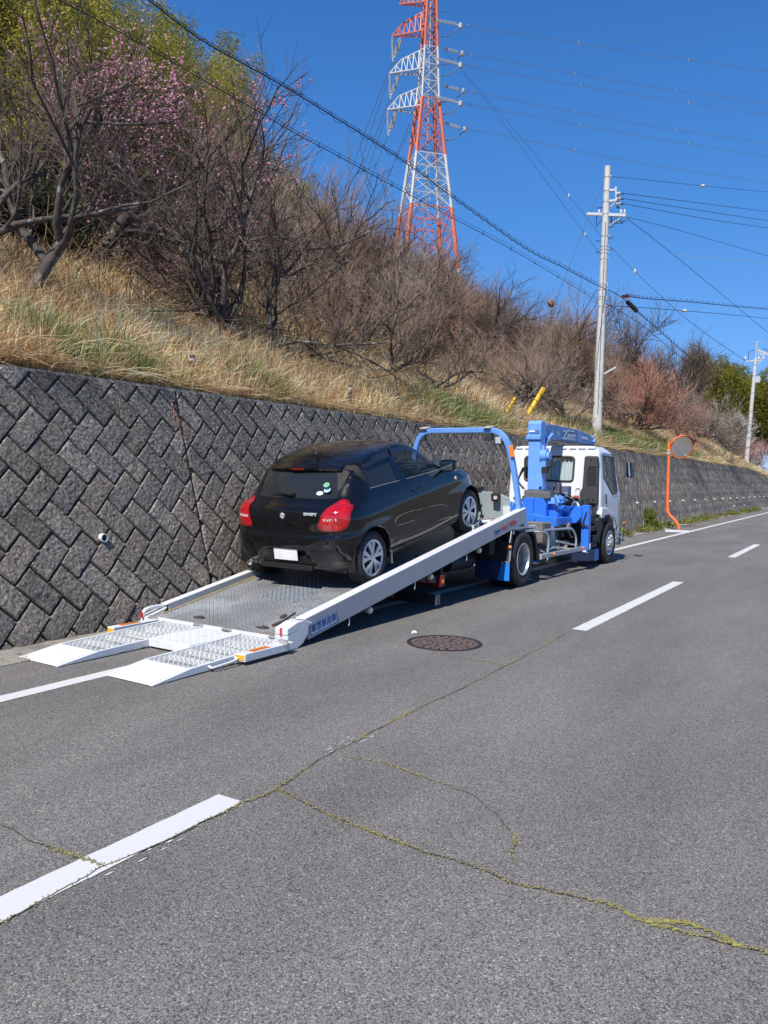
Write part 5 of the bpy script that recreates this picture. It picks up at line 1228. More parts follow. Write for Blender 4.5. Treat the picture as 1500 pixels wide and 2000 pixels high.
def car_skin():
    R0 = [car_ring(r) for r in ST]; full = []
    for r, P in zip(ST, R0): full.append([(x, -y, r[0]) for x, y in P] + [(x, y, r[0]) for x, y in reversed(P[1:-1])])
    V = np.array(full, float); nz, m, _ = V.shape; F = []
    for i in range(nz - 1):
        for j in range(m):
            a, b, c, d = i * m + j, i * m + (j + 1) % m, (i + 1) * m + (j + 1) % m, (i + 1) * m + j; F += [(a, b, c), (a, c, d)]
    V = V.reshape(-1, 3); top = len(V); V = np.vstack([V, [[1.0, 0, 1.4825]]]); F += [((nz - 1) * m + j, (nz - 1) * m + (j + 1) % m, top) for j in range(m)]
    return V, np.array(F)
V, F = car_skin(); N = vnormals(V, F)
# tailgate window hollow & bumper recess are shaped on the skin
def sh(V):
    X, Y, Z = V[:, 0].copy(), V[:, 1], V[:, 2]
    rear = X < -.1
    lip = np.exp(-((Z - .998) / .012) ** 2) * (np.abs(Y) < .56) * rear      # small ledge under the glass
    X = X - .012 * lip
    rec = np.clip(sdpoly(np.stack([Y, Z], 1), [(-.36, .33), (.36, .33), (.30, .49), (-.30, .49)]) / .04, 0, 1) * rear
    X = X + .045 * rec
    gap = np.exp(-((Z - .645) / .006) ** 2) * rear * (np.abs(Y) < .74)
    X = X + .010 * gap
    W = V.copy(); W[:, 0] = X; return W
V = sh(V); N = vnormals(V, F)
sd2 = lambda V: np.stack([V[:, 0], V[:, 2]], 1); rd2 = lambda V: np.stack([V[:, 1], V[:, 2]], 1)
PARTS = {}
def carve(name, field):
    global V, N, F
    V, N, a, F = split(V, N, F, field(V)); PARTS[name] = a
# wheel wells
RWH = .352
for cx in (0.0, 2.45):
    carve('hole', lambda V: np.where(np.abs(V[:, 1]) > .45, RWH - np.sqrt((V[:, 0] - cx) ** 2 + (V[:, 2] - .31) ** 2), -1))
carve('hole', lambda V: .225 - V[:, 2])
latch = {}
side_ok = lambda V: np.abs(V[:, 1]) > .42
RGL = roundpoly([(-.30, 1.355), (-.0, 1.375), (-.0, 1.37), (1.0, 1.37)], .01)
W_RD = roundpoly([(.15, 1.072), (.15, 1.30), (.20, 1.325), (.70, 1.365), (.715, 1.05)], .03)
W_FD = roundpoly([(.895, 1.042), (.80, 1.372), (1.10, 1.382), (1.36, 1.297), (1.60, 1.15), (1.72, 1.045), (1.70, 1.012)], .03)
QPAN2 = [(.05, 1.30), (.13, 1.332), (.138, 1.07), (.10, 1.09), (.075, 1.2)]
QPAN = roundpoly([(-.27, 1.05), (-.06, 1.275), (.0, 1.315), (.11, 1.33), (.04, 1.27), (-.05, 1.185), (-.17, 1.07)], .012)
QOLD = roundpoly([(-.30, 1.045), (-.06, 1.275), (.0, 1.32), (.13, 1.335), (.138, 1.06), (.09, 1.07), (-.02, 1.20), (-.10, 1.21), (-.20, 1.10), (-.27, 1.04)], .02)
HATCH = roundpoly([(-.56, 1.01), (.56, 1.01), (.555, 1.04), (.44, 1.275), (-.44, 1.275), (-.555, 1.04)], .045)
TLP = roundpoly([(-.90, .69), (-.50, .70), (-.455, .735), (-.50, .86), (-.55, .95), (-.60, .99), (-.66, 1.03), (-.90, 1.04)], .02)
rearmask = lambda V: V[:, 0] < -.17
carve('hatch_glass', lambda V: np.where(V[:, 0] < .06, sdpoly(rd2(V), HATCH), -1))
# tail lamp: rear view outline and side view outline together
TLS = roundpoly([(-.70, .69), (-.42, .69), (-.36, .73), (-.31, .87), (-.18, .985), (-.20, 1.005), (-.36, .995), (-.50, .97), (-.70, .96)], .008)
def tl(V, s):
    q = V.copy(); q[:, 1] = -np.abs(q[:, 1]); f = np.minimum(sdpoly(rd2(q), TLP), sdpoly(sd2(V), TLS)); return np.where((V[:, 1] * s > .1) & (V[:, 0] < -.0), f, -1)
for s, nm in ((-1, 'tail_inner_r'), (1, 'tail_inner_l')): carve(nm, lambda V: tl(V, s) - .016)
for s, nm in ((-1, 'tail_lamp_r'), (1, 'tail_lamp_l')): carve(nm, lambda V: tl(V, s))
for s, nm in ((-1, 'rear_door_glass_r'), (1, 'rear_door_glass_l')): carve(nm, lambda V: np.where(V[:, 1] * s > .42, sdpoly(sd2(V), W_RD), -1))
for s, nm in ((-1, 'front_door_glass_r'), (1, 'front_door_glass_l')): carve(nm, lambda V: np.where(V[:, 1] * s > .42, sdpoly(sd2(V), W_FD), -1))
for s, nm in ((-1, 'quarter_r'), (1, 'quarter_l')): carve(nm, lambda V: np.where(V[:, 1] * s > .42, np.maximum(sdpoly(sd2(V), QPAN), sdpoly(sd2(V), QPAN2)), -1))
# windscreen
carve('windscreen', lambda V: np.where(V[:, 0] > 1.05, np.minimum(np.minimum(V[:, 2] - 1.03, 1.37 - V[:, 2]), np.minimum((.705 - .42 * (V[:, 2] - 1.03)) - np.abs(V[:, 1]), V[:, 0] - (1.90 - 1.46 * (V[:, 2] - 1.0)))), -1))
# headlamps sweeping back along the wing
HLS = roundpoly([(2.58, .86), (2.66, .93), (2.95, .82), (3.24, .70), (3.28, .60), (2.95, .62), (2.80, .70)], .02)
for s, nm in ((-1, 'head_lamp_r'), (1, 'head_lamp_l')): carve(nm, lambda V: np.where(V[:, 1] * s > .25, sdpoly(sd2(V), HLS), -1))
# seams between panels: narrow bands cut from the paint
def poly_dist(P, line):
    q = np.asarray(line, float); d = np.full(len(P), 1e9)
    for a, b in zip(q, q[1:]): e = b - a; w_ = P - a; t_ = np.clip((w_ @ e) / (e @ e), 0, 1); d = np.minimum(d, np.linalg.norm(w_ - t_[:, None] * e, axis=1))
    return d
SEAMS = [[(.09, 1.06), (.12, .95), (.22, .82), (.33, .68), (.39, .52), (.43, .36), (.44, .30)], [(.76, 1.39), (.80, 1.37), (.86, 1.04), (.92, .80), (.945, .648), (1.02, .40), (1.045, .29)], [(1.83, 1.0), (1.93, .9), (1.98, .783), (2.0, .55), (1.975, .38), (1.96, .30)], [(.45, .292), (1.96, .292)],
         [(.02, 1.335), (.2, 1.352), (.76, 1.395), (1.1, 1.395), (1.38, 1.30), (1.80, 1.05)], [(-.31, .66), (-.26, .60)], [(.0, 1.22), (-.09, 1.12), (-.09, 1.0), (.0, .90), (.09, .81)]]
for L_ in SEAMS: carve('seam%d' % len(PARTS), lambda V: np.where(np.abs(V[:, 1]) > .40, .0028 - poly_dist(sd2(V), L_), -1))
carve('seam90', lambda V: np.where(V[:, 0] < -.2, .0035 - poly_dist(rd2(V), [(-.52, .90), (-.57, .80), (-.53, .66), (-.45, .64), (.45, .64), (.53, .66), (.57, .80), (.52, .90)]), -1))
carve('sill_lower', lambda V: np.where((np.abs(V[:, 1]) > .5) & (V[:, 0] > .40) & (V[:, 0] < 2.05), .258 - V[:, 2], -1))
body = emit('body', V, N, F, PAINTB, car)
def piece(nm, out, mat, off=0.0, parent=None, label=None):
    o = emit(out, V, N, PARTS[nm], mat, parent or body, off); 
    return o
hg_ = piece('hatch_glass', 'tailgate_window', CGL, -.002)
for s in 'rl':
    piece('rear_door_glass_' + s, 'side_window', CGL, -.004); piece('front_door_glass_' + s, 'side_window', CGF, -.004); piece('quarter_' + s, 'quarter_trim', DUSTB, -.001)
    tlo = piece('tail_lamp_' + s, 'tail_lamp', TLD, .006, car); piece('tail_inner_' + s, 'lamp_lens', TLR, .007, tlo); piece('head_lamp_' + s, 'headlamp', CHR, .003, car)
piece('windscreen', 'windscreen', CGF, -.004)
for k in list(PARTS):
    if k.startswith('seam'): piece(k, 'panel_seam', PLB, -.006)
piece('sill_lower', 'sill', PLB)
# floor pan, wheel wells, cabin
f = MB(); f.bb(-.36, 2.95, -.70, .70, .21, .28); f.bb(.38, 2.06, -.74, .74, .22, .6); f.bb(2.84, 3.0, -.5, .5, .3, .70); f.bb(-.36, -.33, -.55, .55, .25, .85); f.bb(-.33, .33, -.45, .45, .25, .8); f.bb(2.1, 2.85, -.45, .45, .3, .8); f.build('underbody', PLB, car)
f = MB()
for cx in (0.0, 2.45):
    for s in (-1, 1):
        n_ = 20; b0 = len(f.v)
        for i in range(n_ + 1):
            a = math.pi * (-.08 + 1.16 * i / n_); x, z = cx + (RWH + .002) * math.cos(a), .31 + (RWH + .002) * math.sin(a); f.v += [(x, s * .82, z), (x, s * .45, z)]
        for i in range(n_): f.f.append((b0 + 2 * i, b0 + 2 * i + 1, b0 + 2 * i + 3, b0 + 2 * i + 2)); f.m.append(0)
f.build('wheel_well', PLB, car, recalc=False, each=True)
for cx in (0.0, 2.45):
    for s in (-1, 1):
        f = MB(); P = []
        for i in range(25):
            a = math.pi * (-.03 + 1.06 * i / 24); x, z = cx + (RWH + .004) * math.cos(a), .31 + (RWH + .004) * math.sin(a)
            # follow the skin
            k = np.argmin((V[:, 0] - x) ** 2 + (V[:, 2] - z) ** 2 + 100 * (V[:, 1] * s < .3)); P.append((x, V[k, 1] - s * .006, z))
        f.tube(P, .010, 6); f.build('arch_lip', PAINTB, body, smooth=True)
INT = pm('cabin_fabric', (.035, .037, .042), rough=.8)
f = MB()
for x in (.72, 1.22):
    for s in (-1, 1):
        if x < 1: f.bb(x - .12, x + .0, s * .08 if s > 0 else -.62, .62 if s > 0 else -.08, .60, 1.06)
        else: f.box((x - .05, s * .36, .84), (.12, .46, .56), rot=('Y', -.22)); f.box((x - .14, s * .36, 1.18), (.09, .26, .19), rot=('Y', -.2)); f.bb(x - .05, x + .45, s * .36 - .23, s * .36 + .23, .50, .62)
f.bb(1.60, 1.95, -.68, .68, .75, .98); f.box((1.80, -.36, 1.02), (.2, .34, .06))
f.build('cabin', INT, car, bevel=.03)
for x, s in ((.56, -1), (.56, 1)):
    f = MB(); f.box((x, s * .36, 1.13), (.08, .24, .15)); f.build('headrest', INT, car, bevel=.03)
f = MB(); n_ = 24; P = [Vector((1.60 + .07 * math.sin(a), -.36 + .185 * math.cos(a), .98 + .17 * math.sin(a))) for a in [2 * math.pi * i / n_ for i in range(n_ + 1)]]; f.tube(P, .016, 8, caps=False); f.box((1.62, -.36, .97), (.04, .3, .06)); f.box((1.63, -.36, .92), (.04, .05, .14)); f.build('steering_wheel', INT, car, smooth=True)
# window frames and dusty belt line mouldings
f = MB()
def side_y(x, z):
    k = np.argmin((V[:, 0] - x) ** 2 + (V[:, 2] - z) ** 2 + 100 * (V[:, 1] > -.3)); return abs(V[k, 1])
for pts_ in ([(.14, 1.062), (.45, 1.052), (.73, 1.04)], [(.90, 1.032), (1.4, 1.015), (1.76, 1.005)]):
    for s in (-1, 1): f.tube([(x, s * (side_y(x, z) + .002), z) for x, z in pts_], .006, 5)
for s in (): f.tube([(x, s * (side_y(x, z) + .003), z) for x, z in ((.142, 1.07), (.142, 1.2), (.142, 1.31))], .005, 5); f.tube([(x, s * (side_y(x, z) + .001), z) for x, z in ((.725, 1.36), (.728, 1.2), (.73, 1.05))], .006, 5)
f.build('window_moulding', pm('moulding_dusty', (.20, .19, .17), rough=.5, var=.2, vs=10), body, smooth=True)
# rain visors over the side glass
def visor(pts_, w0):
    for s in (-1, 1):
        f = MB(); b = len(f.v)
        for x, z in pts_: f.v += [(x, s * (side_y(x, z) + .006), z + .012), (x, s * (side_y(x, z - w0) + .026), z - w0)]
        for i in range(len(pts_) - 1): f.f.append((2 * i, 2 * i + 2, 2 * i + 3, 2 * i + 1)); f.m.append(0)
        f.build('rain_visor', pm('visor_smoke', (.015, .016, .018), rough=.12, coat=.6), body, smooth=True, recalc=False)
visor([(.03, 1.325), (.2, 1.345), (.5, 1.37), (.74, 1.388)], .055); visor([(.79, 1.39), (1.1, 1.39), (1.25, 1.35), (1.42, 1.275)], .05)
# hidden rear door handle in the quarter trim
f = MB(); f.tube([(.03, -(side_y(.03, 1.29) + .004), 1.29), (.06, -(side_y(.06, 1.22) + .004), 1.22), (.085, -(side_y(.085, 1.15) + .004), 1.15)], .014, 8); f.build('rear_door_handle', PLB, body, smooth=True)
# roof spoiler with high brake lamp
f = MB(); rows = []
for i in range(13):
    y = -.50 + 1.0 * i / 12; q_ = (abs(y) / .5) ** 2; xb = -.075 + .055 * q_; zt = 1.318 - .018 * q_
    rows.append([(.10 + .02 * q_, y, zt + .050 - .02 * q_), (.02, y, zt + .022), (xb, y, zt - .004), (xb + .006, y, zt - .030), (.0 + .01 * q_, y, zt - .042), (.03 + .02 * q_, y, zt - .025)])
for r_ in rows: f.v += r_
for i in range(12):
    for k in range(6): f.f.append((6 * i + k, 6 * i + (k + 1) % 6, 6 * i + 6 + (k + 1) % 6, 6 * i + 6 + k)); f.m.append(0)
f.f += [tuple(range(6)), tuple(range(77, 71, -1))]; f.m += [0, 0]
spl = f.build('spoiler', PAINTB, body, smooth=True)
f = MB(); f.box((-.074, .06, 1.300), (.008, .17, .018)); f.build('brake_lamp', TLD, spl)
# aerial
f = MB(); f.lathe([(.028, 0), (.026, .02), (.014, .038), (.006, .042)], (.22, .0, 1.418), 'z', 16); f.tube([(.22, 0, 1.445), (.095, .0, 1.54)], [.006, .003], 6); f.build('aerial', PLB, car, smooth=True)
# wiper
f = MB(); hx_ = lambda z: -.300 + (z - 1.0) * .93
f.tube([(hx_(1.045) - .03, .0, 1.045), (hx_(1.055) - .028, .18, 1.06), (hx_(1.05) - .022, .32, 1.05)], [.017, .012, .005], 8); f.lathe([(.022, -.03), (.022, .0)], (hx_(1.045) - .0, .0, 1.045), 'x', 12); f.build('rear_wiper', PLB, car, smooth=True)
# lamp details
for s in (-1, 1):
    def lampx(y, z):
        k = np.argmin((V[:, 1] - y) ** 2 + (V[:, 2] - z) ** 2 + 100 * (V[:, 0] > -.2)); return V[k, 0]
    f = MB()
    for k in range(8):
        for j in range(2): y = s * (.525 + k * .021); z = .815 + j * .015; f.box((lampx(y, z) - .006, y, z), (.006, .017 if (k + j) % 2 else .012, .012))
    f.build('lamp_reflector', pm('lamp_clear', (.75, .72, .72), rough=.2, coat=1), KIDS[car.name][0] if False else body)
    f = MB()
    for k in range(7): y = s * (.56 + k * .022); f.box((lampx(y, .885) - .007, y, .88 + .004 * k), (.005, .010, .010))
    f.build('lamp_dots', TLD, body)
# exhaust tip at the left
f = MB(); f.tube([(-.30, .60, .265), (-.46, .60, .26)], .032, 14, caps=False); f.tube([(-.30, .60, .265), (-.44, .60, .261)], .027, 14); f.build('exhaust_tip', STEEL, car, smooth=True)
# emblem: angular S
RM = Matrix(((0, 0, -1, 0), (-1, 0, 0, 0), (0, 1, 0, 0), (0, 0, 0, 1)))   # text x -> -y (right as seen from behind), y -> z, z -> -x
def rearM(x, y, z, tilt=0): M = Matrix(RM); M.translation = Vector((x, y, z)); return M
sc = .036; Sp = [(0, 1.0), (.95, .28), (.50, -.02), (.05, .30), (-.22, .12), (.95, -.62) if False else (.32, -.28), (.95, -.28), (0, -1.0), (-.95, -.28), (-.50, .02), (-.05, -.30), (.22, -.12), (-.32, .28), (-.95, .28)]
f = MB(); f.prism([(-u * sc, .855 + v * sc) for u, v in Sp], -.507, -.497, lambda u, v, w_: Vector((w_, u, v))); f.build('badge', BDG, car)
text_mesh('badge_lettering', 'SWIFT', .042, BDG, car, rearM(-.5035, -.30, .885), thick=.003, bold=.002, xs=1.5)
# stickers in the tailgate window
def rx(y, z):
    k = np.argmin((V[:, 1] - y) ** 2 + (V[:, 2] - z) ** 2 + 100 * (V[:, 0] > -.2)); return V[k, 0]
for (y, z, a, b, mt) in ((-.42, 1.155, .040, .022, pm('sticker_green', (.20, .45, .27), rough=.5)), (-.425, 1.10, .043, .025, pm('sticker_blue', (.42, .62, .75), rough=.5)), (-.335, 1.062, .046, .019, WPR)):
    f = MB(); x0 = rx(y, z) - .004; f.prism([(y + a * math.cos(t_), z + b * math.sin(t_)) for t_ in [2 * math.pi * i / 20 for i in range(20)]], x0, x0 + .0015, lambda u, v, w_: Vector((w_ + .90 * (v - z), u, v))); s_ = f.build('window_sticker', mt, hg_)
    f = MB(); [f.box((x0 - .0015, y + (k - 2) * a * .28, z), (.001, a * .16, b * .45)) for k in range(5)]; f.build('sticker_print', pm('print_grey', (.12, .16, .17), rough=.6), s_)
# number plate, blank and white
f = MB(); f.box((-.512, 0, .435), (.008, .33, .165)); npl = f.build('number_plate', pm('plate_white', (.80, .80, .79), rough=.4), car, bevel=.003)
f = MB(); f.bb(-.53, -.48, -.36, .36, .255, .31); f.build('bumper_insert', PLB, body, bevel=.01)
# door handle, side lamp, door mirror, moulded curves of wax left on the doors
for s in (-1, 1):
    f = MB(); x_, z_ = 1.06, .885; y_ = s * (side_y(x_, z_)); f.tube([(x_ - .10, y_ + s * .0, z_), (x_ - .08, y_ + s * .028, z_), (x_ + .06, y_ + s * .03, z_ + .004), (x_ + .085, y_, z_ + .004)], .012, 8); f.build('door_handle', PLB, car, smooth=True)
    f = MB(); f.lathe([(.026, -.01), (.028, .003), (.018, .009)], (2.05, s * (side_y(2.05, .835) + .001), .835), 'y', 16); f.build('side_repeater', LENS, car)
    f = MB(); f.box((1.80, s * .88, 1.045), (.13, .22, .15)); f.build('door_mirror', PAINTB, car, bevel=.045, seg=4); f = MB(); f.box((1.732, s * .88, 1.045), (.006, .17, .105)); f.build('mirror_glass', MIR, car, bevel=.002); f = MB(); f.box((1.80, s * .78, 1.0), (.07, .08, .03)); f.build('mirror_foot', PLB, car, bevel=.008)
WAX = pm('wax_residue', (.20, .18, .155), rough=.7)
f = MB()
def onside(pts_, r=.0032): f.tube([(x, -(side_y(x, z) + .0015), z) for x, z in curve_pts([(a, b, 0) for a, b in pts_], 5) and [(p.x, p.y) for p in curve_pts([Vector((a, b, 0)) for a, b in pts_], 5)]], r, 5)
onside([(.94, .645), (.72, .656), (.565, .65), (.48, .625), (.487, .576), (.549, .55), (.746, .534), (.93, .522)])
onside([(.975, .635), (1.248, .613), (1.545, .581), (1.75, .530), (1.80, .487), (1.70, .480)])
onside([(.461, .335), (.543, .352), (.709, .382), (.988, .378), (1.3, .382), (1.687, .375), (1.94, .342)], .0045)
onside([(1.975, .277), (2.02, .31), (2.09, .341)], .003)
f.build('wax_line', WAX, body, smooth=True)
# mud flaps
f = MB(); f.box((.36, -.80, .22), (.01, .10, .16)); f.build('splash_guard', pm('splash_dusty', (.12, .11, .10), rough=.8, var=.3, vs=20), car, bevel=.004)
# wheels
def car_wheel(cx, s):
    R = .300; w_ = .185; y0 = s * .735; f = MB(); h2 = w_ / 2; rim = .205
    prof = [(rim, -h2 * .8), (rim + .02, -h2 * .95), (R * .82, -h2), (R * .95, -h2 * .9), (R, -h2 * .72)]
    for g in (-.35, 0, .35): prof += [(R, h2 * (g - .07)), (R - .006, h2 * (g - .05)), (R - .006, h2 * (g + .05)), (R, h2 * (g + .07))]
    prof += [(R, h2 * .72), (R * .975, h2 * .86), (R * .93, h2 * .95), (R * .92, h2 * .99), (R * .85, h2 * 1.02), (R * .76, h2 * .99), (rim + .008, h2 * .92), (rim, h2 * .8), (rim - .005, 0)]
    f.lathe(prof, (cx, y0, .30), 'y', 56, close=True); wh = f.build('wheel', RUB, car, smooth=True)
    # dark inner drum and brown rusty hub behind
    f = MB(); f.lathe([(rim, -.02 * s), (rim - .01, .0), (.001, .0)], (cx, y0, .30), 'y', 40); f.build('wheel_inner', PLB, wh)
    f = MB(); f.lathe([(.16, 0), (.16, .018 * s), (.08, .03 * s), (.001, .03 * s)], (cx, y0, .30), 'y', 30); f.build('brake_disc', pm('brake_rust', (.16, .075, .04), rough=.7, var=.3, vs=20), wh)
    # cover: outer ring, hub and ten paired spokes
    f = MB(); e = s * (h2 * .93)
    f.lathe([(rim + .006, e * .93), (rim + .004, e), (rim - .010, e * 1.03), (rim - .020, e * .96), (rim - .024, e * .80)], (cx, y0, .30), 'y', 56, close=True)
    f.lathe([(.040, e * .7), (.038, e * 1.0), (.030, e * 1.04), (.001, e * 1.04)], (cx, y0, .30), 'y', 24)
    for i in range(5):
        a = 2 * math.pi * i / 5 + .3 + (.25 if cx > 1 else 0)
        for da, sweep, wd in ((-.15, -.10, .062), (.15, .10, .062)):
            r0, r1 = .030, rim - .012; A0, A1 = a + da, a + da + sweep
            quad = []
            for r, A, ww in ((r0, A0, .022), (.10, (A0 * .6 + A1 * .4), wd * .60), (r1, A1, wd)):
                t_ = Vector((-math.sin(A), 0, math.cos(A))); c = Vector((math.cos(A) * r, 0, math.sin(A) * r)); quad.append((c - t_ * ww / 2, c + t_ * ww / 2))
            b = len(f.v)
            for (p, q), hgt_ in zip(quad, (1.0, .99, .97)):
                for v_ in (p, q): f.v.append((cx + v_.x, y0 + e * hgt_, .30 + v_.z))
                for v_ in (p, q): f.v.append((cx + v_.x, y0 + e * (hgt_ - .28), .30 + v_.z))
            for k in range(2):
                o_ = b + 4 * k
                for q in ((0, 1, 5, 4), (1, 3, 7, 5), (3, 2, 6, 7), (2, 0, 4, 6)): f.f.append(tuple(o_ + i_ for i_ in q)); f.m.append(0)
    f.build('hubcap', SILW, wh, smooth=False, bevel=.003)
for cx in (0.0, 2.45):
    for s in (-1, 1): car_wheel(cx, s)
# steel plate grille-side door brace: rubber door sill shadow strip
# ============================================================ VEGETATION
def vcol_mat(name, rough=.8, trans=0.0, bright=1.0, spec=.2, nscale=0):
    m = bpy.data.materials.new(name); m.use_nodes = True; t = m.node_tree; b = t.nodes['Principled BSDF']; L = t.links.new
    at = _n(t, 'ShaderNodeVertexColor', layer_name='tint'); L(at.outputs[0], b.inputs['Base Color']); b.inputs['Roughness'].default_value = rough; b.inputs['Specular IOR Level'].default_value = spec
    if trans:
        tr = _n(t, 'ShaderNodeBsdfTranslucent'); L(at.outputs[0], tr.inputs[0]); mx = _n(t, 'ShaderNodeMixShader'); mx.inputs[0].default_value = trans
        L(b.outputs[0], mx.inputs[1]); L(tr.outputs[0], mx.inputs[2]); L(mx.outputs[0], t.nodes['Material Output'].inputs[0])
    return m
BARK = pm('plum_bark', (.075, .062, .052), rough=.92, var=.35, vs=5, col2=(.26, .25, .225), c2s=4, c2lo=.56, c2hi=.64, bump=.7, bs=30)
TWIG = [pm('twig_brown', (.27, .185, .135), rough=.9, var=.3, vs=1.5), pm('twig_grey', (.27, .22, .18), rough=.9, var=.3, vs=1.5), pm('twig_reddish', (.44, .22, .155), rough=.9, var=.25, vs=1.5), pm('twig_dark', (.125, .09, .07), rough=.9, var=.3, vs=1.5)]
LEAF = vcol_mat('leaf', .55, .35); GRASSM = vcol_mat('grass_blade', .7, .4); BLOS = vcol_mat('petal', .7, .35)
def tubes(lines, k):
    """lines: list of (pts list, radii list) all tubes with k sides -> V, F(quads)"""
    groups = {}
    for p, r in lines: groups.setdefault(len(p), []).append((p, r))
    VV, FF, base = [], [], 0
    for n, g in groups.items():
        P = np.array([[tuple(q) for q in p] for p, r in g], float); R = np.array([r for p, r in g], float); m = len(g)
        D = np.empty_like(P); D[:, 1:-1] = P[:, 2:] - P[:, :-2]; D[:, 0] = P[:, 1] - P[:, 0]; D[:, -1] = P[:, -1] - P[:, -2]
        D /= np.linalg.norm(D, axis=2, keepdims=True) + 1e-9
        ref = np.where(np.abs(D[:, :1, 2:3]) < .9, np.array([0, 0, 1.]), np.array([1., 0, 0])) * np.ones_like(D)
        A = np.cross(D, ref); A /= np.linalg.norm(A, axis=2, keepdims=True) + 1e-9; B = np.cross(A, D)
        t = np.arange(k) * 2 * np.pi / k
        ring = P[:, :, None, :] + R[:, :, None, None] * (A[:, :, None, :] * np.cos(t)[None, None, :, None] + B[:, :, None, :] * np.sin(t)[None, None, :, None])
        VV.append(ring.reshape(-1, 3)); i = np.arange(m)[:, None, None] * n * k; j = np.arange(n - 1)[None, :, None] * k; q = np.arange(k)[None, None, :]; q2 = (q + 1) % k
        f = np.stack([i + j + q, i + j + k + q, i + j + k + q2, i + j + q2], -1).reshape(-1, 4) + base; FF.append(f); base += m * n * k
    return np.vstack(VV), np.vstack(FF)
def grow(seed, P):
    """branching skeleton: returns {level: [(pts, radii)]}; P: list of dicts per level"""
    q = random.Random(seed); out = {}
    def seg(start, d, L, r, lv):
        n = P[lv].get('n', 4); wob = P[lv]['wob']; up = P[lv]['up']; pts = [start]; rad = [r]; cur = start; dd = d.copy(); r1 = r * P[lv].get('taper', .45)
        for i in range(n):
            dd = (dd + Vector((q.gauss(0, wob), q.gauss(0, wob), q.gauss(0, wob) + up))).normalized(); cur = cur + dd * (L / n); pts.append(cur); rad.append(r + (r1 - r) * (i + 1) / n)
        out.setdefault(lv, []).append((pts, rad))
        if lv + 1 >= len(P): return
        c = P[lv + 1]; cnt = q.randint(*c['num'])
        for j in range(cnt):
            f = c.get('from', .25) + (1 - c.get('from', .25)) * (j + q.random() * .9) / cnt; f = min(f, .999); x = f * n; i = int(x); p = pts[i].lerp(pts[i + 1], x - i); base = (pts[i + 1] - pts[i]).normalized()
            side = base.cross(Vector((q.uniform(-1, 1), q.uniform(-1, 1), q.uniform(-1, 1)))).normalized(); a = R_(q.uniform(*c['ang'])); nd = (base * math.cos(a) + side * math.sin(a)); nd = (nd + Vector((0, 0, c.get('lift', 0)))).normalized()
            seg(p, nd, L * q.uniform(*c['len']) if 'abs' not in c else q.uniform(*c['abs']), max(.0022, min(c['r'] * q.uniform(.7, 1.2), rad[i] * .9)), lv + 1)
    for s in P[0]['stems']: seg(Vector((0, 0, -.15)), Vector(s[0]).normalized(), s[1], s[2], 0)
    return out
def plum(name, seed, scale=1.0, dens=1.0, tw=0, limb=1.0, stems=None, blossom=0, bcol=(.75, .30, .42), sides=(8, 6, 5, 3, 3), rmin=1.0, spread=1.0):
    stems = stems or [((.25, .1, 1), 1.1, .13)]
    P = [dict(stems=stems, n=5, wob=.09, up=.02, taper=.75),
         dict(num=(3, 5), **{'from': .5}, ang=(30, 62), abs=(1.3 * limb, 2.2 * limb), r=.052, n=7, wob=.22, up=.05, taper=.42),
         dict(num=(int(6 * dens), int(8 * dens)), **{'from': .12}, ang=(28, 68), abs=(.7 * limb, 1.45 * limb), r=.019 * rmin ** .5, n=5, wob=.17, up=.08, taper=.4),
         dict(num=(int(6 * dens), int(9 * dens)), **{'from': .1}, ang=(25, 62), abs=(.35, .95), r=.0068 * rmin, n=4, wob=.13, up=.10, taper=.5),
         dict(num=(int(4 * dens), int(7 * dens)), **{'from': .1}, ang=(20, 60), abs=(.14, .5), r=.0031 * rmin, n=2, wob=.10, up=.14, taper=.6)]
    sk = grow(seed, P); root = empty(name)
    big = [l for lv in (0, 1, 2) for l in sk.get(lv, [])]
    Vs, Fs, b = [], [], 0
    for lv, k in ((0, sides[0]), (1, sides[1]), (2, sides[2])):
        if lv in sk: v, f = tubes(sk[lv], k); Vs.append(v); Fs.append(f + b); b += len(v)
    np_mesh('trunk', np.vstack(Vs) * scale, np.vstack(Fs), BARK, root, smooth=True)
    Vs, Fs, b = [], [], 0
    for lv in (3, 4):
        if lv in sk: v, f = tubes(sk[lv], sides[lv]); Vs.append(v); Fs.append(f + b); b += len(v)
    np_mesh('crown', np.vstack(Vs) * scale, np.vstack(Fs), TWIG[tw], root, smooth=False)
    if blossom:
        q = np.random.default_rng(seed + 5); L_ = sk[4]; idx = q.integers(0, len(L_), blossom); t = q.random(blossom)
        # blossom gathers on some boughs only
        P0 = np.array([L_[i][0][0] for i in idx]); P1 = np.array([L_[i][0][-1] for i in idx]); C = P0 + (P1 - P0) * t[:, None] + q.normal(0, .008, (blossom, 3))
        n1 = np.array([noise.noise((c[0] * .9 + seed, c[1] * .9, c[2] * .9)) for c in C]); C = C[n1 > -.08]
        flower(C * scale, bcol, root, 'blossom', q, .014 * scale, .024 * scale)
    return root
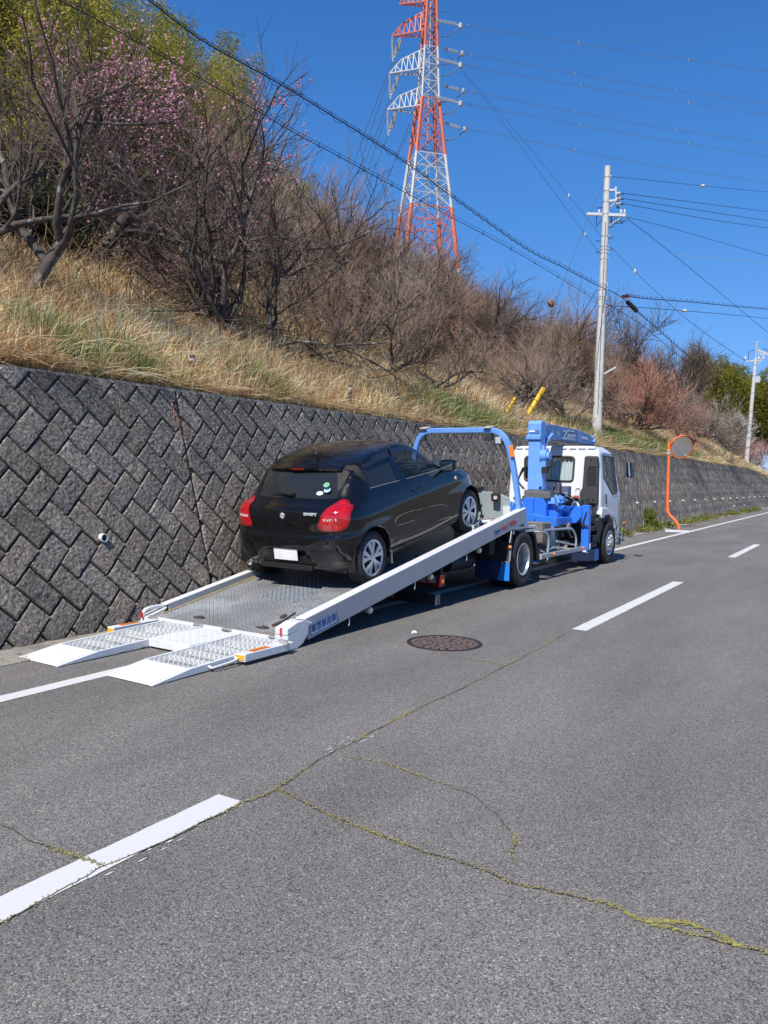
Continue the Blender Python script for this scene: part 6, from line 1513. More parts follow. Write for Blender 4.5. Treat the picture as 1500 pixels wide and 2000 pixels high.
def flower(C, col, root, name, q, s0, s1):
    m = len(C); s = q.uniform(s0, s1, m); a = q.normal(size=(m, 3)); a /= np.linalg.norm(a, axis=1, keepdims=True); b = np.cross(a, q.normal(size=(m, 3))); b /= np.linalg.norm(b, axis=1, keepdims=True); c = np.cross(a, b)
    S = s[:, None]; V = np.stack([C + a * S, C + b * S, C + c * S, C - a * S, C - b * S, C - c * S], 1).reshape(-1, 3); o = np.arange(m)[:, None, None] * 6
    F = (np.array([(0, 1, 2), (1, 3, 2), (3, 4, 2), (4, 0, 2), (1, 0, 5), (3, 1, 5), (4, 3, 5), (0, 4, 5)])[None] + o).reshape(-1, 3)
    k = q.uniform(.7, 1.25, m); cc = np.clip(np.array(col)[None] * k[:, None], 0, .9); cc = np.concatenate([cc, np.ones((m, 1))], 1); cc = np.repeat(cc, 6, axis=0)
    return np_mesh(name, V, F, BLOS, root, smooth=False, nf=3, colors=cc)
def leaves(C, D, L, W, cols, q, name, root, mat=None, droop=.5):
    """rhombic folded leaves: centre C, direction D"""
    m = len(C); D = D / (np.linalg.norm(D, axis=1, keepdims=True) + 1e-9); s = np.cross(D, q.normal(size=(m, 3))); s /= np.linalg.norm(s, axis=1, keepdims=True) + 1e-9; L = L[:, None]; W = W[:, None]
    mid = C + D * L * .45; V = np.stack([C, mid + s * W, C + D * L + np.array([0, 0, -1.]) * L * droop * .3, mid - s * W], 1).reshape(-1, 3); o = np.arange(m)[:, None] * 4
    F = np.array([0, 1, 2, 3])[None] + o; cc = np.repeat(np.concatenate([cols, np.ones((m, 1))], 1), 4, axis=0)
    return np_mesh(name, V, F, mat or LEAF, root, smooth=False, colors=cc)
def bamboo(name, seed, n_c=7, h=9.0, nl=900, base=(.17, .17, .035), ls=1.0):
    q = random.Random(seed); g = np.random.default_rng(seed); root = empty(name); lines = []; Cs, Ds, Ks = [], [], []
    for c in range(n_c):
        a = q.uniform(0, 6.28); r0 = q.uniform(0, 1.5); hh = h * q.uniform(.72, 1.08); lean = Vector((math.cos(a), math.sin(a), 0)) * q.uniform(.08, .22) + Vector((.05, .0, 0)); p = Vector((math.cos(a) * r0, math.sin(a) * r0, -.3)); pts = [p]
        for i in range(8): t = (i + 1) / 8; pts.append(p + Vector((0, 0, hh * t * (1 - .07 * t * t))) + lean * hh * t * t * .55)
        lines.append((pts, [.035 * (1 - .85 * i / 8) for i in range(9)]))
        tt = g.uniform(.22, 1.0, nl) ** .8; P_ = np.array([tuple(x) for x in pts]); xi = np.clip(tt * 8, 0, 7.999); i0 = xi.astype(int); fr = (xi - i0)[:, None]; B = P_[i0] * (1 - fr) + P_[i0 + 1] * fr
        rad = (.22 + .85 * np.sin(np.pi * np.clip((tt - .15) / .95, 0, 1))) * 1.0
        nb = 26; bd = g.normal(size=(nb, 3)); bd[:, 2] = np.abs(bd[:, 2]) * .3; bd /= np.linalg.norm(bd, axis=1, keepdims=True); k = g.integers(0, nb, nl); dist = g.random(nl) ** .6 * rad
        pos = B + bd[k] * dist[:, None] + g.normal(0, .09, (nl, 3)); pos[:, 2] -= dist ** 2 * .35
        Cs.append(pos); d = bd[k] * .6 + g.normal(0, .5, (nl, 3)); d[:, 2] -= .35; Ds.append(d)
        sh = np.clip(.75 + .35 * g.normal(size=nl) * .5 + .25 * np.sin(k * 2.1), .35, 1.35) * q.uniform(.75, 1.2); Ks.append(sh)
    v, f = tubes(lines, 6); np_mesh('culms', v, f, pm('culm_green', (.14, .16, .06), rough=.5, var=.2, vs=2), root, smooth=True)
    C = np.vstack(Cs); D = np.vstack(Ds); K = np.concatenate(Ks); m = len(C); yel = g.random(m)[:, None] ** 2
    cols = np.array(base)[None] * K[:, None] * (1 - yel * .0) + yel * np.array([.09, .05, .0])[None] * K[:, None]
    leaves(C, D, g.uniform(.10, .19, m) * ls, g.uniform(.011, .020, m) * ls, np.clip(cols, .005, .6), g, 'foliage', root)
    return root
def leafy(name, seed, rx, rz, n, col, ls=(.03, .06), lw=(.010, .02), stems=18):
    """low leafy bush"""
    q = random.Random(seed); g = np.random.default_rng(seed); root = empty(name); lines = []
    for i in range(stems):
        a = q.uniform(0, 6.28); e = q.uniform(.2, 1.2); d = Vector((math.cos(a) * math.cos(e), math.sin(a) * math.cos(e), math.sin(e))); L = q.uniform(.6, 1.0); p0 = Vector((q.gauss(0, .05), q.gauss(0, .05), -.02)); pts = [p0 + Vector((d.x * rx * t, d.y * rx * t, d.z * rz * t + .1 * rz * math.sin(t * 3))) * L for t in (0, .33, .66, 1)]
        lines.append((pts, [.008, .006, .004, .002]))
    v, f = tubes(lines, 4); np_mesh('stems', v, f, TWIG[3], root)
    P_ = np.array([[tuple(x) for x in l[0]] for l in lines]); k = g.integers(0, stems, n); t = g.random(n) ** .6 * 2.999; i0 = t.astype(int); fr = (t - i0)[:, None]; C = P_[k, i0] * (1 - fr) + P_[k, i0 + 1] * fr + g.normal(0, .09 * rx, (n, 3)); C[:, 2] = np.maximum(C[:, 2], .01)
    D = g.normal(size=(n, 3)); D[:, 2] += .3; sh = np.clip(g.normal(1, .3, n), .4, 1.7); leaves(C, D, g.uniform(*ls, n), g.uniform(*lw, n), np.clip(np.array(col)[None] * sh[:, None], .003, .7), g, 'foliage', root); return root
def put(root, x, y, rz=0.0, sc=1.0, dz=0.0, tilt=0.0, z=None):
    root.location = (x, y, (hill(x, y) if z is None else z) + dz); root.rotation_euler = (tilt, 0, rz); root.scale = (sc, sc, sc); return root
def at_px(px, py, X):      # place on the hillside where the ray in the photo meets X
    p = xpt(px, py, X); return p.x, p.y
GP = 'bare plum trees on the slope above the wall'
# ---- the trees one can tell apart
def named(px, X, label, sc=1.0, rz=0.0, **kw):
    t = plum('plum_tree', **kw); d = ray(px, 500); y = X * d.y / d.x; put(t, X, y, rz, sc); tag(t, label, 'tree', GP); return t
t1 = named(18, -10.2, 'gnarled grey trunked plum tree at the far left edge of the slope', seed=21, scale=1.2, limb=1.15, dens=1.0, tw=3, stems=[((.25, .45, 1.0), 1.3, .078), ((-.5, -.3, 1), 1.2, .06)])
t2 = named(470, -10.5, 'bare many stemmed plum tree rising from the dry grass left of the pylon', seed=33, scale=1.22, limb=1.3, dens=1.05, tw=3, rmin=1.35, stems=[((.0, .15, 1), .8, .11), ((-.35, -.35, .9), .9, .075), ((.3, .8, .75), .9, .085)])
t3 = named(168, -12.6, 'pink blossoming plum tree with a thick leaning trunk behind the dry grass', seed=45, scale=1.25, dens=1.15, tw=3, stems=[((.08, .38, 1.0), 1.7, .115)], blossom=6000, bcol=(.88, .42, .53), limb=1.2)
t4 = named(60, -14.5, 'smaller pink blossoming plum tree behind the gnarled tree at far left', seed=57, scale=1.25, dens=1.1, tw=3, stems=[((.3, .2, 1.0), 1.5, .15)], blossom=4000, bcol=(.86, .50, .57))
t5 = named(745, -10.2, 'low crooked plum tree above the rear of the hatchback', seed=61, scale=.85, dens=1.1, tw=0, stems=[((.7, .5, .6), .8, .13), ((-.6, -.6, .7), .8, .09)])
t6 = named(690, -11.6, 'tangled dark plum tree beside the pylon legs', seed=62, scale=.95, dens=1.15, tw=0, stems=[((-.5, -.4, .9), 1.0, .12), ((.5, .3, .8), .8, .08)])
t7 = named(1008, -9.6, 'slim pale stemmed tree with a thin leaning trunk behind the hoop gate', seed=71, scale=.95, dens=1.0, tw=0, stems=[((.1, .1, 1.2), 1.5, .085), ((.5, .5, .9), 1.1, .06)])
t8 = named(855, -9.4, 'small twiggy plum tree right above the car roof', seed=73, scale=.8, dens=1.1, tw=0, stems=[((.1, -.2, 1), .9, .07)])
t9 = named(1105, -9.2, 'short dark plum tree just left of the concrete pole', seed=75, scale=.9, dens=1.15, tw=1, stems=[((.2, .3, 1), 1.0, .10), ((-.5, -.4, .8), .8, .07)])
t16 = named(560, -13.2, 'tall bare plum tree whose thin boughs cross the sky left of the pylon', seed=35, scale=1.35, limb=1.25, dens=1.1, tw=1, stems=[((.2, .2, 1), 1.5, .11)])
t18 = named(655, -14.5, 'bare plum tree with upright sprouts just left of the pylon legs', seed=41, scale=1.35, limb=1.1, dens=1.15, tw=0, stems=[((.1, .3, 1), 1.3, .10)])
def named2(px, X, y_off=0, **kw): return named(px, X, **kw)
t10 = named(1222, -10.2, 'broad reddish twigged plum tree right of the concrete pole', seed=81, scale=1.15, dens=1.35, tw=2, stems=[((.2, .1, .8), .9, .20), ((-.7, -.5, .6), .9, .12), ((.8, .7, .5), .9, .12)], rmin=1.15)
t11 = named(1255, -13.0, 'large round dark crowned tree on the skyline right of the concrete pole', seed=83, scale=1.95, limb=1.0, dens=1.9, tw=3, stems=[((.1, .1, 1), 1.5, .16)], rmin=1.3)
t12 = named(1352, -9.6, 'dark trunked plum tree right behind the traffic mirror', seed=85, scale=1.2, dens=1.3, tw=1, stems=[((.5, .4, .9), 1.1, .15), ((-.4, -.3, .9), 1.0, .1)], rmin=1.3)
t13 = named(1120, -17.0, 'white blossoming plum tree against the sky left of the concrete pole', seed=87, scale=1.35, dens=1.2, tw=1, blossom=6500, bcol=(.72, .62, .58), rmin=1.3)
t14 = named(1425, -10.8, 'white blossoming plum tree between the mirror and the far pole', seed=88, scale=1.3, dens=1.2, tw=1, blossom=7000, bcol=(.80, .76, .70), rmin=1.6)
t15 = named(1482, -9.6, 'pinkish blossoming tree beside the foot of the far pole', seed=89, scale=1.15, dens=1.2, tw=2, blossom=4500, bcol=(.62, .38, .42), rmin=1.8)
# ---- thicket behind: seven kinds, each copied
protos = [plum('plum_tree', 101 + i, scale=1.0 + .1 * (i % 3), dens=1.34, tw=(0, 1, 0, 3, 1, 0, 2)[i], stems=[[((.2, .1, 1), 1.0, .12), ((-.6, -.2, .8), .8, .08)], [((-.3, .3, 1), 1.2, .12)], [((.6, .4, .8), 1.0, .1), ((-.4, -.6, .9), .9, .08)], [((.1, -.2, 1), 1.3, .11)], [((-.5, .1, .9), 1.0, .13)], [((.3, .3, .9), .7, .1), ((-.3, .5, .9), .8, .09), ((.2, -.6, .8), .8, .08)], [((.1, .1, 1), .8, .13)]][i], rmin=1.1, limb=1.1, sides=(6, 5, 4, 3, 3)) for i in range(7)]
rr = random.Random(77); used = [False] * 7; placed = []
for yi in range(0, 60):
    for xi in range(0, 14):
        y = 5 + yi * 3.0 * (1 + yi * .012) + rr.uniform(-1.2, 1.2); x = -12.6 - xi * 3.2 * (1 + xi * .02) + rr.uniform(-1.2, 1.2)
        d = Vector((x, y, 0)); f_ = d.dot(cF); 
        if f_ < 4: continue
        u = 750 + 1560 * d.dot(cR) / f_
        if u < -140 or u > 1480: continue
        if y > 135: continue
        if u > 1380 and y < 120 and x < -30: continue
        keepp = (.62 if xi < 2 else .80) if xi < 4 else (.66 if xi < 8 else .6)
        if rr.random() > keepp: continue
        if u < 400 and xi > 2: continue
        if u < 300 and rr.random() < .45: continue
        if u < 640 and xi < 1: continue
        if u < 620 and xi > 3: continue
        placed.append((x, y, xi))
placed.sort(key=lambda p: p[2] * 100 + p[1]); placed = placed[:285]
for x, y, xi in placed:
    i = rr.randrange(7)
    o = protos[i] if not used[i] else copy_tree(protos[i]); used[i] = True
    put(o, x, y, rr.uniform(0, 6.28), rr.uniform(.8, 1.25) * (1.0 + .012 * xi), tilt=rr.uniform(-.1, .1)); d_ = Vector((x, y, 0)); u_ = 750 + 1560 * d_.dot(cR) / d_.dot(cF); z_ = 0 if u_ < 420 else (1 if u_ < 740 else (2 if u_ < 920 else (3 if u_ < 1160 else 4)))
    tag(o, ['bare brown thicket tree low on the slope beneath the hillside bamboo', 'bare brown thicket tree on the slope between the many stemmed plum and the pylon', 'bare brown thicket tree on the slope in front of the pylon foot', 'bare brown thicket tree on the slope between the pylon and the concrete pole', 'bare brown thicket tree on the slope right of the concrete pole'][z_], 'tree', ['bare trees under the bamboo', 'bare trees left of the pylon', 'bare trees before the pylon', 'bare trees between pylon and pole', 'bare trees right of the pole'][z_])
print('THICKET', len(placed))
for i in range(7):
    if not used[i]:
        for c in KIDS.get(protos[i].name, []): bpy.data.objects.remove(c)
        bpy.data.objects.remove(protos[i])
# ---- bamboo
bp = [bamboo('bamboo_clump', 201, 8, 9.5, 2400, base=(.38, .37, .05)), bamboo('bamboo_clump', 202, 7, 8.5, 2400, base=(.25, .28, .05)), bamboo('bamboo_clump', 203, 8, 9.0, 2200, base=(.50, .43, .07)), bamboo('bamboo_clump', 204, 8, 9.0, 1300, base=(.22, .225, .035), ls=2.1)]
spots = []
rr = random.Random(5)
for px, X, sc, k in [(-60, -20, .95, 1), (20, -21, 1.0, 0), (90, -19, .9, 1), (150, -22, 1.0, 0), (200, -26, 1.05, 2), (120, -27, 1.15, 1), (40, -27, 1.2, 2), (-40, -27, 1.2, 0), (245, -25, .92, 1), (285, -27, .95, 0), (330, -27, .82, 2), (300, -22, .75, 1), (375, -30, .9, 1),
                     (395, -28, 1.15, 0), (440, -29, 1.12, 0), (418, -27, 1.0, 2), (470, -27, .72, 2), (500, -31, .62, 1), (540, -33, .66, 2), (180, -17, .7, 1), (240, -19, .7, 0), (60, -16, .75, 2), (0, -17, .8, 1), (-50, -17, .8, 0), (100, -32, 1.3, 0), (0, -34, 1.4, 1), (200, -33, 1.2, 1), (430, -23, .6, 1), (390, -22, .6, 2), (735, -30, .45, 2), (770, -33, .45, 0), (560, -26, .5, 2), (620, -28, .5, 1), (500, -25, .62, 0), (530, -28, .66, 2), (470, -24, .6, 1), (575, -29, .6, 0), (600, -31, .58, 2), (640, -32, .55, 0), (680, -33, .48, 1), (420, -26, .85, 2), (360, -25, .85, 0), (330, -24, .8, 2), (270, -23, .85, 0), (310, -33, 1.0, 1), (350, -23, .65, 0)]:
    d = ray(px, 500); spots.append((X, X * d.y / d.x, sc, k, 'yellow green bamboo clump on the hillside above the pink blossoming trees', 'bamboo clumps on the hillside above the blossoms'))
for i in range(34):
    px = 1372 + (i % 12) * 15 + rr.uniform(-6, 6); D = 118 + (i // 12) * 12 + rr.uniform(-4, 4); p = dpt(px, 700, D); spots.append((p.x, p.y, rr.uniform(1.15, 1.5), 3, 'dense bamboo clump in the far grove beyond the end of the wall', 'bamboo clumps in the far grove'))
ub = [False] * 4
for x, y, sc, k, lb, gr in spots:
    o = bp[k] if not ub[k] else copy_tree(bp[k]); ub[k] = True
    far = 'far grove' in lb
    put(o, x, y, rr.uniform(0, 6.28), sc, z=(3.0 + 4.5 * rr.random() + max(0, (-x - 12)) * .28) if far else None); tag(o, lb, 'bamboo', gr)
# dark evergreen shrubs at far left
es = leafy('evergreen_shrub', 301, 1.7, 1.9, 9000, (.035, .05, .018), (.07, .12), (.018, .03), 40); d = ray(22, 500); put(es, -13.6, -13.6 * d.y / d.x); tag(es, 'dark evergreen shrub under the gnarled tree at far left', 'shrub')
es = leafy('ivy_shrub', 302, .35, .5, 700, (.05, .085, .02), (.04, .07), (.012, .02), 14); d = ray(462, 500); put(es, -11.35, -11.35 * d.y / d.x, dz=-.05); tag(es, 'small green shrub clinging to the foot of the many stemmed tree', 'shrub')
es = leafy('ivy_shrub', 303, .9, 1.1, 1800, (.045, .06, .022), (.05, .08), (.012, .02), 20); d = ray(832, 500); put(es, -11.2, -11.2 * d.y / d.x, dz=.5); tag(es, 'green leafy shrub among the bare trees above the hoop gate', 'shrub')

# ---- brushwood filling the ground under the thicket
def brush():
    g = np.random.default_rng(9); N_ = 52000; y = 3 + 120 * g.random(N_) ** 1.35; x = -11.3 - 34 * g.random(N_) ** 1.25
    P0 = np.stack([x, y, np.zeros(N_)], 1); f_ = P0 @ np.array(cF); u = 750 + 1560 * (P0 @ np.array(cR)) / np.maximum(f_, 1); k = (f_ > 4) & (u > -80) & (u < 1560); P0 = P0[k]; f_ = f_[k]
    P0[:, 2] = [hill(a, b) for a, b, _ in P0]; n = len(P0); d = g.normal(0, .55, (n, 3)); d[:, 2] = np.abs(g.normal(.8, .35, n)); d /= np.linalg.norm(d, axis=1, keepdims=True); L = g.uniform(.5, 1.7, n)[:, None]
    P1 = P0 + d * L * .5 + g.normal(0, .05, (n, 3)); P2 = P0 + d * L + g.normal(0, .10, (n, 3)) - np.array([0, 0, .10]) * L; r = .0035 + .00022 * f_
    lines = [((P0[i], P1[i], P2[i]), (r[i] * 1.3, r[i], r[i] * .6)) for i in range(n)]
    v, f = tubes(lines, 3); col = np.repeat(np.clip(np.array([[.31, .215, .15]]) * g.uniform(.5, 1.5, (n, 1)) + g.random((n, 1)) ** 3 * np.array([[.14, .11, .06]]), .02, .6), 9, axis=0); col = np.concatenate([col, np.ones((len(col), 1))], 1)
    o = np_mesh('brushwood', v, f, GRASSM, None, colors=col); tag(o, 'tangled brown brushwood on the ground under the bare trees', kind='stuff')
brush()
# ---- dry grass
def blades(N_, ys, xs, h, w_, colf, name, label, lean=.35, dens=None, seed=1):
    g = np.random.default_rng(seed); y = ys(g, N_); d = xs(g, N_); x0 = np.array([WB(a) - BAT * wtop(a) - .10 for a in y]); x = x0 - d
    P0 = np.stack([x, y, np.zeros(N_)], 1); f_ = P0 @ np.array(cF); u = 750 + 1560 * (P0 @ np.array(cR)) / np.maximum(f_, 1); k = (f_ > 3) & (u > -60) & (u < 1540); P0, d, f_ = P0[k], d[k], f_[k]
    if dens is not None:
        nz = np.array([dens(a, b) for a, b, _ in P0]); k = g.random(len(P0)) < nz; P0, d, f_ = P0[k], d[k], f_[k]
    P0[:, 2] = [hill(a, b) - .02 for a, b, _ in P0]; n = len(P0)
    tuft = np.array([noise.noise((a * 2.3, b * 2.3, 7)) for a, b, _ in P0]); hh = (h[0] + (h[1] - h[0]) * g.random(n)) * (1 + .45 * tuft); ang = g.uniform(0, 6.28, n) ; wind = np.array([noise.noise((a * .8, b * .8, 17)) for a, b, _ in P0])
    dx, dy = np.cos(ang) * .8 + .5, np.sin(ang) * .8 + wind; ln = np.hypot(dx, dy); dx /= ln; dy /= ln; le = np.abs(g.normal(0, lean, n)) + .08
    ww = (w_ * (1 + .055 * np.maximum(f_ - 8, 0)))[:, None]; sd = np.stack([-dy, dx, np.zeros(n)], 1) * .5 + g.normal(0, .3, (n, 3)); sd /= np.linalg.norm(sd, axis=1, keepdims=True)
    ts = (0, .4, .75, 1.0); rows = []
    for t, wf in zip(ts, (1, .95, .6, .12)):
        off = np.stack([dx * le * hh * t ** 2 * 1.5, dy * le * hh * t ** 2 * 1.5, hh * (t - .55 * le * t ** 3)], 1); c = P0 + off; rows += [c - sd * ww * wf / 2, c + sd * ww * wf / 2]
    V = np.stack(rows, 1).reshape(-1, 3); o = np.arange(n)[:, None, None] * 8; F = (np.array([(0, 1, 3, 2), (2, 3, 5, 4), (4, 5, 7, 6)])[None] + o).reshape(-1, 4)
    col = colf(g, P0, n); col = np.concatenate([np.clip(col, .01, .8), np.ones((n, 1))], 1); col = np.repeat(col, 8, axis=0)
    ob = np_mesh(name, V, F, GRASSM, None, colors=col); tag(ob, label, kind='stuff'); print(name, n); return ob
def straw(g, P, n):
    k = g.uniform(.6, 1.45, (n, 1)); m = g.random((n, 1)); c = np.array([[.84, .60, .33]]) * k; c = np.where(m < .28, np.array([[.50, .25, .12]]) * k, c); c = np.where(m > .80, np.array([[.85, .74, .50]]) * k, c)
    p = np.array([noise.noise((a * .5, b * .5, 3)) for a, b, _ in P])[:, None]; return c * (1 + .35 * p)
blades(150000, lambda g, n: 3.2 + 74 * g.random(n) ** 1.75, lambda g, n: 6.6 * g.random(n) ** 1.05, (.24, .66), .0120, straw, 'dry_grass', 'pale straw coloured dry grass covering the bank above the wall', seed=3, lean=.36)
blades(26000, lambda g, n: 3.2 + 74 * g.random(n) ** 1.75, lambda g, n: .25 * g.random(n), (.12, .38), .008, straw, 'dry_grass_fringe', 'dry grass fringe hanging over the coping of the wall', lean=.7, seed=4)
spotsG = [(xpt(130, 690, -8.1).y, .32, .22), (xpt(262, 722, -7.9).y, .25, .28), (xpt(60, 650, -8.6).y, .5, .12), (xpt(515, 770, -7.9).y, .3, .22), (xpt(890, 818, -8.2).y, .55, 1.2), (xpt(855, 805, -8.4).y, .6, .9), (xpt(940, 825, -8.0).y, .45, 1.1), (xpt(1215, 872, -8.0).y, .6, 3.0), (xpt(1270, 885, -8.0).y, .5, 3.5), (xpt(1330, 893, -8.0).y, .5, 4), (xpt(1180, 862, -8.3).y, .8, 3)]
def gd(a, b):
    x0 = WB(b) - BAT * wtop(b) - .28; d = x0 - a; return min(1, sum(math.exp(-((b - y) / s) ** 2 - ((d - dd) / (.38 + .26 * dd)) ** 2) for y, dd, s in spotsG) * 1.15 + .008)
def green(g, P, n): k = g.uniform(.5, 1.4, (n, 1)); m = g.random((n, 1)); return np.where(m < .25, np.array([[.36, .32, .12]]) * k, np.array([[.12, .22, .045]]) * k)
blades(190000, lambda g, n: 3.2 + 56 * g.random(n) ** 1.5, lambda g, n: 2.4 * g.random(n), (.30, .62), .011, green, 'green_grass', 'fresh green grass tufts among the dry grass above the wall', dens=gd, seed=5)
# weeds along the gutter at the wall foot, far right
def weeds():
    g = np.random.default_rng(12); n = 9000; y = 24 + 32 * g.random(n) ** 1.2; k = np.array([noise.noise((b * .45, 1, 2)) for b in y]) > -.05; y = y[k]; n = len(y); x = np.array([WB(b) for b in y]) + .04 + .42 * g.random(n) ** 1.6
    C = np.stack([x, y, np.full(n, .012)], 1); hh = .05 + .22 * g.random(n) * np.clip(1.2 - 2.2 * (x - WB(30)), .2, 1); C[:, 2] += hh * g.random(n); D = g.normal(size=(n, 3)); D[:, 2] = np.abs(D[:, 2]) + .5; cols = np.where(g.random((n, 1)) < .3, np.array([[.42, .34, .12]]), np.array([[.13, .18, .035]])) * g.uniform(.5, 1.4, (n, 1))
    o = leaves(C, D, g.uniform(.07, .16, n), g.uniform(.008, .018, n), np.clip(cols, .01, .7), g, 'gutter_weeds', None); tag(o, 'low green and yellow weeds growing in the gutter at the far foot of the wall', kind='stuff')
weeds()
bs = leafy('roadside_bush', 401, .62, .82, 5200, (.16, .20, .035), (.05, .09), (.012, .022), 30); p = gpt(1278, 1036); bs.location = (p.x - .35, p.y, .01); tag(bs, 'rounded yellow green bush at the wall foot beside the mirror post', 'bush')
# dry climbing stem hanging on the wall near the seam
sk = grow(91, [dict(stems=[((.4, .1, -1), .55, .006), ((.4, .25, -1), .5, .005), ((.3, -.15, -1), .45, .005)], n=6, wob=.12, up=-.12, taper=.5), dict(num=(5, 8), **{'from': .1}, ang=(20, 60), abs=(.12, .28), r=.003, n=3, wob=.2, up=-.1, taper=.5), dict(num=(4, 7), **{'from': .2}, ang=(20, 60), abs=(.03, .08), r=.0022, n=2, wob=.2, up=-.05, taper=.5)])
v, f = tubes([l for k in sk.values() for l in k if True and len(l[0]) == 7], 4); vine = empty('dry_vine'); p = Vector(wp(7.05, 2.80, .06)); vine.location = p; tag(vine, 'dry reddish plant drooping over the wall beside the vertical seam', 'plant')
np_mesh('stems', v, f, TWIG[2], vine); v, f = tubes([l for k in (1, 2) for l in sk[k] if len(l[0]) == 4], 3); v2, f2 = tubes(sk[2], 3); np_mesh('twigs', np.vstack([v, v2]), np.vstack([f, f2 + len(v)]), pm('vine_tan', (.26, .16, .12), rough=.9), vine)
# ============================================================ POLES, WIRES, PYLON, MIRROR
CONCP = pm('pole_concrete', (.55, .545, .52), rough=.85, var=.12, vs=3, col2=(.36, .345, .31), c2s=2, c2lo=.5, c2hi=.75)
GSTL = pm('pole_steel', (.55, .57, .58), rough=.45, metal=.3, var=.1); WIRE = pm('cable_black', (.018, .018, .02), rough=.6); CER = pm('porcelain', (.70, .69, .66), rough=.3, coat=.4)
HVW = pm('conductor_grey', (.22, .23, .25), rough=.5, metal=.4); CREAM = pm('marker_cream', (.62, .58, .42), rough=.5)
def wire(name, pix, dep, r, label, cat='cable', group=None, mat=None, k=5, parent=None, n=10):
    """pix: points in the photo, dep: distance of first and last point (interpolated between)"""
    m = len(pix); P = []
    for i, (x, y) in enumerate(pix):
        t = i / (m - 1); D = 1 / ((1 - t) / dep[0] + t / dep[1]) if len(dep) == 2 else dep[i]; P.append(dpt(x, y, D))
    C = curve_pts(P, n); f = MB(); f.tube(C, r, k); o = f.build(name, mat or WIRE, parent, smooth=True)
    if not parent: tag(o, label, cat, group)
    return o, C
def plane_wire(name, pix, X, r, label, cat='cable', group=None, mat=None, k=6):
    C = curve_pts([xpt(x, y, X) for x, y in pix], 10); f = MB(); f.tube(C, r, k); o = f.build(name, mat or WIRE, None, smooth=True); tag(o, label, cat, group); return o, C
# ---- near pole
PB = xpt(1165, 850, -8.2); PT = ypt(1187, 325, PB.y + .12)
pole = empty('utility_pole', (PB.x, PB.y, hill(PB.x, PB.y) - .1)); tag(pole, 'tall grey concrete utility pole standing on the bank behind the truck cab', 'utility pole')
o0 = Vector(pole.location); top = PT - o0
def onp(t, off=(0, 0, 0)): return top * t + Vector(off)
f = MB(); f.tube([onp(0), onp(.5), onp(1.0)], [.168, .135, .098], 20); f.build('shaft', CONCP, pole, smooth=True)
def tz(y):     # parameter on the pole for a picture row
    best = min(range(1001), key=lambda i: abs(projy(o0 + top * (i / 1000)) - y)); return best / 1000
def projy(P): d = P - Vector((0, 0, H)); return 1000 - 1560 * d.dot(cU) / d.dot(cF)
def lp(x, y): return ypt(x, y, PB.y + .1) - o0      # picture point in the pole's plane, local
f = MB()
for y in (345, 373, 394, 418, 461, 481, 487, 494, 506, 555, 559, 566, 580, 584, 598):
    t = tz(y); c = onp(t); r = .168 - .07 * t; f.lathe([(r + .004, -.02), (r + .012, -.02), (r + .012, .02), (r + .004, .02)], c, 'z', 20, close=True); f.box(c + Vector((r + .02, 0, 0)), (.05, .04, .04))
f.build('band', GSTL, pole, each=True)
f = MB(); a, b = lp(1147, 418), lp(1223, 421); f.beam(a, b, .09, .09); f.beam(lp(1190, 440), lp(1215, 424), .03, .03); f.build('crossarm', GSTL, pole, bevel=.004)
for x in (1170, 1220, 1213):
    f = MB(); c = lp(x, 414); f.lathe([(.03, -.06), (.05, -.03), (.035, 0), (.05, .03), (.03, .06), (.015, .08)], c, 'z', 12); f.build('insulator', CER, pole, smooth=True)
f = MB(); f.beam(lp(1190, 372), lp(1203, 371), .07, .07); f.beam(lp(1203, 365), lp(1204, 394), .055, .055); f.beam(lp(1190, 393), lp(1203, 391), .07, .07); f.beam(lp(1192, 405), lp(1203, 393), .03, .03); f.build('bracket_arm', GSTL, pole, bevel=.003)
for y in (377, 387, 397):
    f = MB(); a = lp(1204, y); b = lp(1212, y + 1); f.tube([a, b], .025, 8); f.lathe([(.02, -.05), (.06, -.03), (.03, -.01), (.06, .01), (.03, .03)], lp(1210, y + .5), 'x', 12); f.build('strain_insulator', CER, pole, smooth=True)
    f = MB(); f.tube([lp(1205, y + 5), lp(1209, y + 9)], .04, 8); f.tube([lp(1211, y + 1), lp(1218, y + 2.4)], .022, 8); f.build('cable_grip', WIRE, pole, smooth=True)
f = MB(); rr = random.Random(2)
for k in range(6): x0 = 1190 + k * 5; f.tube(curve_pts([lp(x0, 424), lp(x0 + rr.uniform(-2, 4), 434 + rr.uniform(0, 6)), lp(x0 + rr.uniform(4, 16), 428 + rr.uniform(0, 6))], 4), .010, 5)
f.tube([lp(1166, 420), lp(1164, 444)], .014, 5); f.tube([lp(1177, 426), lp(1166, 442)], .012, 5); f.tube([lp(1194, 422), lp(1194, 440)], .016, 5)
f.build('jumper_wires', WIRE, pole, smooth=True)
for i, y in enumerate((404, 445, 467, 469, 488, 491)):
    s = 1 if i in (1, 2, 4) else -1; t = tz(y); r = .168 - .07 * t; f = MB(); c = onp(t); f.tube([c + Vector((s * r, 0, 0)), c + Vector((s * (r + .15), 0, 0))], .012, 6); f.tube([c + Vector((s * (r + .15), 0, -.02)), c + Vector((s * (r + .15), 0, .03))], .014, 6); f.build('step_bolt', WIRE, pole)
f = MB(); f.tube([onp(.12, (.06, -.16, 0)), onp(.5, (.05, -.135, 0)), onp(.80, (.04, -.11, 0))], .016, 6); f.build('riser_cable', pm('riser_grey', (.2, .2, .2), rough=.6), pole)
f = MB(); a = lp(1166, 735); b = lp(1203, 717); f.beam(lp(1180, 730), b, .03, .06); f.build('side_stay_rod', GSTL, pole)
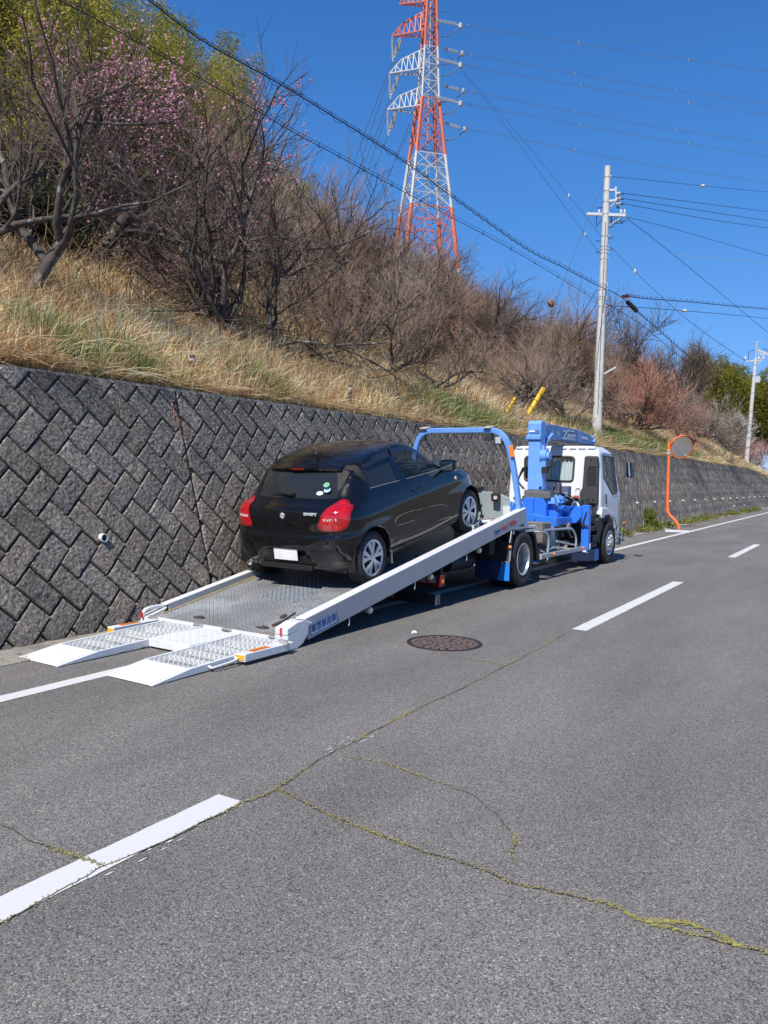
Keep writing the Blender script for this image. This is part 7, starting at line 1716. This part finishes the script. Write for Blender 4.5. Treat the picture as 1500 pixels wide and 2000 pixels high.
f = MB(); c = lp(1166, 842); f.box(c + Vector((0, -.12, .25)), (.4, .1, .5)); f.build('pole_tag', GSTL, pole) if False else None
# ---- far pole
B2 = xpt(1457, 908, -8.2); T2 = ypt(1476, 700, B2.y)
pole2 = empty('utility_pole', (B2.x, B2.y, hill(B2.x, B2.y) - .1)); tag(pole2, 'smaller distant concrete utility pole at the right edge of the picture', 'utility pole'); o2 = Vector(pole2.location); tp2 = T2 - o2
lq = lambda x, y: ypt(x, y, B2.y) - o2
f = MB(); f.tube([Vector((0, 0, 0)), tp2 * .5, tp2], [.17, .14, .11], 16); f.tube([tp2, lq(1478, 668)], .035, 8); f.build('shaft', CONCP, pole2, smooth=True)
f = MB(); f.beam(lq(1456, 706), lq(1492, 703), .09, .09); f.beam(lq(1480, 683), lq(1500, 692), .10, .14); f.beam(lq(1481, 690), lq(1494, 694), .09, .10); f.beam(lq(1472, 718), lq(1486, 706), .05, .05); f.beam(lq(1474, 668), lq(1488, 667), .03, .03); f.box(lq(1480, 741), (.30, .15, .45)); f.box(lq(1484, 741), (.1, .12, .2)); f.build('crossarm', GSTL, pole2, each=True)
for x in (1482, 1491, 1456):
    f = MB(); f.lathe([(.05, -.1), (.10, -.05), (.06, 0), (.10, .05), (.03, .14)], lq(x, 700), 'z', 10); f.build('insulator', CER, pole2, smooth=True)
f = MB()
for t in (.15, .3, .42, .45, .48, .7, .85, .95): r = .17 - .06 * t; c = tp2 * t; f.lathe([(r + .004, -.03), (r + .02, -.03), (r + .02, .03), (r + .004, .03)], c, 'z', 16, close=True)
f.build('band', GSTL, pole2, each=True); f = MB(); f.tube(curve_pts([lq(1474, 684), lq(1464, 686), lq(1462, 695), lq(1462, 704)], 4), .02, 5); f.tube(curve_pts([lq(1488, 686), lq(1494, 681), lq(1499, 686)], 4), .02, 5); f.build('jumper_wires', WIRE, pole2)
# ---- telecom cables in the plane of the poles
A = [(255, -22), (290, 0), (400, 82), (540, 160), (660, 233), (790, 316), (900, 396), (1030, 487), (1100, 522), (1168, 558)]
ca, C = plane_wire('telecom_cable', A, -8.05, .010, 'thick black telephone cable with hanging spiral loops crossing before the pylon')
f = MB(); A2 = [(x, y - (7 if i < 7 else 4)) for i, (x, y) in enumerate(A)]; C2 = curve_pts([xpt(x, y - 5, -8.05) for x, y in A], 10); f.tube(C2, .005, 5); f.build('messenger_wire', WIRE, ca)
f = MB(); hp_ = []; L_ = 0
for a, b in zip(C2, C2[1:]):
    n_ = max(2, int((b - a).length / .05))
    for i in range(n_):
        L_ += (b - a).length / n_; ph = L_ * 2 * math.pi / .42; hp_.append(a.lerp(b, i / n_) + Vector((.035 * math.cos(ph), 0, -.045 + .06 * math.sin(ph))))
f.tube(hp_, .0045, 4); f.build('spiral_hanger', WIRE, ca)
Bp = [(60, -28), (115, 0), (189, 38), (290, 94), (374, 143), (500, 215), (582, 263), (652, 300), (753, 355), (870, 418), (988, 481), (1080, 535), (1168, 588)]
cb_, C = plane_wire('telecom_cable', Bp, -8.25, .007, 'thin black service cable with small hooks running under the thick telephone cable')
f = MB(); f.tube(curve_pts([xpt(x, y - 6, -8.25) for x, y in Bp], 8), .0045, 4); f.build('messenger_wire', WIRE, cb_)
f = MB()
for i in range(6, len(C) - 1, 5): c = C[i]; f.tube([c + Vector((0, .045 * math.sin(a), .01 + .045 * math.cos(a))) for a in [k * math.pi / 4 for k in range(7)]], .006, 4)
f.build('cable_hooks', WIRE, cb_)
D1 = [(1172, 560), (1200, 572), (1226, 590), (1242, 607), (1290, 648), (1345, 697), (1400, 742), (1465, 792)]
cd, C = plane_wire('telecom_cable', D1, -8.05, .013, 'black telephone cable running from the closure down to the far pole')
f = MB()
for i in range(30, len(C) - 1, 1): c = C[i]; f.tube([c + Vector((0, -.1, -.02)), c + Vector((0, .0, .12)), c + Vector((0, .1, -.02))], .008, 4)
f.build('cable_hooks', WIRE, cd)
ce, C = plane_wire('telecom_cable', [(1172, 588), (1215, 610), (1260, 640), (1320, 690), (1372, 730), (1465, 806)], -8.3, .012, 'thin service cable running beside the telephone cable to the far pole')
f = MB(); a, b = xpt(1226, 590, -8.05), xpt(1243, 607, -8.05); d = (b - a).normalized(); f.tube([a - d * .08, a, a + d * .02, b - d * .02, b, b + d * .08], [.03, .05, .085, .085, .05, .03], 14); o = f.build('cable_closure', WIRE, None, smooth=True); tag(o, 'black cylindrical splice closure hung in the telephone cable right of the pole', 'splice closure')
# ---- lines leaving the pole over the road
dP = (PB - Vector((0, 0, H))).dot(cF)
G_ = 'power lines leaving the near pole over the road'
for pts, r, lb in (([(1214, 377), (1300, 388), (1400, 401), (1500, 413), (1580, 422)], .011, 'uppermost of three black power lines leaving the near pole to the right'), ([(1214, 387), (1300, 401), (1400, 416), (1500, 431), (1580, 442)], .011, 'middle of three black power lines leaving the near pole to the right'), ([(1214, 397), (1300, 413), (1400, 431), (1500, 445), (1580, 456)], .011, 'lowest of three black power lines leaving the near pole to the right'),
                   ([(1224, 424), (1330, 451), (1500, 500), (1580, 522)], .009, 'thin black wire sloping right from the crossarm end of the near pole'), ([(1224, 426), (1300, 485), (1400, 567), (1500, 650), (1560, 702)], .010, 'black wire falling steeply right from the crossarm end of the near pole'), ([(1195, 345), (1270, 352), (1372, 363), (1500, 375), (1580, 382)], .009, 'thin top wire with a cream marker leaving the near pole to the right')):
    o, C = wire('power_line', pts, (dP, 52), r, lb, 'wire', G_)
    if 'marker' in lb: f = MB(); c = dpt(1372, 363, 1 / (.5 / dP + .5 / 52)); f.lathe([(.02, -.10), (.055, -.04), (.055, .04), (.02, .10)], c, 'x', 12); f.build('cable_marker', CREAM, o, smooth=True)
o, C = wire('telecom_cable', [(1222, 578), (1260, 583), (1350, 590), (1430, 598), (1500, 604), (1580, 610)], (dP * 1.05, 60), .018, 'black telephone cable with spiral crossing to the right of the near pole', 'cable')
f = MB(); q = []
for i in range(len(C) * 12 - 12): j, t = divmod(i, 12); p = C[j].lerp(C[j + 1], t / 12); ph = i * .42; q.append(p + Vector((0, .03 * math.cos(ph), .05 + .06 * math.sin(ph))))
f.tube(q, .009, 4); f.build('spiral_hanger', WIRE, o)
f = MB(); f.box(dpt(1222, 579, dP * 1.05), (.25, .1, .10)); f.build('red_clamp', pm('clamp_red', (.55, .12, .10), rough=.5), o)
o, C = wire('telecom_cable', [(1172, 596), (1240, 600), (1336, 607), (1430, 615), (1500, 622), (1580, 629)], (dP, 58), .012, 'thin cable with a cream marker crossing below the spiral telephone cable', 'cable')
f = MB(); f.lathe([(.02, -.12), (.06, -.05), (.06, .05), (.02, .12)], C[20], 'x', 12); f.build('cable_marker', CREAM, o, smooth=True)
o, C = wire('stay_wire', [(1181, 350), (1140, 448), (1094, 565), (1070, 630)], (dP, dP * 1.25), .010, 'pale guy wire stretched down left from the top of the near pole', 'wire', mat=GSTL)
for a, b, lb in (((1166, 565), (1120, 640), 'upper dark stay from the near pole into the trees'), ((1167, 590), (1120, 665), 'lower dark stay from the near pole into the trees')): wire('stay_wire', [a, ((a[0] + b[0]) / 2, (a[1] + b[1]) / 2), b], (dP, dP * 1.15), .011, lb, 'wire')
# long slanting lines from beyond the pylon to the far pole
d2 = (B2 - Vector((0, 0, H))).dot(cF)
o, C = wire('power_line', [(862, 92), (980, 225), (1111, 382), (1175, 462), (1240, 530), (1340, 622), (1456, 705)], (150, d2), .020, 'upper of two long slanting wires running from the pylon to the far pole', 'wire', 'slanting wires between pylon and far pole')
for px in ((1111, 382), (1240, 530)):
    f = MB(); c = min(C, key=lambda p: abs(750 + 1560 * (p - Vector((0, 0, H))).dot(cR) / (p - Vector((0, 0, H))).dot(cF) - px[0])); f.lathe([(.04, -.22), (.10, -.10), (.10, .10), (.04, .22)], c, 'z', 12); f.build('cable_marker', CREAM, o, smooth=True)
o, C = wire('power_line', [(866, 96), (960, 210), (1060, 345), (1143, 458), (1185, 512)], (150, 90), .024, 'lower of two long slanting wires running from the pylon behind the near pole', 'wire', 'slanting wires between pylon and far pole')
f = MB(); f.lathe([(.04, -.22), (.10, -.10), (.10, .10), (.04, .22)], C[30], 'z', 12); f.build('cable_marker', CREAM, o, smooth=True)
wire('power_line', [(1314, 498), (1400, 505), (1500, 512), (1580, 518)], (90, 100), .02, 'short pale wire segment high at the right edge of the sky', 'wire', mat=GSTL)

# ---- pylon
DT = 127.0; RDP = pm('pylon_red', (.60, .145, .07), rough=.5, var=.08, vs=.3); WTP = pm('pylon_white', (.50, .51, .50), rough=.5, var=.08, vs=.3); GRP2 = pm('pylon_steel', (.33, .34, .35), rough=.5, metal=.3, var=.1)
tb0 = dpt(826, 640, DT); pyl = empty('lattice_pylon', (tb0.x, tb0.y, 0)); tag(pyl, 'tall red and white lattice steel pylon on the hill behind the trees', 'pylon')
pz = lambda y: dpt(830, y, DT).z
prof = [(640, 158), (520, 123), (417, 97), (314, 69), (205, 41), (106, 31), (0, 22), (-110, 12)]      # picture row, visible width in px
cxs = {640: 826, 520: 827, 417: 829, 314: 831, 205: 834.5, 106: 837, 0: 840, -110: 842}
TA = R_(14) + math.atan2(-cR.y, cR.x) * -1
def tw(y):
    ys = [p[0] for p in prof][::-1]; ws = [p[1] for p in prof][::-1]; return float(np.interp(y, ys, ws)) / 1560 * DT / 1.21
def tcx(y): k = sorted(cxs); c = float(np.interp(y, k, [cxs[a] for a in k])); p = dpt(c, y, DT); return Vector((p.x - tb0.x, p.y - tb0.y, 0))
def corner(y, i):
    w_ = tw(y) / 2; a = R_(14) + math.atan2(cR.y, cR.x); sx_, sy_ = ((-1, -1), (1, -1), (1, 1), (-1, 1))[i]; x, yv = sx_ * w_, sy_ * w_
    b = Vector((tb0.x - 0, tb0.y, 0)); return Vector((x * math.cos(a) - yv * math.sin(a), x * math.sin(a) + yv * math.cos(a), pz(y))) + tcx(640) * 0 + (tcx(y) - tcx(640)) * .25
lv = [640, 590, 535, 465, 417, 366, 314, 260, 205, 172, 140, 106, 75, 40, 5, -30, -70, -110]
def colat(y): return 0 if (106 > y or 314 > y >= 205 or 535 > y >= 417) and not (205 > y >= 106) else 1
f = MB(); g_ = MB()
for a, b in zip(lv, lv[1:]):
    m_ = (a + b) / 2; ci = 0 if (m_ < 106 or 205 < m_ < 314 or 417 < m_ < 535) else 1; f.cur = ci; g_.cur = ci
    s = .44 if m_ > 417 else (.36 if m_ > 205 else .27)
    for i in range(4): f.beam(corner(a, i), corner(b, i), s, s)
    br = .115
    for i in range(4):
        j = (i + 1) % 4; p, q, r, t = corner(a, i), corner(a, j), corner(b, j), corner(b, i); mid = (p + q + r + t) / 4
        if a - b > 45: g_.beam(p, r, br); g_.beam(q, t, br); g_.beam(t, r, br); g_.beam((p + t) / 2, mid, br * .7); g_.beam((q + r) / 2, mid, br * .7); g_.beam((p + t) / 2, (t + r) / 2, br * .6); g_.beam((q + r) / 2, (t + r) / 2, br * .6)
        else: g_.beam(p, r, br * .8); g_.beam(q, t, br * .8); g_.beam(t, r, br * .8)
f.build('leg', [RDP, WTP], pyl); g_.build('lattice_bracing', [RDP, WTP], pyl)
f = MB(); f.tube([tcx(0) * .25 + Vector((0, 0, pz(560))), Vector((0, 0, pz(-60)))], .13, 6); f.build('centre_mast', GRP2, pyl)
INS = pm('insulator_white', (.42, .44, .45), rough=.3, coat=.5)
loc = lambda x, y, D=DT: dpt(x, y, D) - Vector((tb0.x, tb0.y, 0))
for k, (tip, yu, yl, ci) in enumerate((((780, 8), -18, 22, 0), ((766, 70), 38, 77, 0), ((761, 143), 112, 150, 1), ((757, 214), 185, 222, 1))):
    f = MB(); tp = loc(tip[0], tip[1], DT - 3); rt = [corner(yu, 0), corner(yl, 0), corner(yu, 3), corner(yl, 3)]; tip2 = loc(tip[0] + 14, tip[1] + 2, DT + 2)
    xa = tip[0] + 24; up_ = loc(xa, tip[1] - 27, DT - 1)
    f.beam(tp, rt[1], .16); f.beam(tp, up_, .2); f.beam(up_, rt[0], .14); f.beam(tip2, rt[3], .15); f.beam(tp, tip2, .16); f.beam(up_, rt[2], .16); f.beam(up_, loc(xa, tip[1] + 2, DT - 1), .13)
    for n_ in range(1, 6):
        t = n_ / 6; a = tp.lerp(rt[1], t); b = up_.lerp(rt[0], max(0, (t - .3) / .7)) if t > .3 else tp.lerp(up_, t / .3); c = tip2.lerp(rt[3], t); f.beam(a, b, .11); f.beam(a, c, .11); f.beam(b, tp.lerp(rt[1], min(1, t + .16)), .10); f.beam(a, tip2.lerp(rt[3], min(1, t + .16)), .09)
    arm_ = f.build('cross_arm', [RDP, WTP][ci], pyl)
    if k:
        f = MB(); 
        for (x0, y0, x1, y1) in ((tip[0] + 18, tip[1] + 6, tip[0] + 8, tip[1] + 38), (tip[0] + 14, tip[1] + 6, tip[0] + 4, tip[1] + 38), (tip[0] + 0, tip[1] + 3, tip[0] + 1, tip[1] + 45)):
            a, b = loc(x0, y0), loc(x1, y1); n_ = 14
            for i in range(n_):
                c = a.lerp(b, i / n_); e = a.lerp(b, (i + .5) / n_); f.tube([c, e], .16, 6)
            f.tube([a, b], .05, 5)
        f.tube([loc(tip[0] + 6, tip[1] + 39), loc(tip[0] + 1, tip[1] + 46), loc(tip[0] + 2, tip[1] + 51)], .12, 6); f.build('insulator_string', INS, arm_)
GB = 'high voltage conductor bundles right of the pylon'
rows = [((852, 40), (902, 50), [(980, 62), (1180, 92), (1345, 117), (1520, 142)], 'topmost of six conductor bundles running right from the pylon'), ((865, 94), (905, 105), [(1000, 122), (1165, 151), (1320, 177), (1520, 204)], 'second of six conductor bundles running right from the pylon'), ((852, 115), (902, 127), [(1000, 145), (1180, 175), (1345, 201), (1520, 228)], 'third of six conductor bundles running right from the pylon'),
        ((865, 167), (907, 178), [(1000, 195), (1165, 227), (1320, 254), (1520, 283)], 'fourth of six conductor bundles running right from the pylon'), ((852, 190), (902, 202), [(1000, 220), (1180, 253), (1345, 281), (1520, 308)], 'fifth of six conductor bundles running right from the pylon'), ((865, 239), (910, 253), [(1000, 268), (1165, 302), (1320, 330), (1520, 360)], 'lowest of six conductor bundles running right from the pylon')]
for k, (a_, b_, pts, lb) in enumerate(rows):
    st_ = empty('insulator_tmp'); bpy.data.objects.remove(st_)
    f = MB()
    for dy in (-1.6, 1.6):
        a, b = loc(a_[0], a_[1] + dy, DT - 3 + k % 2 * 5), loc(b_[0] - 10, b_[1] - 2.4 + dy, DT - 3 + k % 2 * 5); n_ = 16
        for i in range(n_): f.tube([a.lerp(b, i / n_), a.lerp(b, (i + .4) / n_)], .15, 6)
        f.tube([a, b], .05, 4)
    c = loc(b_[0] - 2, b_[1], DT - 3 + k % 2 * 5); f.beam(loc(b_[0] - 12, b_[1] - 2.5, DT - 3), c, .12); f.box(c, (.5, .5, .7)); f.build('insulator_string', INS, pyl)
    root = empty('conductor_bundle', tuple(dpt(*b_, DT))); tag(root, lb, 'power line', GB); off = Vector(root.location)
    for dy in (-1.5, 1.5):
        P = [dpt(b_[0], b_[1] + dy, DT)] + [dpt(x, y + dy, 1 / ((1 - (i + 1) / 4) / DT + (i + 1) / 4 / 190)) for i, (x, y) in enumerate(pts)]
        f = MB(); f.tube([p - off for p in curve_pts(P, 8)], .022, 4); f.build('conductor', HVW, root)
    f = MB(); cc = curve_pts([p - off for p in P], 8)
    for i in (2, 14, 24): f.beam(cc[i] + Vector((0, 0, -.1)), cc[i] + Vector((0, 0, .5)), .12)
    f.build('spacer', HVW, root)
    f = MB(); f.tube(curve_pts([loc(b_[0] - 2, b_[1]), loc(b_[0] - 20, b_[1] + 17), loc(862, b_[1] + 22)], 6), .07, 4); f.build('jumper_loop', HVW, pyl)
for i, (a, b) in enumerate((((767, 118), (655, 430)), ((771, 120), (676, 420)), ((762, 192), (668, 450)), ((766, 194), (690, 440)), ((758, 264), (684, 470)), ((815, 224), (704, 470)), ((800, 240), (716, 480)))):
    m = ((a[0] + b[0]) / 2 - 6, (a[1] + b[1]) / 2 + 6); wire('conductor_line', [a, m, b], (DT, 175), .05, ['first', 'second', 'third', 'fourth', 'fifth', 'sixth', 'seventh'][i] + ' from the left of the thin lines falling left from the pylon arms', 'power line', 'lines falling left from the pylon', mat=HVW)
wire('earth_wire', [(858, 22), (1000, 44), (1300, 92)], (DT, 180), .03, 'faint thin earth wire above the conductor bundles', 'wire', mat=HVW)

# ---- traffic mirror
OR = pm('mirror_orange', (.80, .17, .035), rough=.4, coat=.3, var=.05); MB0 = gpt(1326, 1034)
mp = empty('traffic_mirror', (MB0.x, MB0.y, 0)); tag(mp, 'orange convex traffic mirror on a bent orange post beside the wall', 'traffic mirror')
lm = lambda x, y: ypt(x, y, MB0.y) - Vector(mp.location)
f = MB(); f.tube([Vector((0, 0, -.02)), lm(1325, 1026)] + curve_pts([lm(1318, 1016), lm(1308, 1006), lm(1304, 998), lm(1303.5, 985)], 4) + [lm(1305, 930), lm(1307, 861)], .052, 16); f.build('post', OR, mp, smooth=True)
f = MB()
for y in (918, 950): c = lm(1305.3 if y > 930 else 1305, y); f.lathe([(.0525, -.004), (.0535, -.004), (.0535, .004), (.0525, .004)], c, 'z', 16, close=True)
f.build('post_joint', pm('joint_dark', (.25, .06, .02), rough=.6), mp)
f = MB(); c = lm(1306, 881); f.lathe([(.055, -.12), (.075, -.12), (.075, -.03), (.055, -.03)], c, 'z', 16, close=True); f.lathe([(.055, .0), (.07, .0), (.07, .05), (.055, .05)], c, 'z', 16, close=True); f.beam(c + Vector((.05, -.0, 0)), c + Vector((.26, .06, 0)), .05, .08); f.box(c + Vector((.09, 0, -.03)), (.1, .1, .1)); f.build('clamp_bracket', GSTL, mp, bevel=.004)
mc_ = lm(1332, 873); nn = Vector((.62, -.78, -.30)).normalized(); a1 = nn.cross(Vector((0, 0, 1))).normalized(); a2 = a1.cross(nn); RM_ = .40
def disc(rings, name, mat, smooth=True):
    f = MB(); K = 48
    for r, h_ in rings:
        for j in range(K): t = 2 * math.pi * j / K; f.v.append(tuple(mc_ + nn * h_ + (a1 * math.cos(t) + a2 * math.sin(t)) * r))
    for i in range(len(rings) - 1):
        for j in range(K): f.f.append((i * K + j, i * K + (j + 1) % K, (i + 1) * K + (j + 1) % K, (i + 1) * K + j)); f.m.append(0)
    f.f.append(tuple(range((len(rings) - 1) * K, len(rings) * K))); f.m.append(0); return f.build(name, mat, mp, smooth=smooth)
disc([(RM_ * t, .055 * (1 - t * t)) for t in (1, .9, .8, .7, .6, .5, .4, .3, .2, .1, .02)], 'mirror_face', MIR)
disc([(RM_ - .015, .012), (RM_ + .03, .012), (RM_ + .035, -.02), (RM_ + .01, -.05), (RM_ * .6, -.09), (.02, -.1)], 'mirror_back', OR)
f = MB(); n_ = 24; b = 0      # hood over the upper edge
for i in range(n_ + 1):
    t = math.pi * (.02 + .96 * i / n_); d = (a1 * math.cos(t) + a2 * math.sin(t)); f.v += [tuple(mc_ + d * (RM_ + .036) - nn * .02), tuple(mc_ + d * (RM_ + .04) + nn * (.02 + .09 * math.sin(t)))]
for i in range(n_): f.f.append((2 * i, 2 * i + 1, 2 * i + 3, 2 * i + 2)); f.m.append(0)
f.build('mirror_hood', OR, mp, smooth=True)
# ---- stakes with wire at the top of the wall
STK = pm('stake_black', (.022, .022, .024), rough=.7, var=.3, vs=10); g0 = 'black fence stakes along the top of the wall'
wh = ['nearest black stake in the dry grass above the car ramp', 'second black stake standing in the dry grass above the tail of the car', 'third black stake in the green grass above the hoop gate']
sp_ = [7.88, 11.61, 15.56, 19.4, 23.3, 31.0, 34.9, 38.8, 42.7, 46.6, 50.5, 54.4]
tops = []
for i, y in enumerate(sp_):
    x = WB(y) - BAT * wtop(y) - .42; z = hill(x, y); e = empty('fence_stake', (x, y, z)); lb = wh[i] if i < 3 else ('black stake in the grass behind the crane mast' if i == 3 else 'small dark stake on the wall top, ' + ['', '', '', '', 'just left of the concrete pole foot', 'first to the right of the concrete pole', 'second to the right of the concrete pole', 'third to the right of the concrete pole', 'fourth to the right of the concrete pole', 'fifth to the right of the concrete pole', 'next to last before the far pole', 'last before the far pole'][i])
    tag(e, lb, 'stake', g0); f = MB(); ln = Vector((.03 if i % 2 else -.02, .02, 0)); f.tube([Vector((0, 0, -.1)), ln * .5 + Vector((0, 0, .25)), ln + Vector((0, 0, .50))], .038, 10); f.build('post', STK, e, smooth=True)
    f = MB(); f.tube([ln * .9 + Vector((0, 0, .42)), ln * .9 + Vector((0, 0, .45))], .042, 10); f.tube([ln * .5 + Vector((.03, -.03, .2)), ln * .5 + Vector((-.03, -.035, .26))], .006, 5); f.build('wire_tie', GSTL, e); tops.append(Vector((x, y, z + .42)))
f = MB()
for a, b in zip(tops, tops[1:]):
    if (b - a).length < 5: f.tube([a, a.lerp(b, .5) + Vector((0, 0, -.06)), b], .0045, 4)
o = f.build('stake_wire', pm('rusty_wire', (.12, .09, .07), rough=.7), None); tag(o, 'thin wire strung between the stakes along the wall top', 'wire')
# stump, yellow guy guards, nest
x, y = -8.5, xpt(493, 712, -8.5).y; f = MB(); f.tube([(0, 0, -.1), (.02, .0, .12), (.0, .02, .25), (.03, .02, .34)], [.06, .055, .045, .012], 8); o = f.build('broken_stump', BARK, None, smooth=True); o.location = (x, y, hill(x, y)); tag(o, 'short broken grey stump in the dry grass between two stakes', 'stump')
YG = pm('guard_yellow', (.72, .42, .02), rough=.5, var=.15, vs=8)
for (a, b, r, lb) in (((1029, 812), (1062, 759), .075, 'thick yellow guy wire guard leaning above the crane boom'), ((988, 808), (1006, 778), .045, 'thin yellow guy wire guard left of the thick one')):
    A_, B_ = xpt(*a, -8.6), ypt(*b, xpt(*a, -8.6).y + .6); f = MB(); f.tube([A_, A_.lerp(B_, .5), B_], r, 10); q = []
    for i in range(60): t = i / 60; ph = t * 26; dd = (B_ - A_).normalized(); s1 = dd.cross(Vector((0, 0, 1))).normalized(); s2 = s1.cross(dd); q.append(A_.lerp(B_, t) + (s1 * math.cos(ph) + s2 * math.sin(ph)) * (r + .004))
    o = f.build('guy_guard', YG, None, smooth=True); tag(o, lb, 'guy guard'); f = MB(); f.tube(q, .010, 4); f.build('spiral_stripe', pm('guard_black', (.10, .07, .01), rough=.6), o)
n0 = dpt(1077, 593, 34); f = MB(); K = 16
nest = bmesh.new(); bmesh.ops.create_icosphere(nest, subdivisions=3, radius=.16)
for v in nest.verts: v.co *= 1 + .28 * noise.noise(v.co * 9); v.co.z *= .95
me = bpy.data.meshes.new('wasp_nest'); nest.to_mesh(me); nest.free(); me.materials.append(pm('nest_paper', (.20, .11, .05), rough=.95, var=.5, vs=25, bump=1, bs=40)); o = link_mesh('wasp_nest', me, None); o.location = n0; tag(o, 'ragged brown nest hanging in the twigs left of the concrete pole', 'nest')
# little litter on the road and in the gutter
f = MB(); rr = random.Random(8)
for k in range(260):
    x = -6.6 + abs(rr.gauss(0, .25)); y = rr.uniform(3, 9) if k % 2 else rr.uniform(3, 30); s = rr.uniform(.006, .02); a = rr.uniform(0, 6.28); z = .018
    f.add([(x + s * math.cos(a + t), y + s * math.sin(a + t) * (1.6 if j % 2 else .7), z + rr.uniform(0, .006)) for j, t in enumerate((0, 1.57, 3.14, 4.71))], [(0, 1, 2, 3)])
tag(f.build('leaf_litter', pm('dead_leaf', (.17, .10, .05), rough=.9, var=.5, vs=40), None, recalc=False), 'dead leaf bits scattered in the gutter below the wall', kind='stuff')
pb = gpt(804, 1238); f = MB(); f.tube([(0, 0, 0), (.012, .02, .012), (.03, .03, .01), (.05, .03, .004)], [.012, .02, .02, .008], 8); o = f.build('white_pebble', CER, None, smooth=True); o.location = (pb.x, pb.y, .006); tag(o, 'small pale pebble on the asphalt beside the manhole cover', 'pebble')
